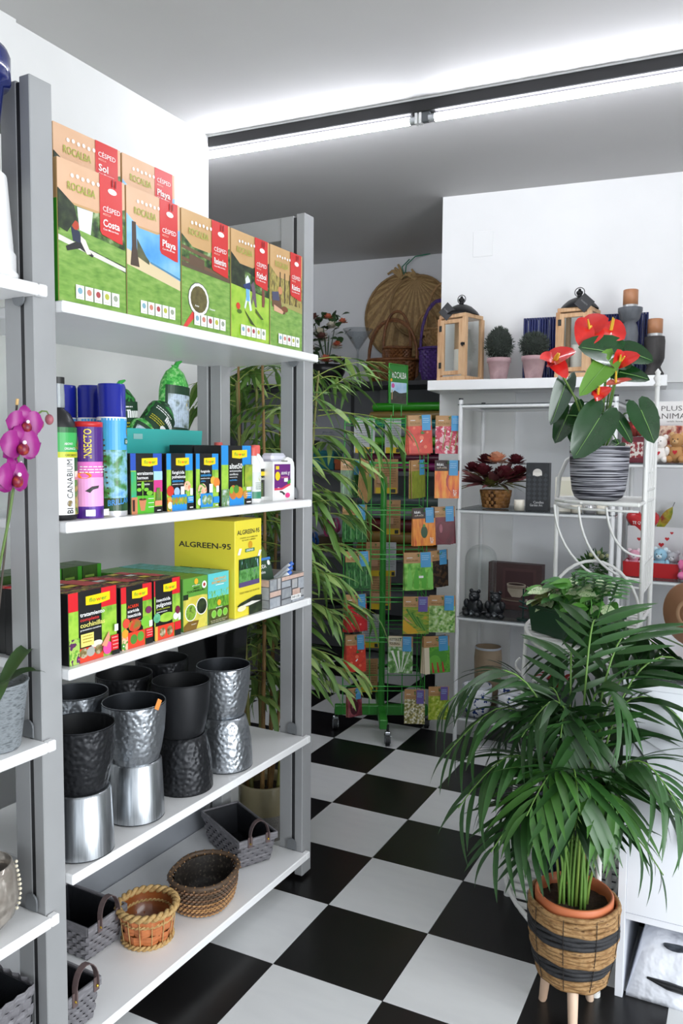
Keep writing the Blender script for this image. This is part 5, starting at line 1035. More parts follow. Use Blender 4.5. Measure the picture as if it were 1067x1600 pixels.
def dress(P, kind, k):
    if kind == 'tomato':
        for x, y, r in ((.3, .62, .16), (.6, .36, .26), (.3, .2, .22), (.75, .12, .2), (.85, .5, .14)): P.ell(x, y, r, M('#d8381f', .3)); P.ell(x-.05, y+.05, r*.35, M('#ee7a58', .3))
        P.poly([(.5, .52), (.6, .50), (.7, .53), (.62, .56), (.58, .6)], M('#3f7a2c', .4)); P.poly([(.5, .28), (.6, .34), (.56, .36), (.46, .3)], WHT)
    elif kind == 'radish':
        for i in range(14): P.ell(.1+.8*((i*37) % 97)/97, .06+.56*((i*53) % 89)/89, .07+.02*(i % 3), M(('#d8485e', '#e88a96', '#c03048', '#efc0c4')[i % 4], .35))
        for x in (.25, .5, .7): P.poly([(x, .1), (x+.02, .1), (x+.14, .66), (x+.11, .66)], M('#8ab05a', .4))
    elif kind in ('chilli', 'jalapeno'):
        if kind == 'chilli': P.poly([(.52, .62), (.60, .60), (.54, .45), (.56, .30), (.70, .14), (.60, .20), (.48, .34), (.46, .50)], M('#b01c14', .3))
        else: P.ell(.5, .36, .15, M('#1f4a22', .3), ry=.16); P.ell(.5, .53, .06, M('#4f8a2c', .3), ry=.04)
        P.rect(.0, .72, 1, 1, M('#2c1410', .4)); P.rect(.55, .62, .95, .95, M('#4a1a12', .4)); P.text('REAL', .08, .86, .06, WHT, width=.3); P.text('chili', .08, .78, .05, WHT, width=.4); P.text('HOT', .9, .06, .09, WHT, vert=True, width=.26)
    elif kind == 'cucumber':
        for x in (.15, .38, .62, .85): P.poly([(x-.11, .02), (x+.1, .02), (x+.06, .55), (x, .66), (x-.06, .58)], N('cuke_%d' % int(x*100), ['#123f1c', '#2f7034', '#4a8a44'], 60, .3)); P.poly([(x-.03, .08), (x-.005, .08), (x-.01, .5), (x-.03, .5)], M('#8ab884', .35))
    elif kind == 'pea':
        for x in (.18, .42, .68, .9): P.poly([(x-.1, .05), (x+.06, .02), (x+.1, .3), (x+.02, .64), (x-.08, .4)], M(('#5ab03a', '#7cc85a')[int(x*10) % 2], .35))
        P.rect(.5, .32, .66, .38, WHT)
    elif kind == 'pepper':
        for x, y in ((.25, .5), (.6, .45), (.3, .2), (.7, .15)): P.ell(x, y, .2, M('#c8242c', .3), ry=.16); P.ell(x-.04, y+.04, .05, M('#f08a88', .3))
    elif kind == 'runner':
        for i in range(6): P.poly([(.1+.1*i, .66-.05*i), (.16+.1*i, .68-.05*i), (.62+.07*i, .22-.03*i), (.55+.07*i, .2-.03*i)], M(('#3f7a2c', '#6a9a3a')[i % 2], .4))
        P.poly([(0, .4), (.5, .12), (.6, .02), (.2, .0), (0, .1)], M('#d8a82c', .4)); P.poly([(.0, .5), (.3, .32), (.4, .26), (.1, .38)], M('#d89a80', .4))
    elif kind == 'chicory':
        for i in range(7): P.poly([(.44+.02*i, .04), (.47+.02*i, .04), (.2+.12*i, .62), (.1+.13*i, .60)], M(('#eef2e6', '#5f9a44')[i % 2], .4))
        P.rect(0, .72, .55, 1, M('#d8cdb0', .5)); P.text('KETEKE', .05, .88, .07, INK, width=.4); P.text('POURIAU', .05, .78, .06, INK, width=.42)
    elif kind == 'chard':
        P.ell(.55, .42, .36, M('#4f9a34', .4), ry=.24); P.ell(.4, .3, .24, M('#6ab440', .4), ry=.2)
        for x in (.3, .5, .7): P.poly([(x, .02), (x+.08, .02), (x+.02, .3), (x-.02, .3)], M('#c8303a', .35))
        P.rect(0, 0, .2, .72, M('#e8dcc0', .5))
    elif kind in ('beet', 'aubergine'):
        P.ell(.45, .34, .3, M('#6a1626' if kind == 'beet' else '#4a0f20', .25), ry=.28); P.ell(.36, .42, .07, M('#a85a68', .3), ry=.12)
    elif kind in ('lettuce', 'camomile', 'herb'):
        for i in range(22): P.ell(.08+.84*((i*41) % 83)/83, .05+.6*((i*29) % 71)/71, .05, M({'lettuce': ('#8ac05a', '#cfe4b0', '#5a9a3c'), 'camomile': ('#f6f2e2', '#e8dca0', '#d8d4b8'), 'herb': ('#a4c034', '#c8d870', '#7a9a24')}[kind][i % 3], .4))
Fy = -.215
T = tiers
packet(.155, Fy, T[0], .12, 'tomato', 'tomato seed packet on the top tier', n=5, w=.115)
packet(.300, Fy+.03, T[0], 0, 'radish', 'radish seed packet at the top corner of the rack', w=.13)
packet(-.095, .19, T[0], .05, 'greyback', 'grey seed packet seen from its back, top tier behind the wires', w=.11); packet(.055, .19, T[0], -.05, 'greyback', 'second grey seed packet seen from its back behind the wires', w=.085)
packet(.290, Fy, T[1], .05, 'chilli', 'red chilli seed packet with fiery background', w=.118)
packet(.150, Fy, T[1], .85, 'bean', 'bean seed packet turned edge-on beside the chilli packet', n=2, w=.11)
packet(.022, .19, T[1], 0, 'back', 'brown seed packet seen from its back in the second tier')
packet(-.165, Fy-.01, T[1], .2, 'cucumber', 'long cucumber seed packet half behind the dark fan of packets', w=.11)
for k in range(7):
    packet(-.108+.003*k, Fy-.02-.012*k, T[1]-.002*k, 1.25+.02*k, 'bean', 'dark seed packet in the fanned bundle, %s in the fan' % ORD[k], roll=.18-.06*k, w=.12)
packet(.178, Fy-.02, T[2], .08, 'jalapeno', 'orange jalapeño seed packet in the third tier', n=2, w=.108)
packet(.278, Fy+.02, T[2]+.004, .12, 'beet', 'maroon beetroot seed packet in the third tier', n=5, w=.112)
packet(-.150, Fy, T[2]+.012, -.1, 'cucumber', 'upper cucumber seed packet on the left column', w=.118); packet(.05, .19, T[2]+.01, 0, 'back', 'brown seed packet seen from its back in the third tier', w=.1)
packet(.155, Fy-.02, T[3], .06, 'pea', 'green pea pod seed packet in the fourth tier', w=.138, n=2)
packet(.255, Fy+.04, T[3]+.004, .5, 'mushroom', 'dark mushroom seed packet behind the pea packet', n=3, w=.12)
packet(-.135, Fy, T[3], -.05, 'cucumber', 'lower cucumber seed packet with blue tag', w=.118, n=2); packet(-.03, .19, T[3], 0, 'back', 'brown seed packet seen from its back in the fourth tier', w=.1); packet(.04, .19, T[3], 0, 'greyback', 'grey seed packet seen from its back in the fourth tier', w=.08)
packet(.150, Fy-.02, T[4]-.004, .05, 'runner', 'runner bean seed packet with purple tag', tag_mat=p_pu, w=.126); packet(.278, Fy, T[4], -.03, 'lettuce', 'curly lettuce seed packet in the fifth tier', w=.126)
packet(-.140, Fy, T[4], .35, 'pepper', 'dark red pepper seed packet in the fifth tier', n=3, w=.105); packet(.0, .19, T[4]+.03, -.2, 'back', 'brown seed packet seen from its back in the fifth tier', w=.11)
packet(.078, Fy-.02, T[5], -.1, 'chicory', 'white and green chicory seed packet', w=.118); packet(.252, Fy, T[5]-.004, .22, 'chard', 'swiss chard seed packet with red stems', n=4, w=.13)
packet(-.142, Fy, T[5], .1, 'tomato', 'red tomato seed packet low on the left column', n=4, w=.095); packet(-.05, .19, T[5]+.02, 0, 'greyback', 'grey seed packet seen from its back in the sixth tier', w=.1)
packet(.150, Fy-.02, T[6]-.02, -.06, 'camomile', 'camomile seed packet with purple tag in the bottom tier', tag_mat=p_pu, w=.1, h=.17); packet(.268, Fy, T[6]-.01, .08, 'herb', 'yellow green herb seed packet in the bottom tier', tag_mat=p_pu, w=.1, h=.165)
packet(-.145, Fy-.01, T[6]-.02, .4, 'aubergine', 'dark aubergine seed packet near the floor', n=2, w=.075, h=.14); packet(-.06, .19, T[6]+.02, .1, 'back', 'brown seed packet seen from its back in the bottom tier', w=.1)

# ================================================================== THE ALCOVE
m_dkf = N('dark_grey_board', ['#55565b', '#606166'], 4, .5); m_blkf = M('#1d1d20', .4)
av = empty('alcove_shelving', (-1.42, 2.98, 0), .06); tag(av, 'dark grey shelving in the alcove with black top shelf', 'shelving unit')
AH = [1.885, 1.30, .74, .50, .27]
for i, z in enumerate(AH):
    b = MB(); b.bbox(-.9, .93, 0, .40, z-.03, z, m_blkf if i == 0 else m_dkf, .002); b.build('shelf', av)
for x in (-.9, .02, .905):
    b = MB(); b.bbox(x, x+.025, .385, .405, 0, 1.855, m_dkf, .002); b.build('upright', av)
for x in (-.89, .905): MB().bbox(x, x+.02, .01, .38, 0, 1.855, m_dkf, .002).build('end_panel', av)
MB().bbox(.26, .32, .33, .38, 1.30, 1.855, M('#b8b8ba', .5), .003).build('pale_post', av)
MB().box(-.89, .92, .39, .40, .0, 1.855, M('#a4a6ac', .6)).build('back_panel', av)
def avp(x, y, z): c, s = math.cos(.06), math.sin(.06); return (-1.42+x*c-y*s, 2.98+x*s+y*c, z)
m_irid = N('pink_cellophane', ['#c890a8', '#b8a0c0'], 6, .25)
rolls = [('#8c1f6a', 'magenta'), ('#5a1030', 'maroon'), ('#2a3a2c', 'dark leaf-print'), ('#5fb02c', 'lime green'), ('#8a9094', 'grey'), ('#1f7a7c', 'teal'), ('#8a7038', 'olive brown'), ('#2f9a1c', 'bright green')]
def roll(x0, x1, y, z, r, col, label):
    e = empty('wrapping_roll', avp(x0, y, z), .06); tag(e, label, 'wrapping roll', 'rolls of wrapping film in the alcove')
    b = MB(); b.tube([(0, 0, r), (x1-x0, 0, r)], r, M(col, .3), 18); b.build('film', e); b = MB(); b.tube([(-.012, 0, r), (x1-x0+.012, 0, r)], r*.45, M('#a88a68', .7), 12); b.build('core', e)
for i, (c, nm) in enumerate(rolls):
    roll(.30+(.02 if i % 2 else .0)-(.06 if i < 2 else 0), .885, .07, AH[1]+.056*i, .028, c, '%s roll of wrapping film in the upper pile of the alcove' % nm)
for i, (c, nm) in enumerate((('#6e4a22', 'dark brown'), ('#8a6a34', 'tan'), ('#5a1a1c', 'dark red'), ('#7a7c80', 'steel grey'), ('#4a5a58', 'slate green'))):
    roll(.22, .885, .07, AH[2]+.08*i, .04, c, '%s roll of wrapping film in the lower pile of the alcove' % nm)
for i, (x, z, w, d, h, c, l) in enumerate(((-.05, AH[1], .16, .16, .13, '#1f6a72', 'teal gift box on the alcove shelf'), (.10, AH[1], .12, .14, .07, '#a0522c', 'terracotta box on the alcove shelf'), (-.22, AH[1], .14, .16, .2, '#2a2c30', 'black box on the alcove shelf'), (.0, AH[2]+.0, .2, .2, .10, '#5a4a30', 'dark olive box low in the alcove'), (.12, AH[4], .3, .2, .10, '#26282c', 'black tray on the lowest alcove shelf'))):
    b = MB(); b.bbox(-w/2, w/2, 0, d, 0, h, M(c, .45), .004); o = b.build('gift_box', None, avp(x, .06, z+.0005), .06); tag(o, l, 'box', 'boxes on the alcove shelves'); MB().bbox(-w/2-.003, w/2+.003, -.003, d+.003, h-.025, h+.003, M(c, .35), .002).build('box_lid', o)
# gauze ribbons and bows
for i, (x, z, c, l) in enumerate(((-.12, AH[2], '#2f6ab8', 'blue ribbon bow on the alcove shelf'), (.04, AH[2]+.104, '#c8508a', 'pink ribbon bow on the dark olive box'))):
    e = empty('ribbon_bow', avp(x, .03, z+.0005), .06); tag(e, l, 'bow', 'ribbon bows in the alcove')
    for k in range(8):
        a = 2*PI*k/8; n = 10; v = []; f = []
        for j in range(n+1):
            t = 2*PI*j/n; rr = .06*(1-math.cos(t))/2; c_ = Vector((math.cos(a)*rr, -.01+math.sin(a)*rr*.6, .07+.05*math.sin(t)*(1 if k % 2 else .8)+.02*math.sin(a)))
            v += [c_+Vector((0, -.018, 0)), c_+Vector((0, .018, 0))]
        for j in range(n): f.append((2*j, 2*j+1, 2*j+3, 2*j+2))
        zmin = min(p[2] for p in v); v = [Vector((p[0], p[1], p[2]-(zmin if zmin < 0 else 0))) for p in v]
        MB().add(v, f, M(c, .3), True).build('loop', e)
    MB().cyl((0, -.01, 0), .02, .07, M(c, .3), 10).build('knot', e)
# willow baskets on the top
m_wb = N('brown_willow', ['#5a3418', '#7a4a24', '#8f5e34'], 50, .5); m_wt = N('tan_willow', ['#9a7444', '#b08a58', '#7f5c30'], 50, .55); m_wp = N('purple_willow', ['#3a2060', '#4f2f7c', '#2a1848'], 50, .5)
def willow(x, y, w, d, h, hh, mat, label, rot=0, z=None, rows=9, two=False):
    p = avp(x, y, (AH[0] if z is None else z)+.0005); e = empty('willow_basket', p, rot); tag(e, label, 'basket', 'willow gift baskets on the alcove top shelf')
    weave_rows(e, w, d, .004, h, rows, 22, min(w, d)*.42, .18, [mat], amp=.005, name='willow_row', gap=-.05, bulge=.03)
    MB().lathe([(0, .01), (.80, .01), (.96, h)], M('#2a1a10', .8) if mat is not m_wt else M('#6a4a28', .8), 28, sx=w/2, sy=d/2).build('lining', e)
    pp = ring_pts(w*1.02, d*1.02, 36, min(w, d)*.43); MB().tube([(q.x, q.y, h+.006) for q, _ in pp], .010, mat, 7, closed=True).build('rim', e)
    if hh:
        pts = [(-w/2*1.0, 0, h*.3)]+[(-w/2*1.0*math.cos(PI*i/14), 0, h+(hh-h)*math.sin(PI*i/14)**.8) for i in range(15)]+[(w/2, 0, h*.3)]
        MB().tube(pts, .0095, mat, 8).build('handle', e)
        if two: MB().tube([(q[0]*.97, .012*math.sin(4*q[2]*30), q[2]-.012) for q in pts], .006, mat, 6).build('handle_twist', e)
willow(.41, .17, .33, .24, .14, .42, m_wb, 'brown willow basket with tall arched handle beside the purple one', rot=.2, two=True)
willow(.44, .17, .18, .15, .11, .36, m_wb, 'smaller brown willow basket nested in the larger brown one', rot=.5, z=AH[0]+.11)
willow(.74, .14, .25, .20, .20, .52, m_wp, 'purple willow basket with tall handle next to the white pillar', rot=.1, rows=12, two=True)
willow(.72, .30, .24, .13, .13, .44, m_wt, 'tan willow basket behind the purple basket', rot=.1, z=AH[0]+.22); 
b = MB(); b.bbox(-.1, .1, 0, .11, 0, .22, M('#4a3020', .6), .004); o = b.build('basket_plinth_box', None, avp(.72, .275, AH[0]+.0005), .06); tag(o, 'dark brown box under the tan willow basket', 'box'); MB().bbox(-.103, .103, -.003, .113, .19, .223, M('#5a3c28', .6), .002).build('box_lid', o)
# woven palm-leaf plaques on the back wall
m_fan = N('dried_palm_leaf', ['#a8895a', '#bfa06e', '#8f7145'], 30, .7, bump=(90, .4)); m_fan2 = N('dried_palm_dark', ['#8a6c42', '#a3845a'], 30, .7)
def wallp(x, z, off): a_ = math.atan2(.075, .915); q = Vector((-1.2, 3.412, 0)); s = (x-q.x)/math.cos(a_); return (x+math.sin(a_)*off, q.y+math.sin(a_)*s-math.cos(a_)*off, z)
def plaque(x, z, R_, off, label, ribs=34):
    e = empty('palm_leaf_fan', wallp(x, z, off), math.atan2(.075, .915)); tag(e, label, 'wall decoration', 'woven palm leaf fans hung on the back wall')
    n = ribs; apex = Vector((-.02, 0, R_*.92))
    for i in range(n):
        a0 = 2*PI*i/n-PI/2; a1 = 2*PI*(i+1)/n-PI/2; p0 = Vector((R_*math.cos(a0), 0, R_*1.02*math.sin(a0))); p1 = Vector((R_*math.cos(a1), 0, R_*1.02*math.sin(a1))); mid = (p0+p1)/2+Vector((0, -.006, 0))
        MB().add([apex, p0, mid, p1, apex+Vector((0, .006, 0)), p0+Vector((0, .008, 0)), p1+Vector((0, .008, 0))], [(0, 1, 2), (0, 2, 3), (4, 6, 5), (1, 5, 6), (1, 6, 3), (1, 3, 2)], m_fan if i % 2 else m_fan2).build('leaf_rib', e)
    b = MB(); b.tube([(R_*1.0*math.cos(2*PI*i/40), -.006, R_*1.02*math.sin(2*PI*i/40)) for i in range(40)], .009, m_fan2, 6, closed=True); b.build('rim', e)
    for k in range(4): MB().tube([(-.02, 0, R_*.9), (-.03-.02*k, -.01, R_*1.1), (-.05-.025*k, -.01, R_*1.24-.02*k)], [.014, .01, .007], m_fan, 6).build('stalk_end', e)
    b = MB(); pts = [(-.02+.10*math.cos(PI*i/12), -.035, R_*.78-.38*math.sin(PI*i/12)*R_/.3) for i in range(13)]
    return e
plaque(-1.035, 2.36, .285, .02, 'large round woven palm leaf fan on the back wall'); plaque(-.93, 2.42, .20, .045, 'smaller palm leaf fan overlapping the large one')
b = MB(); b.tube([wallp(-1.03, 2.62, .05), wallp(-1.02, 2.70, .05), wallp(-.96, 2.755, .04), wallp(-.86, 2.77, .02)], .004, M('#1f7a5a', .4), 6); b.tube([wallp(-1.03, 2.62, .05), wallp(-1.05, 2.69, .05), wallp(-1.0, 2.74, .04)], .004, M('#1f7a5a', .4), 6); o = b.build('green_ribbon', None); tag(o, 'green ribbon tied to the palm leaf fan, hanging from the ceiling', 'ribbon')
# tan hoop handles leaning before the fan
for k, (x, hh) in enumerate(((-.83, .34), (-.90, .22))):
    pts = [Vector((x, 3.30, AH[0]+.0125))+Vector((-.12*math.cos(PI*i/14), 0, hh*1.35*math.sin(PI*i/14)**.8)) for i in range(15)]
    o = MB().tube(pts, .008, m_wt, 7).build('cane_hoop'); tag(o, ('tall', 'low')[k]+' tan cane hoop before the palm leaf fans', 'hoop', 'cane hoops')
# martini glass vase
e = empty('martini_vase', avp(.215, .03, AH[0]+.0005)); tag(e, 'large clear martini shaped glass vase on the black shelf', 'vase')
b = MB(); b.lathe([(0, 0), (.065, 0), (.065, .005), (.012, .014), (.007, .03), (.0065, .20), (.010, .21), (.10, .345), (.098, .345), (.006, .215)], GLASS('vase_glass', (.86, .88, .89)), 32); b.build('glass', e)
for i in range(3):
    e = empty('globe_vase', avp(.06+.11*i, .04, AH[1]+.0005+(.132 if i == 0 else (.072 if i == 1 else 0)))); e.location = avp(-.04+.14*i-(.02 if i == 1 else 0), .12, AH[1]+.0005+(.134, .074, .0)[i]); tag(e, 'small clear globe vase in the alcove, %s from the shelving unit' % ORD[i], 'vase', 'small globe vases in the alcove')
    b = MB(); b.lathe([(0, 0), (.03, 0), (.055, .03), (.062, .06), (.05, .1), (.035, .12), (.037, .128), (.034, .128), (.03, .118)], GLASS(), 24); b.build('glass', e)
# artificial flowers in a black planter
e = empty('silk_flower_planter', avp(-.02, .06, AH[0]+.0005)); tag(e, 'white and coral silk flowers with ivy in a black planter on the alcove top', 'flower arrangement')
b = MB(); b.lathe([(0, 0), (.085, 0), (.12, .07), (.125, .12), (.11, .12), (0, .10)], M('#151517', .35), 28); b.build('planter', e)
rnd = random.Random(5); m_iv = N('ivy_leaf', ['#24401f', '#3a5a2c'], 20, .5); ivm = mesh_only(lance(.06, .05, .3, .2, m_iv, 5, peak=.4), 'leaf'); m_fw = N('cream_petal', ['#e0d8c4', '#f0ead8'], 30, .6); m_fc = N('coral_petal', ['#c8573c', '#e08a6a'], 30, .6); m_fb = N('brown_petal', ['#5a3a34', '#7a5048'], 30, .6)
def bloom(e, p, r, mat, n=16, name='bloom'):
    b = MB()
    for k in range(n):
        t = k/n; a = k*2.4; q = 1.3*(1-t)**.8; d = Vector((math.cos(a)*math.sin(q), math.sin(a)*math.sin(q), math.cos(q))); s = d.cross(Vector((0, 0, 1))); s = s.normalized()*r*.45 if s.length > .05 else Vector((r*.4, 0, 0)); u_ = d.cross(s).normalized()*r*.4; c = Vector(p)+d*r*.75
        b.add([Vector(p)+d*r*.2, c-s*.8, c-s*.6+d*r*.3+u_*.3, c+d*r*.42+u_*.5, c+s*.6+d*r*.3+u_*.3, c+s*.8], [(0, 1, 2, 3), (0, 3, 4, 5)], mat, True)
    return b.build(name, e)
for i in range(16):
    p = (rnd.uniform(-.13, .13), rnd.uniform(-.10, .05), rnd.uniform(.13, .42)); bloom(e, p, rnd.uniform(.032, .05), (m_fw, m_fw, m_fc, m_fb)[i % 4])
for i in range(60):
    p = Vector((rnd.uniform(-.15, .15), rnd.uniform(-.11, .07), rnd.uniform(.12, .46))); d = Vector((rnd.uniform(-1, 1), rnd.uniform(-1, .4), rnd.uniform(-.4, .8))); o = inst(ivm, 'leaf', e); o.matrix_local = Matrix.Translation(p) @ basis(d, (rnd.uniform(-.4, .4), -.5, 1))
for i in range(8): MB().tube([(0, 0, .1), (rnd.uniform(-.1, .1), rnd.uniform(-.08, .04), rnd.uniform(.28, .4))], .003, m_iv, 5).build('stem', e)
# ================================================================== WHITE FLOATING SHELF AND ITS ORNAMENTS
sh = MB().bbox(0, 1.13, 0, .26, 0, .05, M('#f4f4f4', .4), .002).build('floating_shelf', None, wl(0, .26, 1.738), WA); tag(sh, 'long white floating shelf on the white wall', 'shelf')
ZF = 1.7885
m_pine = N('raw_pine', ['#c49a70', '#d4ae86', '#b88a60'], 10, .6, stretch=(4, 4, .5)); m_lblk = M('#141416', .4, .3)
def lantern(s, d, rot, label, tagside):
    e = empty('wooden_lantern', wl(s, d, ZF), WA+rot); tag(e, label, 'lantern', 'wooden candle lanterns on the floating shelf')
    w, h = .075, .335
    b = MB(); b.bbox(-w-.012, w+.012, -w-.012, w+.012, 0, .022, m_pine, .002); b.build('base', e); b = MB(); b.bbox(-w-.006, w+.006, -w-.006, w+.006, h-.02, h, m_pine, .002); b.build('top_board', e)
    for x in (-1, 1):
        for y in (-1, 1): MB().bbox(x*w-.011, x*w+.011, y*w-.011, y*w+.011, .022, h-.02, m_pine, .0015).build('corner_post', e)
    dr = empty('door', (0, -w-.004, 0)); dr.parent = e
    for x0, x1, z0, z1 in ((-w+.008, -w+.030, .03, h-.028), (w-.030, w-.008, .03, h-.028), (-w+.030, w-.030, .03, .05), (-w+.030, w-.030, h-.048, h-.028)): MB().bbox(x0, x1, -.008, .006, z0, z1, m_pine, .0012).build('door_rail', dr)
    MB().box(-w+.03, w-.03, -.001, .0, .05, h-.048, GLASS()).build('pane', dr)
    for z in (.065, h-.085): MB().bbox(-w+.001, -w+.017, -.0105, -.008, z, z+.03, M('#3a3a38', .5, .6), .001).build('hinge', dr)
    b = MB(); b.bbox(w-.014, w+.008, -.014, -.008, h*.52, h*.52+.012, m_lblk, .001); b.bbox(w-.006, w+.0, -.018, -.012, h*.50, h*.56, m_lblk, .001); b.build('latch', dr)
    for x in (-1, 1): MB().box(x*w-.0005, x*w+.0005, -w+.011, w-.011, .022, h-.02, GLASS()).build('pane', e)
    MB().box(-w+.011, w-.011, w-.0005, w+.0005, .022, h-.02, GLASS()).build('pane', e)
    b = MB(); b.lathe([(w*1.22, h), (w*1.2, h+.006), (w*1.05, h+.02), (w*.72, h+.042), (w*.35, h+.055), (.012, h+.058), (.011, h+.07), (.016, h+.075), (.016, h+.085), (.008, h+.09), (.006, h+.098), (.0, h+.10)], m_lblk, 24); b.build('metal_roof', e)
    b = MB(); b.tube([(.024*math.cos(a), 0, h+.083+.022*math.sin(a)) for a in [2*PI*i/20 for i in range(20)]], .002, m_lblk, 6, closed=True); b.build('ring_handle', e)
    MB().lathe([(0, .0225), (.034, .0225), (.035, .025), (.035, .16), (.033, .164), (0, .163)], M('#efeae0', .5), 24).build('pillar_candle', e)
    x = -.03 if tagside < 0 else .05
    t = MB(); t.bbox(-.034, .034, -.001, .001, -.034, .034, M('#1c1d20', .5), .0005); t = t.build('hang_tag', e, (x, -w*1.12, h+.015), rot=(-.2, .75, 0)); P = Print((-.034, -.001, -.034), (1, 0, 0), (0, 0, 1), .068, .068); P.text('FLORISTA', .2, .46, .09, M('#8a8a8a', .5), width=.6); P.build('tag_print', t)
lantern(.140, .135, -.38, 'wooden lantern at the near end of the floating shelf by the pillar edge', -1)
lantern(.722, .140, -.22, 'wooden lantern behind the red anthurium flowers', 1)
m_rosep = N('aged_pink_terracotta', ['#a8868a', '#b89a9c', '#94787c'], 12, .8); m_box = N('grey_green_topiary', ['#2c342c', '#475046', '#39423a'], 60, .9)
def topiary(s, d, tall, label):
    e = empty('potted_topiary', wl(s, d, ZF), WA); tag(e, label, 'artificial topiary', 'small topiaries on the floating shelf')
    MB().lathe([(0, 0), (.038, 0), (.04, .003), (.055, .088), (.060, .090), (.061, .112), (.056, .112), (.052, .10), (0, .10)], m_rosep, 28).build('pot', e)
    b = MB(); r_ = random.Random(int(s*100)); hz = .155 if tall else .115
    for i in range(700):
        a = r_.uniform(0, 2*PI); q = math.acos(r_.uniform(-1, 1)); d_ = Vector((math.sin(q)*math.cos(a), math.sin(q)*math.sin(a), math.cos(q))); rad = .072*r_.uniform(.82, 1.0)
        p = Vector((d_.x*rad*(1 if d_.z < 0.2 or not tall else 1-.28*d_.z), d_.y*rad*(1 if d_.z < .2 or not tall else 1-.28*d_.z), .112+hz*.46+d_.z*hz*.52)); t = (d_+Vector((r_.uniform(-.6, .6), r_.uniform(-.6, .6), r_.uniform(-.2, .6)))).normalized(); sd = t.orthogonal().normalized()*.003
        b.add([p-sd, p+sd, p+t*.016], [(0, 1, 2)], m_box)
    o = b.build('foliage', e); o['kind'] = 'stuff'
    MB().ball((0, 0, .112+hz*.46), .064, M('#252b25', .95), 18, 12, 1, 1, hz*.5/.064).build('leaf_core', e)
topiary(.340, .15, True, 'egg-shaped topiary in a pink clay pot beside the near lantern'); topiary(.517, .183, False, 'ball topiary in a pink clay pot before the blue striped vase')
m_nav = N('navy_ribbed_glaze', ['#151b44', '#232c66', '#10142f'], 30, .2, stretch=(20, 20, .4), coat=.5); m_wd = M('#c8ccd8', .4)
def ribbed(s0, s1, d, label):
    w = s1-s0; e = empty('ribbed_planter', wl(s0, d, ZF), WA); tag(e, label, 'planter', 'navy ribbed planters on the floating shelf')
    n = int(w/.012)
    MB().bbox(.006, w-.006, .006, .094, 0, .305, M('#12163a', .3), .004).build('planter_core', e)
    for i in range(n):
        x = w*(i+.5)/n; MB().tube([(x, .004, 0.001), (x, .004, .312)], .0062, m_nav, 8).build('rib', e)
    for i in range(2, n, 4): MB().tube([(w*i/n, -.0008, .03), (w*i/n, -.0008, .30)], .0009, m_wd, 5).build('glaze_line', e)
ribbed(.450, .615, .102, 'navy ribbed planter behind the ball topiary'); ribbed(.815, .925, .102, 'navy ribbed planter behind the red flowers, beside the lantern'); ribbed(.935, 1.040, .102, 'navy ribbed planter behind the grey candlestick')
m_gw1 = N('grey_washed_wood', ['#4e5156', '#66696e', '#404348'], 16, .7, stretch=(1, 1, .3)); m_cop = M('#b07a56', .45)
def cstick(s, d, prof, mat, ch, cr_, label):
    e = empty('candle_holder', wl(s, d, ZF), WA); tag(e, label, 'candle holder', 'turned candle holders on the floating shelf')
    MB().lathe(prof, mat, 32).build('turned_stem', e); top = prof[-1][1]
    MB().cyl((0, 0, top), cr_*.98, .014, M('#c8c8c8', .3, .6), 24).build('candle_cup', e); MB().lathe([(0, top+.014), (cr_, top+.014), (cr_, top+.014+ch), (cr_*.9, top+.016+ch), (0, top+.015+ch)], m_cop, 28).build('candle', e)
cstick(.958, .205, [(0, 0), (.05, 0), (.052, .012), (.03, .03), (.022, .06), (.026, .1), (.036, .14), (.040, .2), (.034, .235), (.026, .25), (.040, .262), (.044, .268), (.05, .29), (.055, .30), (.055, .318), (.0, .318)], m_gw1, .068, .034, 'tall grey turned candle holder with copper candle')
cstick(1.07, .17, [(0, 0), (.044, 0), (.046, .014), (.036, .03), (.03, .045), (.036, .06), (.04, .066), (.046, .085), (.047, .165), (.044, .185), (0, .185)], N('dark_washed_wood', ['#2c2a2a', '#3e3b3a', '#211f1f'], 16, .7, stretch=(1, 1, .3)), .066, .034, 'short dark turned candle holder with copper candle at the shelf end')
e = empty('white_mug', wl(.885, .22, ZF), WA); tag(e, 'white mug behind the anthurium leaves', 'mug')
MB().lathe([(0, 0), (.034, 0), (.04, .01), (.042, .085), (.039, .085), (.036, .012), (0, .01)], M('#e6e2da', .3), 28).build('cup', e); MB().tube([(.04, 0, .07), (.06, 0, .072), (.07, 0, .05), (.06, 0, .028), (.04, 0, .022)], .0045, M('#e6e2da', .3), 8).build('handle', e)

# ================================================================== WHITE TUBE AND GLASS DISPLAY STANDS
m_wt2 = M('#eceded', .35); m_gls = GLASS('smoked_glass', (.55, .57, .58))
def tube_stand(x0, x1, y0, y1, zs, top, label):
    e = empty('glass_display_stand', (x0, y0, 0)); tag(e, label, 'display stand', 'white tube stands with smoked glass shelves')
    W, D = x1-x0, y1-y0
    for x in (0, W):
        for y in (0, D):
            MB().tube([(x, y, .0), (x, y, top)], .0105, m_wt2, 12).build('pole', e); MB().cyl((x, y, top), .011, .008, M('#3a3a3c', .4), 12).build('pole_cap', e)
    for z in zs:
        for p, q in (((0, 0), (W, 0)), ((0, D), (W, D)), ((0, 0), (0, D)), ((W, 0), (W, D))):
            MB().tube([(p[0], p[1], z-.012), (q[0], q[1], z-.012)], .009, m_wt2, 10).build('rail', e)
        MB().box(-.012, W+.012, -.010, D+.01, z-.005, z-.0005, m_gls).build('glass_shelf', e)
tube_stand(-.108, .600, 1.875, 2.24, (1.655, 1.155, .635, .14), 1.675, 'white tube stand with smoked glass shelves beside the seed rack')
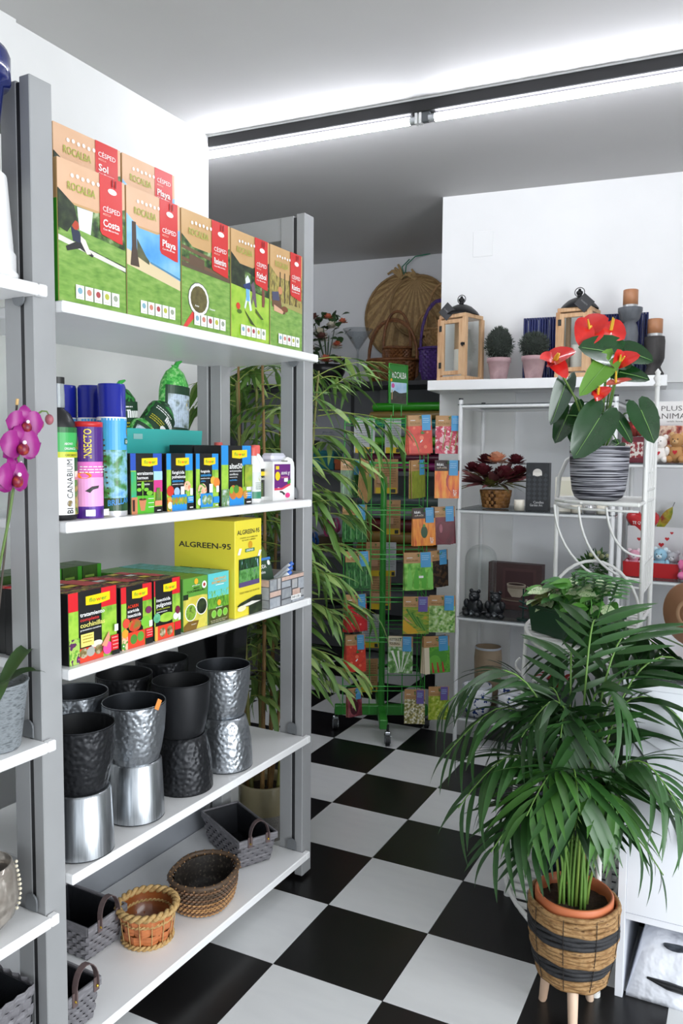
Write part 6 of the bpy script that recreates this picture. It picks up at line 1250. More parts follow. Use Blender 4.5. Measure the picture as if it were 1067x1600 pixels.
tube_stand(.630, 1.60, 1.885, 2.24, (1.385, .878, .40), 1.40, 'white tube stand carrying soft toys in the corner')
# dried flower arrangement
e = empty('dried_flower_basket', (.03, 2.02, 1.1555)); tag(e, 'maroon dried flower arrangement with a peach rose in a wicker basket', 'flower arrangement')
weave_rows(e, .15, .13, .003, .085, 5, 14, .06, .2, [N('amber_wicker', ['#8a5a2c', '#a8763e', '#6f441c'], 30, .5)], amp=.003, gap=-.08); MB().lathe([(0, .01), (.055, .01), (.066, .085)], M('#4a2c14', .8), 24).build('lining', e)
rnd = random.Random(21); m_mar = N('maroon_petal', ['#4a141c', '#6e2430', '#5a1a26'], 30, .7); m_dus = N('dusty_plum_leaf', ['#5a2c30', '#7a4444'], 20, .7); m_olv = N('olive_sprig', ['#4a4a20', '#6a682c'], 40, .7); m_pch = N('peach_petal', ['#d89878', '#e8b496'], 30, .6)
pl_ = mesh_only(lance(.09, .024, .1, .3, m_dus, 5), 'leaf'); ol_ = mesh_only(lance(.10, .006, .3, .1, m_olv, 4), 'sprig')
for p, r, m in (((-.055, -.04, .15), .062, m_mar), ((.055, -.05, .135), .068, m_mar), ((.01, -.03, .215), .055, m_pch), ((-.115, -.01, .17), .05, m_mar), ((.115, .0, .15), .055, m_mar), ((-.01, -.06, .10), .05, m_olv), ((-.06, .02, .21), .05, m_mar), ((.09, .02, .21), .05, m_mar)): bloom(e, p, r, m, 24)
for i in range(46):
    a = rnd.uniform(0, 2*PI); d = Vector((math.cos(a), math.sin(a)*.6-.2, rnd.uniform(-.1, 1.0))); o = inst(pl_ if i % 2 else ol_, 'leaf' if i % 2 else 'sprig', e); o.matrix_local = Matrix.Translation((math.cos(a)*.05, math.sin(a)*.04-.01, .12)) @ basis(d, (0, -.6, 1)) @ Matrix.Scale(rnd.uniform(1.0, 1.7), 4)
# candles and boxes on the same shelf
def jar(x, y, z, r, h, mat, label, lidm=None, name='candle_jar', cat='candle'):
    e = empty(name, (x, y, z+.0005)); tag(e, label, cat, 'candles on the glass stand'); MB().lathe([(0, 0), (r, 0), (r, h), (r*.93, h), (r*.9, h*.8), (0, h*.8)], mat, 24).build('wax_glass', e)
    MB().tube([(0, 0, h*.8), (0, 0, h*.95)], .0012, INK, 5).build('wick', e)
    if lidm: MB().cyl((0, 0, h), r*1.04, .012, lidm, 20).build('lid', e)
m_wax = M('#efe8d8', .4)
jar(.172, 1.92, 1.155, .024, .05, m_wax, 'small white glass candle beside the black candle box')
o = carton('candle_box', (.252, 1.93, 1.155), .105, .085, .225, N('charcoal_box', ['#26282b', '#303236'], 20, .45), 'tall charcoal candle box with a lattice pattern', 'product box', rz=.1); P = front(o); 
for i in range(4):
    for j in range(6): P.poly([(.14+.24*i, .22+.095*j), (.24+.24*i, .27+.095*j), (.14+.24*i, .32+.095*j), (.04+.24*i, .27+.095*j)], M('#3d4044', .45))
P.ell(.5, .80, .2, M('#d8d4cc', .4), ry=.08); P.rect(.3, .74, .7, .8, M('#e8e4dc', .4)); P.text('Garden Art', .2, .10, .05, M('#c0c0c0', .4), width=.55); P.text('Candles', .35, .16, .05, M('#c0c0c0', .4), width=.45); P.build('front_print', o)
o = carton('white_candle_box', (.372, 1.95, 1.155), .085, .08, .16, M('#e4e0d2', .5), 'cream candle box beside the charcoal one', 'product box'); P = front(o); P.rect(.1, .1, .9, .45, M('#f2f0ea', .5)); P.rect(.1, .5, .9, .9, M('#d8d4c0', .5)); P.build('front_print', o)
for i, (x, m, l, ld) in enumerate(((.435, m_wax, 'cream pillar candle jar under the anthurium pot', M('#d8cfae', .4)), (.492, M('#d8d8da', .2, .6), 'silver candle jar with copper band', M('#b87a58', .3, .7)), (.548, m_wax, 'white candle jar near the stand corner', None))): jar(x, 1.92, 1.155, .026, .055, m, l, ld)
# lower glass shelf: cloches, bear figures, cup box
def cloche(x, y, r, h, label):
    e = empty('glass_cloche', (x, y, .6355)); tag(e, label, 'glass cloche', 'glass cloches on the stand')
    MB().lathe([(r, .018), (r, h-r*.9)]+[(r*math.cos(a), h-r*.9+r*.9*math.sin(a)) for a in [PI/2*i/8 for i in range(1, 8)]]+[(.002, h)], GLASS(), 32).build('glass_dome', e); MB().lathe([(0, 0), (r*1.12, 0), (r*1.15, .008), (r*1.1, .018), (0, .018)], M('#1c1c1e', .4), 32).build('base', e)
cloche(-.042, 2.035, .078, .335, 'tall glass cloche behind the two black bear figures'); cloche(.385, 2.08, .07, .23, 'smaller glass cloche behind the green planter box')
m_bb = N('black_glitter_resin', ['#101216', '#1c2024'], 60, .35); m_bs = M('#8a9094', .4)
def bear_fig(x, y, label, turn):
    e = empty('bear_figurine', (x, y, .6355), turn); tag(e, label, 'figurine', 'black bear figurines'); b = MB(); b.ball((0, 0, .045), .042, m_bb, 18, 12, 1, .85, 1.05); b.ball((0, -.006, .098), .027, m_bb, 16, 10); b.ball((0, -.030, .090), .013, m_bb, 12, 8)
    for s in (-1, 1): b.ball((s*.035, -.018, .062), .015, m_bb, 10, 8, 1, 1, 1.5); b.ball((s*.03, -.03, .015), .019, m_bb, 10, 8, 1, 1.2, .8)
    b.build('body', e)
    for s in (-1, 1): MB().ball((s*.02, 0, .122), .010, m_bb, 10, 8).build('ear', e); MB().ball((s*.010, -.029, .104), .003, m_bs, 6, 5).build('eye', e)
    for k in range(5): MB().tube([((.034-.004*k)*math.cos(a), -.034-.002*k+.02*abs(math.cos(a)), .05-.006*k+.012*math.sin(a)) for a in [PI+PI*i/10 for i in range(11)]], .0011, m_bs, 5).build('scratched_line', e)
    for k in range(3): MB().ball((-.02+.02*k, -.036, .016), .006, m_bs if k == 1 else m_bb, 8, 6).build('petal_detail', e)
bear_fig(-.030, 1.908, 'black bear figurine at the pole, in front of the cloche', -.2); bear_fig(.072, 1.912, 'black bear figurine before the cup picture box', .1)
o = carton('cup_picture_box', (.098, 2.15, .635), .275, .06, .235, N('plum_brown_card', ['#4a3434', '#584040'], 8, .6), 'plum brown gift box printed with a cup and saucer', 'gift box', rz=-.06); P = front(o); P.rect(.28, .1, .9, .9, M('#5a3e3e', .6)); P.rect(.33, .16, .85, .84, M('#4a3032', .6)); m_cup = N('printed_cup', ['#a89c88', '#c8bca8'], 14, .6)
P.ell(.55, .22, .30, M('#8a7c6c', .6), ry=.04); P.ell(.55, .235, .27, M('#5a4640', .6), ry=.03); P.poly([(.36, .56), (.72, .56), (.70, .40), (.62, .28), (.46, .28), (.38, .40)], m_cup); P.ell(.54, .56, .18, M('#b8ac98', .6), ry=.035); P.ell(.54, .558, .155, M('#3a2824', .6), ry=.025)
for k in range(14): a0 = -1.2+2.4*k/14; a1 = -1.2+2.4*(k+1)/14; P.poly([(.71+.10*math.cos(a0), .46+.09*math.sin(a0)), (.71+.10*math.cos(a1), .46+.09*math.sin(a1)), (.71+.075*math.cos(a1), .46+.065*math.sin(a1)), (.71+.075*math.cos(a0), .46+.065*math.sin(a0))], m_cup)
for y in (.50, .47): P.rect(.37, y, .71, y+.012, M('#6a4a44', .6))
P.rect(.78, .20, .83, .25, M('#c8c0b4', .6)); P.rect(.72, .21, .76, .26, M('#c8c0b4', .6)); P.build('front_print', o)
e = empty('wrought_candlestick', (.20, 1.93, .6355)); tag(e, 'dark green wrought iron spike ornament beside the green planter', 'ornament'); MB().tube([(0, 0, 0), (0, 0, .15)], .004, M('#1f3a34', .4, .5), 8).build('spike', e); MB().cyl((0, 0, 0), .03, .006, M('#1f3a34', .4, .5), 16).build('foot', e); MB().tube([(-.02, 0, .09), (.02, 0, .075)], .005, M('#1f3a34', .4, .5), 8).build('cross_arm', e); MB().tube([(-.02, 0, .062), (.02, 0, .055)], .005, M('#1f3a34', .4, .5), 8).build('cross_arm', e)
e = empty('dark_candlestick', (.435, 1.92, .6355)); tag(e, 'dark iron candlestick with thin spike behind the planter leaves', 'candlestick'); MB().lathe([(0, 0), (.035, 0), (.03, .012), (.012, .02), (.010, .15), (.02, .155), (.02, .185), (.006, .19), (.003, .25), (0, .25)], M('#241c1c', .5, .3), 16).build('stem', e); MB().tube([(.02, 0, .16), (.045, 0, .15), (.05, 0, .17)], .004, M('#241c1c', .5, .3), 6).build('thumb_ring', e)
e = empty('potted_shrub', (.505, 2.02, .6355)); tag(e, 'little rounded green shrub with pale flower heads at the wall', 'artificial plant'); MB().lathe([(0, 0), (.035, 0), (.045, .075), (.04, .075), (0, .06)], M('#d8d4cc', .6), 20).build('pot', e); rnd = random.Random(9); m_sh = N('shrub_green', ['#2f5a28', '#4f7a3a'], 50, .7); m_shf = M('#c8cc9a', .6)
shl = mesh_only(lance(.05, .012, .2, .2, m_sh, 4), 'leaf'); MB().tube([(0, 0, .06), (0, 0, .24)], .006, M('#5a4a30', .7), 8).build('stem', e)
for i in range(130):
    a = rnd.uniform(0, 2*PI); q = math.acos(rnd.uniform(-.6, 1)); d = Vector((math.sin(q)*math.cos(a), math.sin(q)*math.sin(a), math.cos(q))); o = inst(shl, 'leaf', e); o.matrix_local = Matrix.Translation(Vector((0, 0, .26))+d*rnd.uniform(.02, .055)) @ basis(d+Vector((rnd.uniform(-.4, .4), rnd.uniform(-.4, .4), .2)), (rnd.uniform(-1, 1), -.5, 1))
for i in range(10):
    a = rnd.uniform(-PI, 0); MB().ball((.05*math.cos(a)*rnd.uniform(.2, 1)+.02, .05*math.sin(a), .30+rnd.uniform(0, .06)), .010, m_shf, 8, 6).build('flower_head', e)
# bottom glass shelf: painted pots and a red-flowering plant
m_bw = N('blue_white_ceramic', ['#e8eaee', '#e8eaee', '#2a3f7a', '#e4e8f0'], 40, .2, sharp=True); m_bas = N('sand_ceramic', ['#a08a70', '#b49e84'], 10, .5)
for i, (x, y, r, h, m, l) in enumerate(((-.02, 1.94, .075, .15, m_bw, 'blue and white painted pot on the bottom glass shelf by the pole'), (.16, 1.96, .08, .14, m_bw, 'second blue and white painted pot on the bottom glass shelf'), (-.02, 2.12, .07, .30, m_bas, 'sand coloured vase on the bottom glass shelf'))):
    e = empty('painted_pot', (x, y, .1405)); tag(e, l, 'flower pot', 'pots on the bottom glass shelf'); MB().lathe([(0, 0), (r*.7, 0), (r*.95, h*.4), (r, h*.8), (r*.92, h), (r*.85, h), (r*.8, h*.7), (0, h*.6)], m, 28).build('pot_wall', e); MB().lathe([(r*.93, h-.01), (r*.97, h-.004), (r*.93, h+.002)], M('#c8ccd4', .3), 28).build('rim', e)
e = empty('red_bromeliad', (.36, 1.95, .1405)); tag(e, 'red leaved plant in a charcoal pot behind the palm', 'potted plant'); MB().lathe([(0, 0), (.06, 0), (.085, .17), (.09, .18), (.082, .18), (0, .16)], M('#3a3e42', .5), 28).build('pot', e)
for k in range(9): strap_leaf(e, 2*PI*k/9, .10, .03, .08, .01, M('#8a1f1c', .45), (0, 0, .165))

# ---- soft toys on the corner stand
m_dkr = N('dark_red_card', ['#4a1620', '#5a1c28'], 10, .5)
e = carton('plush_toy_display', (.825, 2.01, 1.3855), .24, .12, .165, m_dkr, 'display box headed PLUSH ANIMALS with little bears', 'display box')
b = MB(); b.bbox(-.12, .12, .06, .066, .165, .275, M('#ebe9e6', .5), .001); hd = b.build('header_card', e); P = Print((-.12, .06, .165), (1, 0, 0), (0, 0, 1), .24, .11); P.text('PLUSH', .26, .62, .2, M('#5a5652', .5), width=.48, thick=-.002); P.text('ANIMALS', .14, .30, .22, M('#5a5652', .5), width=.72, thick=-.002); P.text('with love', .36, .16, .07, M('#8a8682', .5), width=.28); P.build('header_print', hd)
P = front(e); P.rect(0, 0, 1, 1, N('red_plush_print', ['#5a1c28', '#a84a3a', '#e8d0b8', '#7a2430'], 30, .5)); P.build('front_print', e)
def plush(name, loc, s, cb, cs, label, rz=0, cat='soft toy', heart=True, lying=False):
    e = empty(name, loc, rz); tag(e, label, cat, 'soft toy animals on the corner stand'); mb_, ms_ = N('plush_'+cb, [cb, cb], 60, .95, bump=(200, .3)), N('plush_'+cs, [cs, cs], 60, .95, bump=(200, .3))
    if lying: e.rotation_euler = (0, 1.2, rz)
    b = MB(); b.ball((0, 0, .042*s), .036*s, mb_, 16, 10, 1, .9, 1.15); b.ball((0, -.004*s, .098*s), .031*s, mb_, 16, 10)
    for k in (-1, 1): b.ball((k*.026*s, -.022*s, .018*s), .016*s, mb_, 10, 8, 1, 1.4, 1); b.ball((k*.034*s, -.012*s, .058*s), .012*s, mb_, 10, 8, 1, 1, 1.7)
    b.build('body', e)
    for k in (-1, 1): MB().ball((k*.023*s, 0, .124*s), .012*s, ms_, 10, 8, 1, .6, 1).build('ear', e); MB().ball((k*.010*s, -.032*s, .104*s), .0028*s, INK, 6, 5).build('eye', e)
    MB().ball((0, -.032*s, .092*s), .012*s, ms_, 10, 8, 1.1, .7, .8).build('muzzle', e); MB().ball((0, -.041*s, .096*s), .003*s, INK, 6, 5).build('nose', e)
    if heart:
        pts = [(.9*16*math.sin(t)**3/16, (13*math.cos(t)-5*math.cos(2*t)-2*math.cos(3*t)-math.cos(4*t))/16) for t in [2*PI*i/20 for i in range(20)]]; MB().add([(x*.011*s, -.034*s, .048*s+y*.011*s) for x, y in pts], [tuple(range(20))], M('#c02030', .6)).build('heart_patch', e)
    return e
plush('plush_bear', (.782, 1.93, 1.3855), .92, '#eee8e2', '#e8e0da', 'white plush bear with a red heart under the PLUSH sign', -.2); plush('plush_bear', (.850, 1.93, 1.3855), 1.0, '#b88a58', '#d0a878', 'brown plush bear with a red heart under the PLUSH sign', -.2); plush('plush_bear', (.728, 1.96, 1.3855), .75, '#d8dce4', '#e8e8ee', 'pale grey small plush bear behind the stand post', 0, heart=False)
plush('plush_monkey', (.672, 1.94, 1.5), .9, '#7a2c24', '#d8b8a0', 'dark red patterned soft toy behind the anthurium pot', .1); b = MB(); b.bbox(-.05, .05, 0, .06, 0, .114, M('#6a2430', .5), .002); o = b.build('toy_carton', None, (.672, 1.92, 1.3855)); tag(o, 'dark red carton under the soft toy behind the anthurium', 'product box'); P = Print((-.05, 0, 0), (1, 0, 0), (0, 0, 1), .1, .114); P.rect(.1, .2, .9, .8, N('toy_print', ['#8a2c34', '#d8d0c8', '#3a5a8a'], 60, .5, sharp=True)); P.build('front_print', o)
# valentine box
e = empty('valentine_gift_box', (.757, 1.95, .8785)); tag(e, 'open red valentine box with a white heart printed back card', 'gift box')
b = MB(); taper_box(b, .235, .14, .065, .97, .004, M('#b81c22', .4)); b.build('red_tray', e); b = MB(); b.bbox(-.12, .12, .145, .150, 0, .215, M('#e6e4e6', .5), .001); b.build('back_card', e)
P = Print((-.12, .145, 0), (1, 0, 0), (0, 0, 1), .24, .215)
def heart(P, cx, cy, r, m): P.poly([(cx+r*math.sin(t)**3, cy+r*P.w/P.h*(13*math.cos(t)-5*math.cos(2*t)-2*math.cos(3*t)-math.cos(4*t))/16) for t in [2*PI*i/20 for i in range(20)]], m)
for x, y, r in ((.22, .72, .04), (.33, .6, .045), (.4, .82, .03), (.62, .62, .05), (.72, .75, .04), (.8, .88, .03), (.5, .5, .03)): heart(P, x, y, r, M('#c8242c', .5))
P.build('hearts_print', e)
e = empty('heart_balloon', (.80, 2.06, .975)); e.location = (.70, 2.115, .8785); tag(e, 'red heart shaped balloon above the valentine box', 'balloon'); b = MB()
pts = [(.9*16*math.sin(t)**3/16, (13*math.cos(t)-5*math.cos(2*t)-2*math.cos(3*t)-math.cos(4*t))/16) for t in [2*PI*i/32 for i in range(32)]]; v = []; f = []
for k, (s_, y) in enumerate(((0, -.03), (.55, -.026), (.85, -.015), (1, 0), (.85, .015), (.55, .026), (0, .03))): v += [(x*.082*s_, y, (.235+z_*.068*s_)) for x, z_ in pts]
for k in range(6):
    for i in range(32): f.append((k*32+i, k*32+(i+1) % 32, (k+1)*32+(i+1) % 32, (k+1)*32+i))
b.add(v, f, M('#d8383c', .2), True); b.build('foil', e); P = Print((-.05, -.032, .215), (1, 0, 0), (0, 0, 1), .10, .045, eps=.001); P.text('TE QUIERO', .1, .2, .3, WHT, width=.8); P.build('balloon_print', e); MB().tube([(0, 0, 0), (0, 0, .19)], .003, WHT, 6).build('stick', e)
plush('plush_bear', (.792, 2.0, .8835), .95, '#9cc8dc', '#d8e8ee', 'pale blue plush bear sitting in the valentine box', -.1); plush('plush_sheep', (.845, 2.005, .8835), .85, '#b8b8bc', '#d8d8dc', 'grey plush toy at the far end of the valentine box', -.2, heart=False); plush('plush_bear', (.68, 2.005, .8835), .85, '#e8a8bc', '#f0d8e0', 'pink plush bear in the valentine box behind the stand posts', .1, heart=False); plush('plush_bear', (.735, 2.005, .8835), .8, '#f0ecea', '#f4f0ee', 'white plush bear in the middle of the valentine box', .1, heart=False)
plush('plush_rabbit', (.925, 1.94, .8785), 1.15, '#e07aa8', '#f0d8dc', 'pink soft doll beside the valentine box', -.3, heart=False)
# leaf ornament on the wall
e = empty('leaf_ornament', wl(1.18, .03, 1.17), WA); e.rotation_euler = (0, .5, WA); tag(e, 'small green and yellow leaf ornament hung on the wall by the toys', 'ornament'); b = lance(.16, .045, .1, .3, N('leaf_orn', ['#5a8a24', '#c8b83a', '#a83a24'], 20, .4)); b.build('leaf', e, rot=(PI/2, PI/2, 0)); MB().tube([(0, 0, 0), (0, .06, .02)], .0015, INK, 5).build('hanging_wire', e)

# ================================================================== WROUGHT IRON PLANT STAND, ANTHURIUM, PLANTER BOX
m_wi = M('#e2e2df', .45)
ws = empty('wrought_iron_plant_stand', (.82, .90, 0)); tag(ws, 'white wrought iron three tier corner plant stand', 'plant stand')
def tier(cy, rx, ry, z, n=24, slats=9):
    pts = [(-rx*math.sin(PI*i/n), cy-.90+ry*-math.cos(PI*i/n), z) for i in range(n+1)]
    MB().tube(pts, .007, m_wi, 8).build('tier_rim', ws); MB().tube([(p[0]*.97, p[1]*.97+(cy-.9)*.03, z-.022) for p in pts], .0045, m_wi, 6).build('tier_rim', ws); MB().tube([pts[0], pts[-1]], .006, m_wi, 8).build('tier_back_rail', ws)
    for i in range(1, slats+1):
        y = -ry+2*ry*i/(slats+1); x = -rx*math.sqrt(max(0, 1-(y/ry)**2)); MB().box(x, 0, cy-.90+y-.011, cy-.90+y+.011, z-.004, z+.003, m_wi).build('tier_slat', ws)
tier(.76, .35, .47, .105, slats=19); tier(.90, .34, .42, .85, slats=17); tier(1.09, .30, .21, 1.262, slats=8)
for x, y, h in ((0, .285, .42), (0, .48, .86), (0, 1.04, 1.50), (0.0, 1.325, 1.67)):
    MB().tube([(x, y-.90, 0), (x, y-.90, h)], .0085, m_wi, 10).build('back_post', ws)
    if h > 1.2: MB().lathe([(.009, h), (.014, h+.006), (.008, h+.014), (.015, h+.03), (.008, h+.044), (.011, h+.052), (0, h+.066)], m_wi, 12, (x, y-.90, 0)).build('finial', ws)
for z in (1.55, 1.30, 1.05, .95): MB().tube([(0, .14, z), (0, .425, z)], .0055, m_wi, 8).build('back_rail', ws)
for k in range(5):
    y = .17+.05*k; MB().tube([(0, y, .95), (.0, y+.012*math.sin(1), 1.1), (0, y-.01, 1.3), (0, y, 1.55)], .0035, m_wi, 6).build('lattice_bar', ws)
for k in range(3): MB().tube([(0, .16+.09*k+.035*math.cos(a), 1.42+.06*math.sin(a)) for a in [2*PI*i/16 for i in range(16)]], .003, m_wi, 6, closed=True).build('lattice_scroll', ws)
fp = [(-.30, .16), (-.335, -.02), (-.336, -.19)]
MB().tube([(-.30, .19, .85), (-.30, .19, 1.26), (-.295, .19, 1.34), (-.27, .19, 1.40), (-.22, .19, 1.43)], .0075, m_wi, 8).build('front_post', ws)
MB().tube([(-.332, -.25, 0), (-.332, -.25, .105), (-.325, -.2, .4), (-.33, -.09, .85)], .0075, m_wi, 8).build('front_leg', ws); MB().tube([(0.003, -.622, 0), (.003, -.622, .10)], .0085, m_wi, 8).build('near_leg', ws)
for p in ((-.332, -.25), (.003, -.622)): MB().cyl((p[0], p[1], 0), .013, .012, m_wi, 12).build('foot', ws)
for k, (sx, sy, ez) in enumerate(((-.28, .05, .97), (-.19, .0, 1.0), (-.10, -.01, 1.08))):
    pts = [(sx*math.cos(PI/2*t)**.9 if t < 1 else 0, sy+(.14-sy)*t, 1.25-(1.25-ez)*math.sin(PI/2*t)) for t in [i/12 for i in range(13)]]; MB().tube(pts, .0042, m_wi, 6).build('scroll_brace', ws)
MB().tube([(-.30+.30*(1-math.cos(PI*t))/2, .05+.08*t, .86+.20*math.sin(PI*t)) for t in [i/16 for i in range(17)]], .0055, m_wi, 8).build('arched_hoop', ws)
MB().tube([(-.20, -.12, .84), (-.215, -.12, .78), (-.235, -.12, .72), (-.27, -.12, .685), (-.30, -.12, .675)], .0065, m_wi, 8).build('scroll_leg', ws)
MB().tube([(-.33+.03*(1-t*.6)*math.cos(5.5*t+2), -.12, .72+.03*(1-t*.6)*math.sin(5.5*t+2)) for t in [i/16 for i in range(17)]], .004, m_wi, 6).build('scroll_end', ws)

AP = Vector((.672, 1.02, 1.2665))
an = empty('anthurium', AP, 0); tag(an, 'red flowering anthurium in a black and white striped pot', 'potted plant')
def m_stripe():
    if 'stripe' in MATS: return MATS['stripe']
    m, nt, b = _new('black_white_scratched_stripes'); tc = nt.nodes.new('ShaderNodeTexCoord'); mp = nt.nodes.new('ShaderNodeMapping'); mp.inputs['Scale'].default_value = (5, 5, 420); nt.links.new(tc.outputs['Object'], mp.inputs['Vector'])
    t = nt.nodes.new('ShaderNodeTexNoise'); t.inputs['Scale'].default_value = 1.0; t.inputs['Detail'].default_value = 1.5; nt.links.new(mp.outputs['Vector'], t.inputs['Vector']); r = nt.nodes.new('ShaderNodeValToRGB'); r.color_ramp.elements[0].position = .50; r.color_ramp.elements[1].position = .54; r.color_ramp.elements[0].color = (*hexc('#1d1d28'), 1); r.color_ramp.elements[1].color = (*hexc('#a8a8b0'), 1)
    nt.links.new(t.outputs['Fac'], r.inputs['Fac']); nt.links.new(r.outputs['Color'], b.inputs['Base Color']); b.inputs['Roughness'].default_value = .55; MATS['stripe'] = m; return m
MB().lathe([(0, 0), (.062, 0), (.078, .010), (.088, .035), (.095, .09), (.099, .17), (.099, .182), (.095, .184), (.091, .18), (.089, .165)], m_stripe(), 48).build('striped_pot', an)
MB().lathe([(0, .172), (.05, .17), (.09, .165)], N('bark_mulch', ['#6a4a30', '#a8845a', '#3a2818'], 90, .9, bump=(90, .8)), 24).build('bark_mulch', an)
m_al = N('anthurium_leaf', ['#143816', '#1c481f'], 6, .25, coat=.5); m_al2 = N('anthurium_leaf_young', ['#5a8a30', '#6fa03c'], 6, .32, coat=.2); m_av = M('#7aa85a', .4); m_sp_ = N('red_spathe', ['#c41c1c', '#d8302a', '#b01418'], 8, .2, coat=.6); m_sp2 = N('pink_spathe', ['#d0504a', '#e07a6a'], 8, .3, coat=.3); m_sx = M('#e0b83a', .5)
def heart_leaf(L, mat, wide=1.0, cup=.12, droop=.18, vein=None):
    prof = [(0, 1.0), (14, .90), (30, .74), (50, .62), (75, .55), (100, .52), (125, .50), (148, .46), (165, .34), (176, .16)]
    v = [(0, 0, 0)]; f = []; R_ = 3; A = [-p[0] for p in prof[:0:-1]]+[p[0] for p in prof]; rr = [p[1] for p in prof[:0:-1]]+[p[1] for p in prof]; n = len(A)
    for k in range(1, R_+1):
        for a, r in zip(A, rr):
            q = r*L*k/R_; x = q*math.cos(math.radians(a)); y = q*math.sin(math.radians(a))*wide; v.append((x, y, cup*abs(y)*.9-droop*(x/L)**2*L*(1 if x > 0 else .3)+.012*L*math.sin(k*2.2)))
    for i in range(n-1): f.append((0, 1+i, 2+i))
    for k in range(R_-1):
        for i in range(n-1): f.append((1+k*n+i, 1+(k+1)*n+i, 1+(k+1)*n+i+1, 1+k*n+i+1))
    b = MB().add(v, f, mat, True)
    if vein: b.tube([(0, 0, .002), (L*.5, 0, -.045*L*droop/.18+.002), (L*.92, 0, -.15*L*droop/.18+.002)], [.0016, .0012, .0006], vein, 5)
    return b
def apt(px, py, dy):
    """offset of a leaf from the pot foot: photographer's right, up, away"""
    return CR*((px-935)*.00214)+CF*dy+Vector((0, 0, (780-py)*.00214))
TOC = -CF
def a_leaf(sx, sy, tx, ty, dy, mat, wide=1.0, dyt=-.04, lean=.35, cup=.12):
    p, q = apt(sx, sy, dy), apt(tx, ty, dy+dyt); d = q-p; e = empty('leaf', (0, 0, 0)); e.parent = an
    o = heart_leaf(d.length*.96, mat, wide*.74, cup, .12, m_av).build('blade', e); o.matrix_local = Matrix.Translation(p) @ basis(d, TOC+Vector((0, 0, lean)))
    c = Vector((p.x*.12, p.y*.12, .17)); mid = c.lerp(p, .55)+Vector((0, 0, .05)); MB().tube([c, c.lerp(mid, .5)+Vector((0, 0, .01)), mid, p], [.0032, .003, .0026, .002], M('#5a8a3a', .45), 6).build('petiole', e)
a_leaf(918, 652, 876, 714, -.10, m_al, 1.05); a_leaf(978, 640, 996, 690, -.12, m_al, 1.1); a_leaf(950, 552, 886, 540, -.05, m_al, 1.2, lean=.5); a_leaf(966, 548, 1004, 562, -.04, m_al, 1.3, lean=.5); a_leaf(930, 568, 884, 618, -.08, m_al2, .7, lean=.5); a_leaf(874, 600, 854, 664, -.02, m_al, .65, dyt=.0); a_leaf(885, 645, 862, 690, .02, m_al, .9); a_leaf(955, 580, 998, 590, -.05, m_al, 1.0, lean=.6); a_leaf(948, 655, 965, 690, -.10, m_al, .7); a_leaf(915, 640, 893, 690, .06, m_al, 1.0); a_leaf(962, 690, 940, 700, -.02, m_al, .9, lean=.9)
def spathe(cx, cy, tx, ty, dy, mat, wide, sdx, sdy, lean=.2):
    p, q = apt(cx, cy, dy), apt(tx, ty, dy-.03); d = q-p; e = empty('flower', (0, 0, 0)); e.parent = an
    o = heart_leaf(d.length*1.1, mat, wide, .25, .1).build('spathe', e); o.matrix_local = Matrix.Translation(p) @ basis(d, TOC+Vector((0, 0, lean)))
    s = apt(cx, cy, dy-.006); t = apt(cx+sdx, cy+sdy, dy-.03); MB().tube([s, s.lerp(t, .5), t], [.0042, .004, .0022], m_sx, 8).build('spadix', e)
    c = Vector((p.x*.12, p.y*.12, .17)); MB().tube([c, c.lerp(p, .5)+Vector((0, 0, .03)), p], [.003, .0026, .0022], M('#7a9a4a', .45), 6).build('flower_stalk', e)
spathe(852, 562, 877, 550, -.06, m_sp_, 1.3, 4, -8, 1.2); spathe(851, 562, 830, 560, -.055, m_sp_, 1.1, 3, -9, .9); spathe(853, 566, 866, 588, -.065, m_sp_, .8, 2, -10, .3)
spathe(908, 512, 893, 538, -.03, m_sp_, 1.25, -6, -12, .2); spathe(912, 508, 932, 498, -.02, m_sp_, 1.2, -6, 4, .4); spathe(945, 512, 962, 525, .0, m_sp_, 1.4, 0, -18, .3); spathe(947, 512, 930, 524, .0, m_sp_, 1.2, 0, -16, .3); spathe(950, 566, 944, 550, -.07, m_sp_, 1.0, -2, -10, .3); spathe(952, 564, 974, 556, -.07, m_sp_, .9, 2, -6, .5); spathe(944, 597, 962, 592, -.08, m_sp2, .6, -4, -16, 1.2); spathe(944, 597, 928, 600, -.08, m_sp2, .6, -4, -14, 1.2); spathe(916, 616, 930, 608, -.09, m_sp_, .8, -4, -8, .2); spathe(916, 612, 912, 624, -.09, m_sp_, .9, -2, -8, .2)

# green planter box with polka dot plants
gx = Vector((.217, -.172, 0)).normalized(); ga = math.atan2(gx.y, gx.x)
gp = empty('green_planter_box', (.512, .722, .8575), ga); tag(gp, 'dark green trough of speckled foliage plants on the white stand', 'planter box')
b = MB(); taper_box(b, .285, .135, .085, .9, .004, M('#163824', .35)); o = b.build('trough', gp, (.1425, 0, 0)); b = MB()
for x0, x1, y0, y1 in ((-.146, .146, -.004, .003), (-.146, .146, .132, .139), (-.146, -.139, .003, .132), (.139, .146, .003, .132)): MB().bbox(x0+.1425, x1+.1425, y0, y1, .078, .088, M('#15341f', .35), .001).build('trough_rim', gp)
MB().box(.01, .275, .01, .125, .06, .07, M('#2a1c12', .95)).build('soil', gp)
rnd = random.Random(33); m_f1 = N('speckled_fresh', ['#6a9a4a', '#dce8c0', '#4f8a3a'], 130, .5, sharp=False); m_f2 = N('plain_fresh', ['#4a8a34', '#6aa844'], 20, .5); m_f3 = N('speckled_bronze', ['#7a5a40', '#5f7a3a', '#a87a60'], 90, .5); m_f4 = N('deep_fresh', ['#2f6a2c', '#46803a'], 20, .5)
fl_ = [mesh_only(lance(.055, .038, .25, .2, m, 5, peak=.42), 'leaf') for m in (m_f1, m_f2, m_f3, m_f4)]
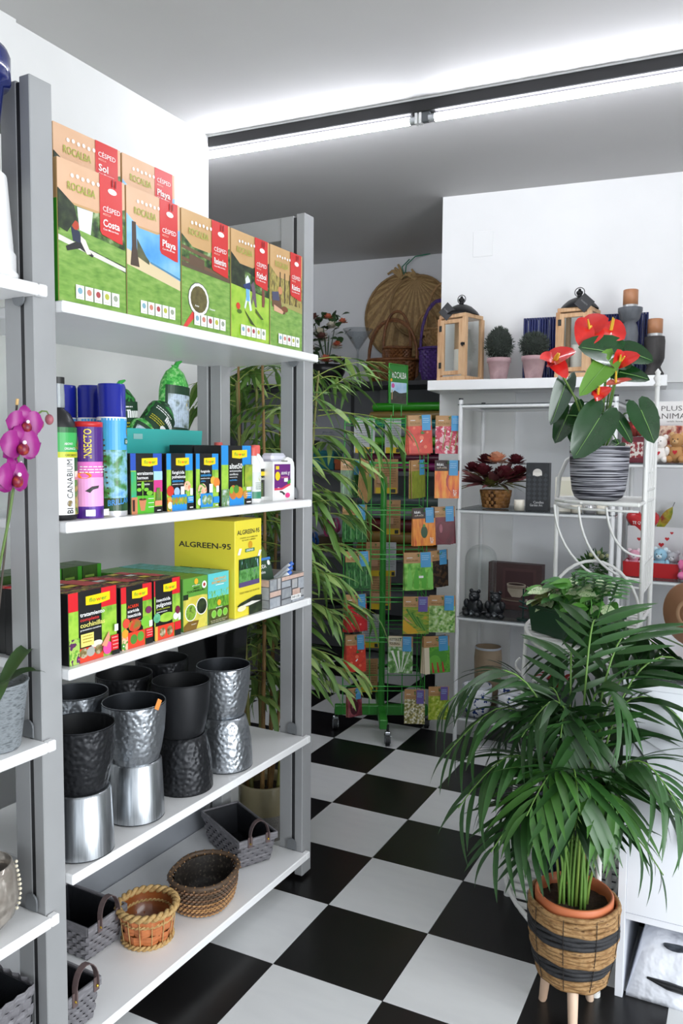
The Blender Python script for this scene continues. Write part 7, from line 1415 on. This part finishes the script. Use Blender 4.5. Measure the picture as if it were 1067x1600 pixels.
for i in range(130):
    x = rnd.uniform(.01, .275); y = rnd.uniform(.015, .13); k = 2 if (x < .08 and rnd.random() < .6) else rnd.choice((0, 1, 1, 3, 0)); z = rnd.uniform(.092, .155 if x < .1 else .175); a = rnd.uniform(0, 2*PI); d = Vector((math.cos(a), math.sin(a)-.5, rnd.uniform(-.5, .5)))
    o = inst(fl_[k], 'leaf', gp); o.matrix_local = Matrix.Translation((x, y, z)) @ basis(d, (rnd.uniform(-.3, .3), -.7, 1)) @ Matrix.Scale(rnd.uniform(.7, 1.25), 4)
for i in range(24):
    x = rnd.uniform(.03, .26); y = rnd.uniform(.02, .11); MB().tube([(x, y, .06), (x+rnd.uniform(-.02, .02), y+rnd.uniform(-.02, .02), rnd.uniform(.12, .17))], .0016, m_f2, 5).build('stem', gp)
# ferny sprays rising from the trough
frm = mesh_only(lance(.045, .016, .2, .1, m_f4, 4), 'leaflet')
for i in range(5):
    x = .15+.03*i; pts = [Vector((x, .07, .08)), Vector((x+.01*i, .06, .16)), Vector((x+.03+.015*i, .03, .21)), Vector((x+.07+.02*i, .0, .22))]; MB().tube(pts, .0014, m_f4, 5).build('fern_stalk', gp)
    for j in range(9):
        t = .3+.7*j/9; k = min(2, int(t*3)); p = pts[k].lerp(pts[k+1], t*3-k)
        for s in (-1, 1): o = inst(frm, 'leaf', gp); o.matrix_local = Matrix.Translation(p) @ basis((.6, s*.7, .1), (0, -.5, 1))
# pots on the lowest tier behind the palm
e = empty('navy_pot', (.66, .66, .1085)); tag(e, 'dark navy pot on the lowest tier behind the terracotta pot', 'flower pot'); MB().lathe([(0, 0), (.07, 0), (.10, .21), (.104, .23), (.096, .23), (.09, .2), (0, .19)], M('#191d3a', .25), 32).build('pot_wall', e); MB().lathe([(.104, .215), (.109, .222), (.104, .232)], M('#191d3a', .25), 32).build('rim', e)
e = empty('plum_pot', (.62, .90, .1085)); tag(e, 'dark plum pot on the lowest tier at the back', 'flower pot'); MB().lathe([(0, 0), (.075, 0), (.10, .27), (.104, .29), (.095, .29), (.09, .26), (0, .25)], N('plum_glaze', ['#3a2434', '#4a2c3c'], 8, .4), 32).build('pot_wall', e); MB().lathe([(.104, .278), (.109, .284), (.104, .292)], M('#3a2434', .35), 32).build('rim', e)

# ================================================================== WHITE CABINET AT THE RIGHT
m_lac = M('#eceef4', .3)
cb = empty('white_counter', (.868, .30, 0)); tag(cb, 'white counter with an open lower bay at the photo edge', 'counter')
MB().bbox(0, .020, 0, .62, 0, .83, m_lac, .001).build('side_panel', cb); MB().bbox(.0205, 1.1, .002, .020, .215, .829, m_lac, .001).build('front_panel', cb); MB().bbox(-.004, 1.11, -.006, .63, .8305, .853, m_lac, .001).build('counter_top', cb); MB().bbox(.0205, 1.1, .021, .60, .215, .233, m_lac, .001).build('bay_top', cb); MB().bbox(1.1, 1.12, 0, .62, 0, .83, m_lac, .001).build('side_panel', cb); MB().box(.02, 1.1, .60, .61, 0, .83, m_lac).build('back_panel', cb); MB().box(.0205, 1.1, .0005, .002, .2335, .2345, M('#b8bac4', .5)).build('panel_joint', cb)
# compost bags in the open bay
def bag(loc, w, d, h, mat, label, rz=0, seedn=1, stand=False):
    e = empty('compost_bag', loc, rz); tag(e, label, 'compost bag', 'compost bags in the counter bay'); nx, ny = 16, 12; b = MB(); rr = random.Random(seedn); ph_ = [rr.uniform(0, 6) for _ in range(6)]
    def top(x, y):
        ex = 1-abs(2*x-1)**9; ey = 1-abs(2*y-1)**7; return max(.012, h*(max(0, ex)*max(0, ey))**.42*(1+.05*math.sin(9*x+ph_[0])*math.sin(7*y+ph_[1])+.03*math.sin(21*x+ph_[2]+5*y)))
    v = []; f = []
    for i in range(nx+1):
        for j in range(ny+1): v.append((w*i/nx, d*j/ny, top(i/nx, j/ny)))
    for i in range(nx+1):
        for j in range(ny+1): v.append((w*i/nx, d*j/ny, .0))
    o_ = (nx+1)*(ny+1)
    for i in range(nx):
        for j in range(ny):
            a, b_, c, d_ = i*(ny+1)+j, (i+1)*(ny+1)+j, (i+1)*(ny+1)+j+1, i*(ny+1)+j+1; f += [(a, b_, c, d_), (a+o_, d_+o_, c+o_, b_+o_)]
    for i in range(nx): a, b_ = i*(ny+1), (i+1)*(ny+1); f += [(a, a+o_, b_+o_, b_), (a+ny, b_+ny, b_+ny+o_, a+ny+o_)]
    for j in range(ny): f += [(j, j+1, j+1+o_, j+o_), (nx*(ny+1)+j, nx*(ny+1)+j+o_, nx*(ny+1)+j+1+o_, nx*(ny+1)+j+1)]
    b.add(v, f, mat, True); b.build('bag_body', e); return e
m_bagw = N('white_film_bag', ['#dfe2ea', '#eceef4'], 5, .3, bump=(14, .9, 'noise', .02)); e = bag((.895, .315, .0005), .55, .26, .165, m_bagw, 'white plastic compost bag lying in the counter bay')
MB().ball((.115, .030, .150), .026, N('black_blot', ['#202428', '#5a6068'], 60, .4), 14, 8, 1.2, 1.0, .12).build('black_emblem', e); MB().tube([(.05, .008, .060), (.10, .002, .056), (.16, .002, .052), (.22, .004, .050)], [.003, .010, .009, .003], M('#17181a', .4), 6).build('dark_slit', e)  # black strip stands in for the dark inside the bag's opening slit
b = MB(); b.bbox(0, .5, 0, .1, 0, .195, N('dark_compost_bag', ['#1c201c', '#2a302a'], 10, .4), .012); o = b.build('compost_bag', None, (.91, .60, .0005)); tag(o, 'dark compost bag with green SOL panel behind the white bag', 'compost bag', 'compost bags in the counter bay'); P = Print((0, 0, 0), (1, 0, 0), (0, 0, 1), .5, .195); P.rect(.12, .5, .30, 1, M('#4f9a2c', .4)); P.text('SOL', .14, .84, .09, M('#d8e8c8', .4), width=.13, thick=.0); P.build('front_print', o)
# brown pot lying on the counter and a patterned cloth
e = empty('brown_plant_pot', (1.03, .60, .985), 0); tag(e, 'brown plastic plant pot lying on its side on the counter', 'flower pot'); e.rotation_euler = basis((0, 0, 1), CR*.8+CF*.45+Vector((0, 0, .5))).to_euler(); MB().lathe([(0, -.06), (.082, -.06), (.088, -.055), (.108, .13), (.114, .13), (.116, .155), (.108, .155), (.10, .13), (.08, -.05), (0, -.05)], N('brown_plastic', ['#8a5f44', '#9c7054'], 8, .45), 36).build('pot_wall', e); MB().lathe([(.028, -.0605), (.034, -.0625), (.040, -.0605)], M('#b08a6c', .5), 28).build('base_ring', e); MB().lathe([(.0, -.0615), (.018, -.0615)], M('#a87e60', .5), 20).build('base_disc', e)
b = MB(); nx = 14; v = []; f = []
for i in range(nx+1):
    for j in range(9): v.append((.16*i/nx, .12*j/8, .004+.014*math.sin(i*.9+j*.5)**2+.02*math.sin(PI*j/8)))
for i in range(nx):
    for j in range(8): f.append((i*9+j, (i+1)*9+j, (i+1)*9+j+1, i*9+j+1))
b.add(v, f, N('grey_print_cloth', ['#e4e4e6', '#8a8a90', '#f0f0f2', '#5a5c62'], 60, .8, sharp=True), True); o = b.build('patterned_cloth', None, (.93, .36, .8535)); tag(o, 'folded grey patterned cloth on the counter', 'cloth'); MB().box(.0, .16, .0, .12, 0, .004, N('grey_print_cloth', [], 1)).build('cloth_underside', o)
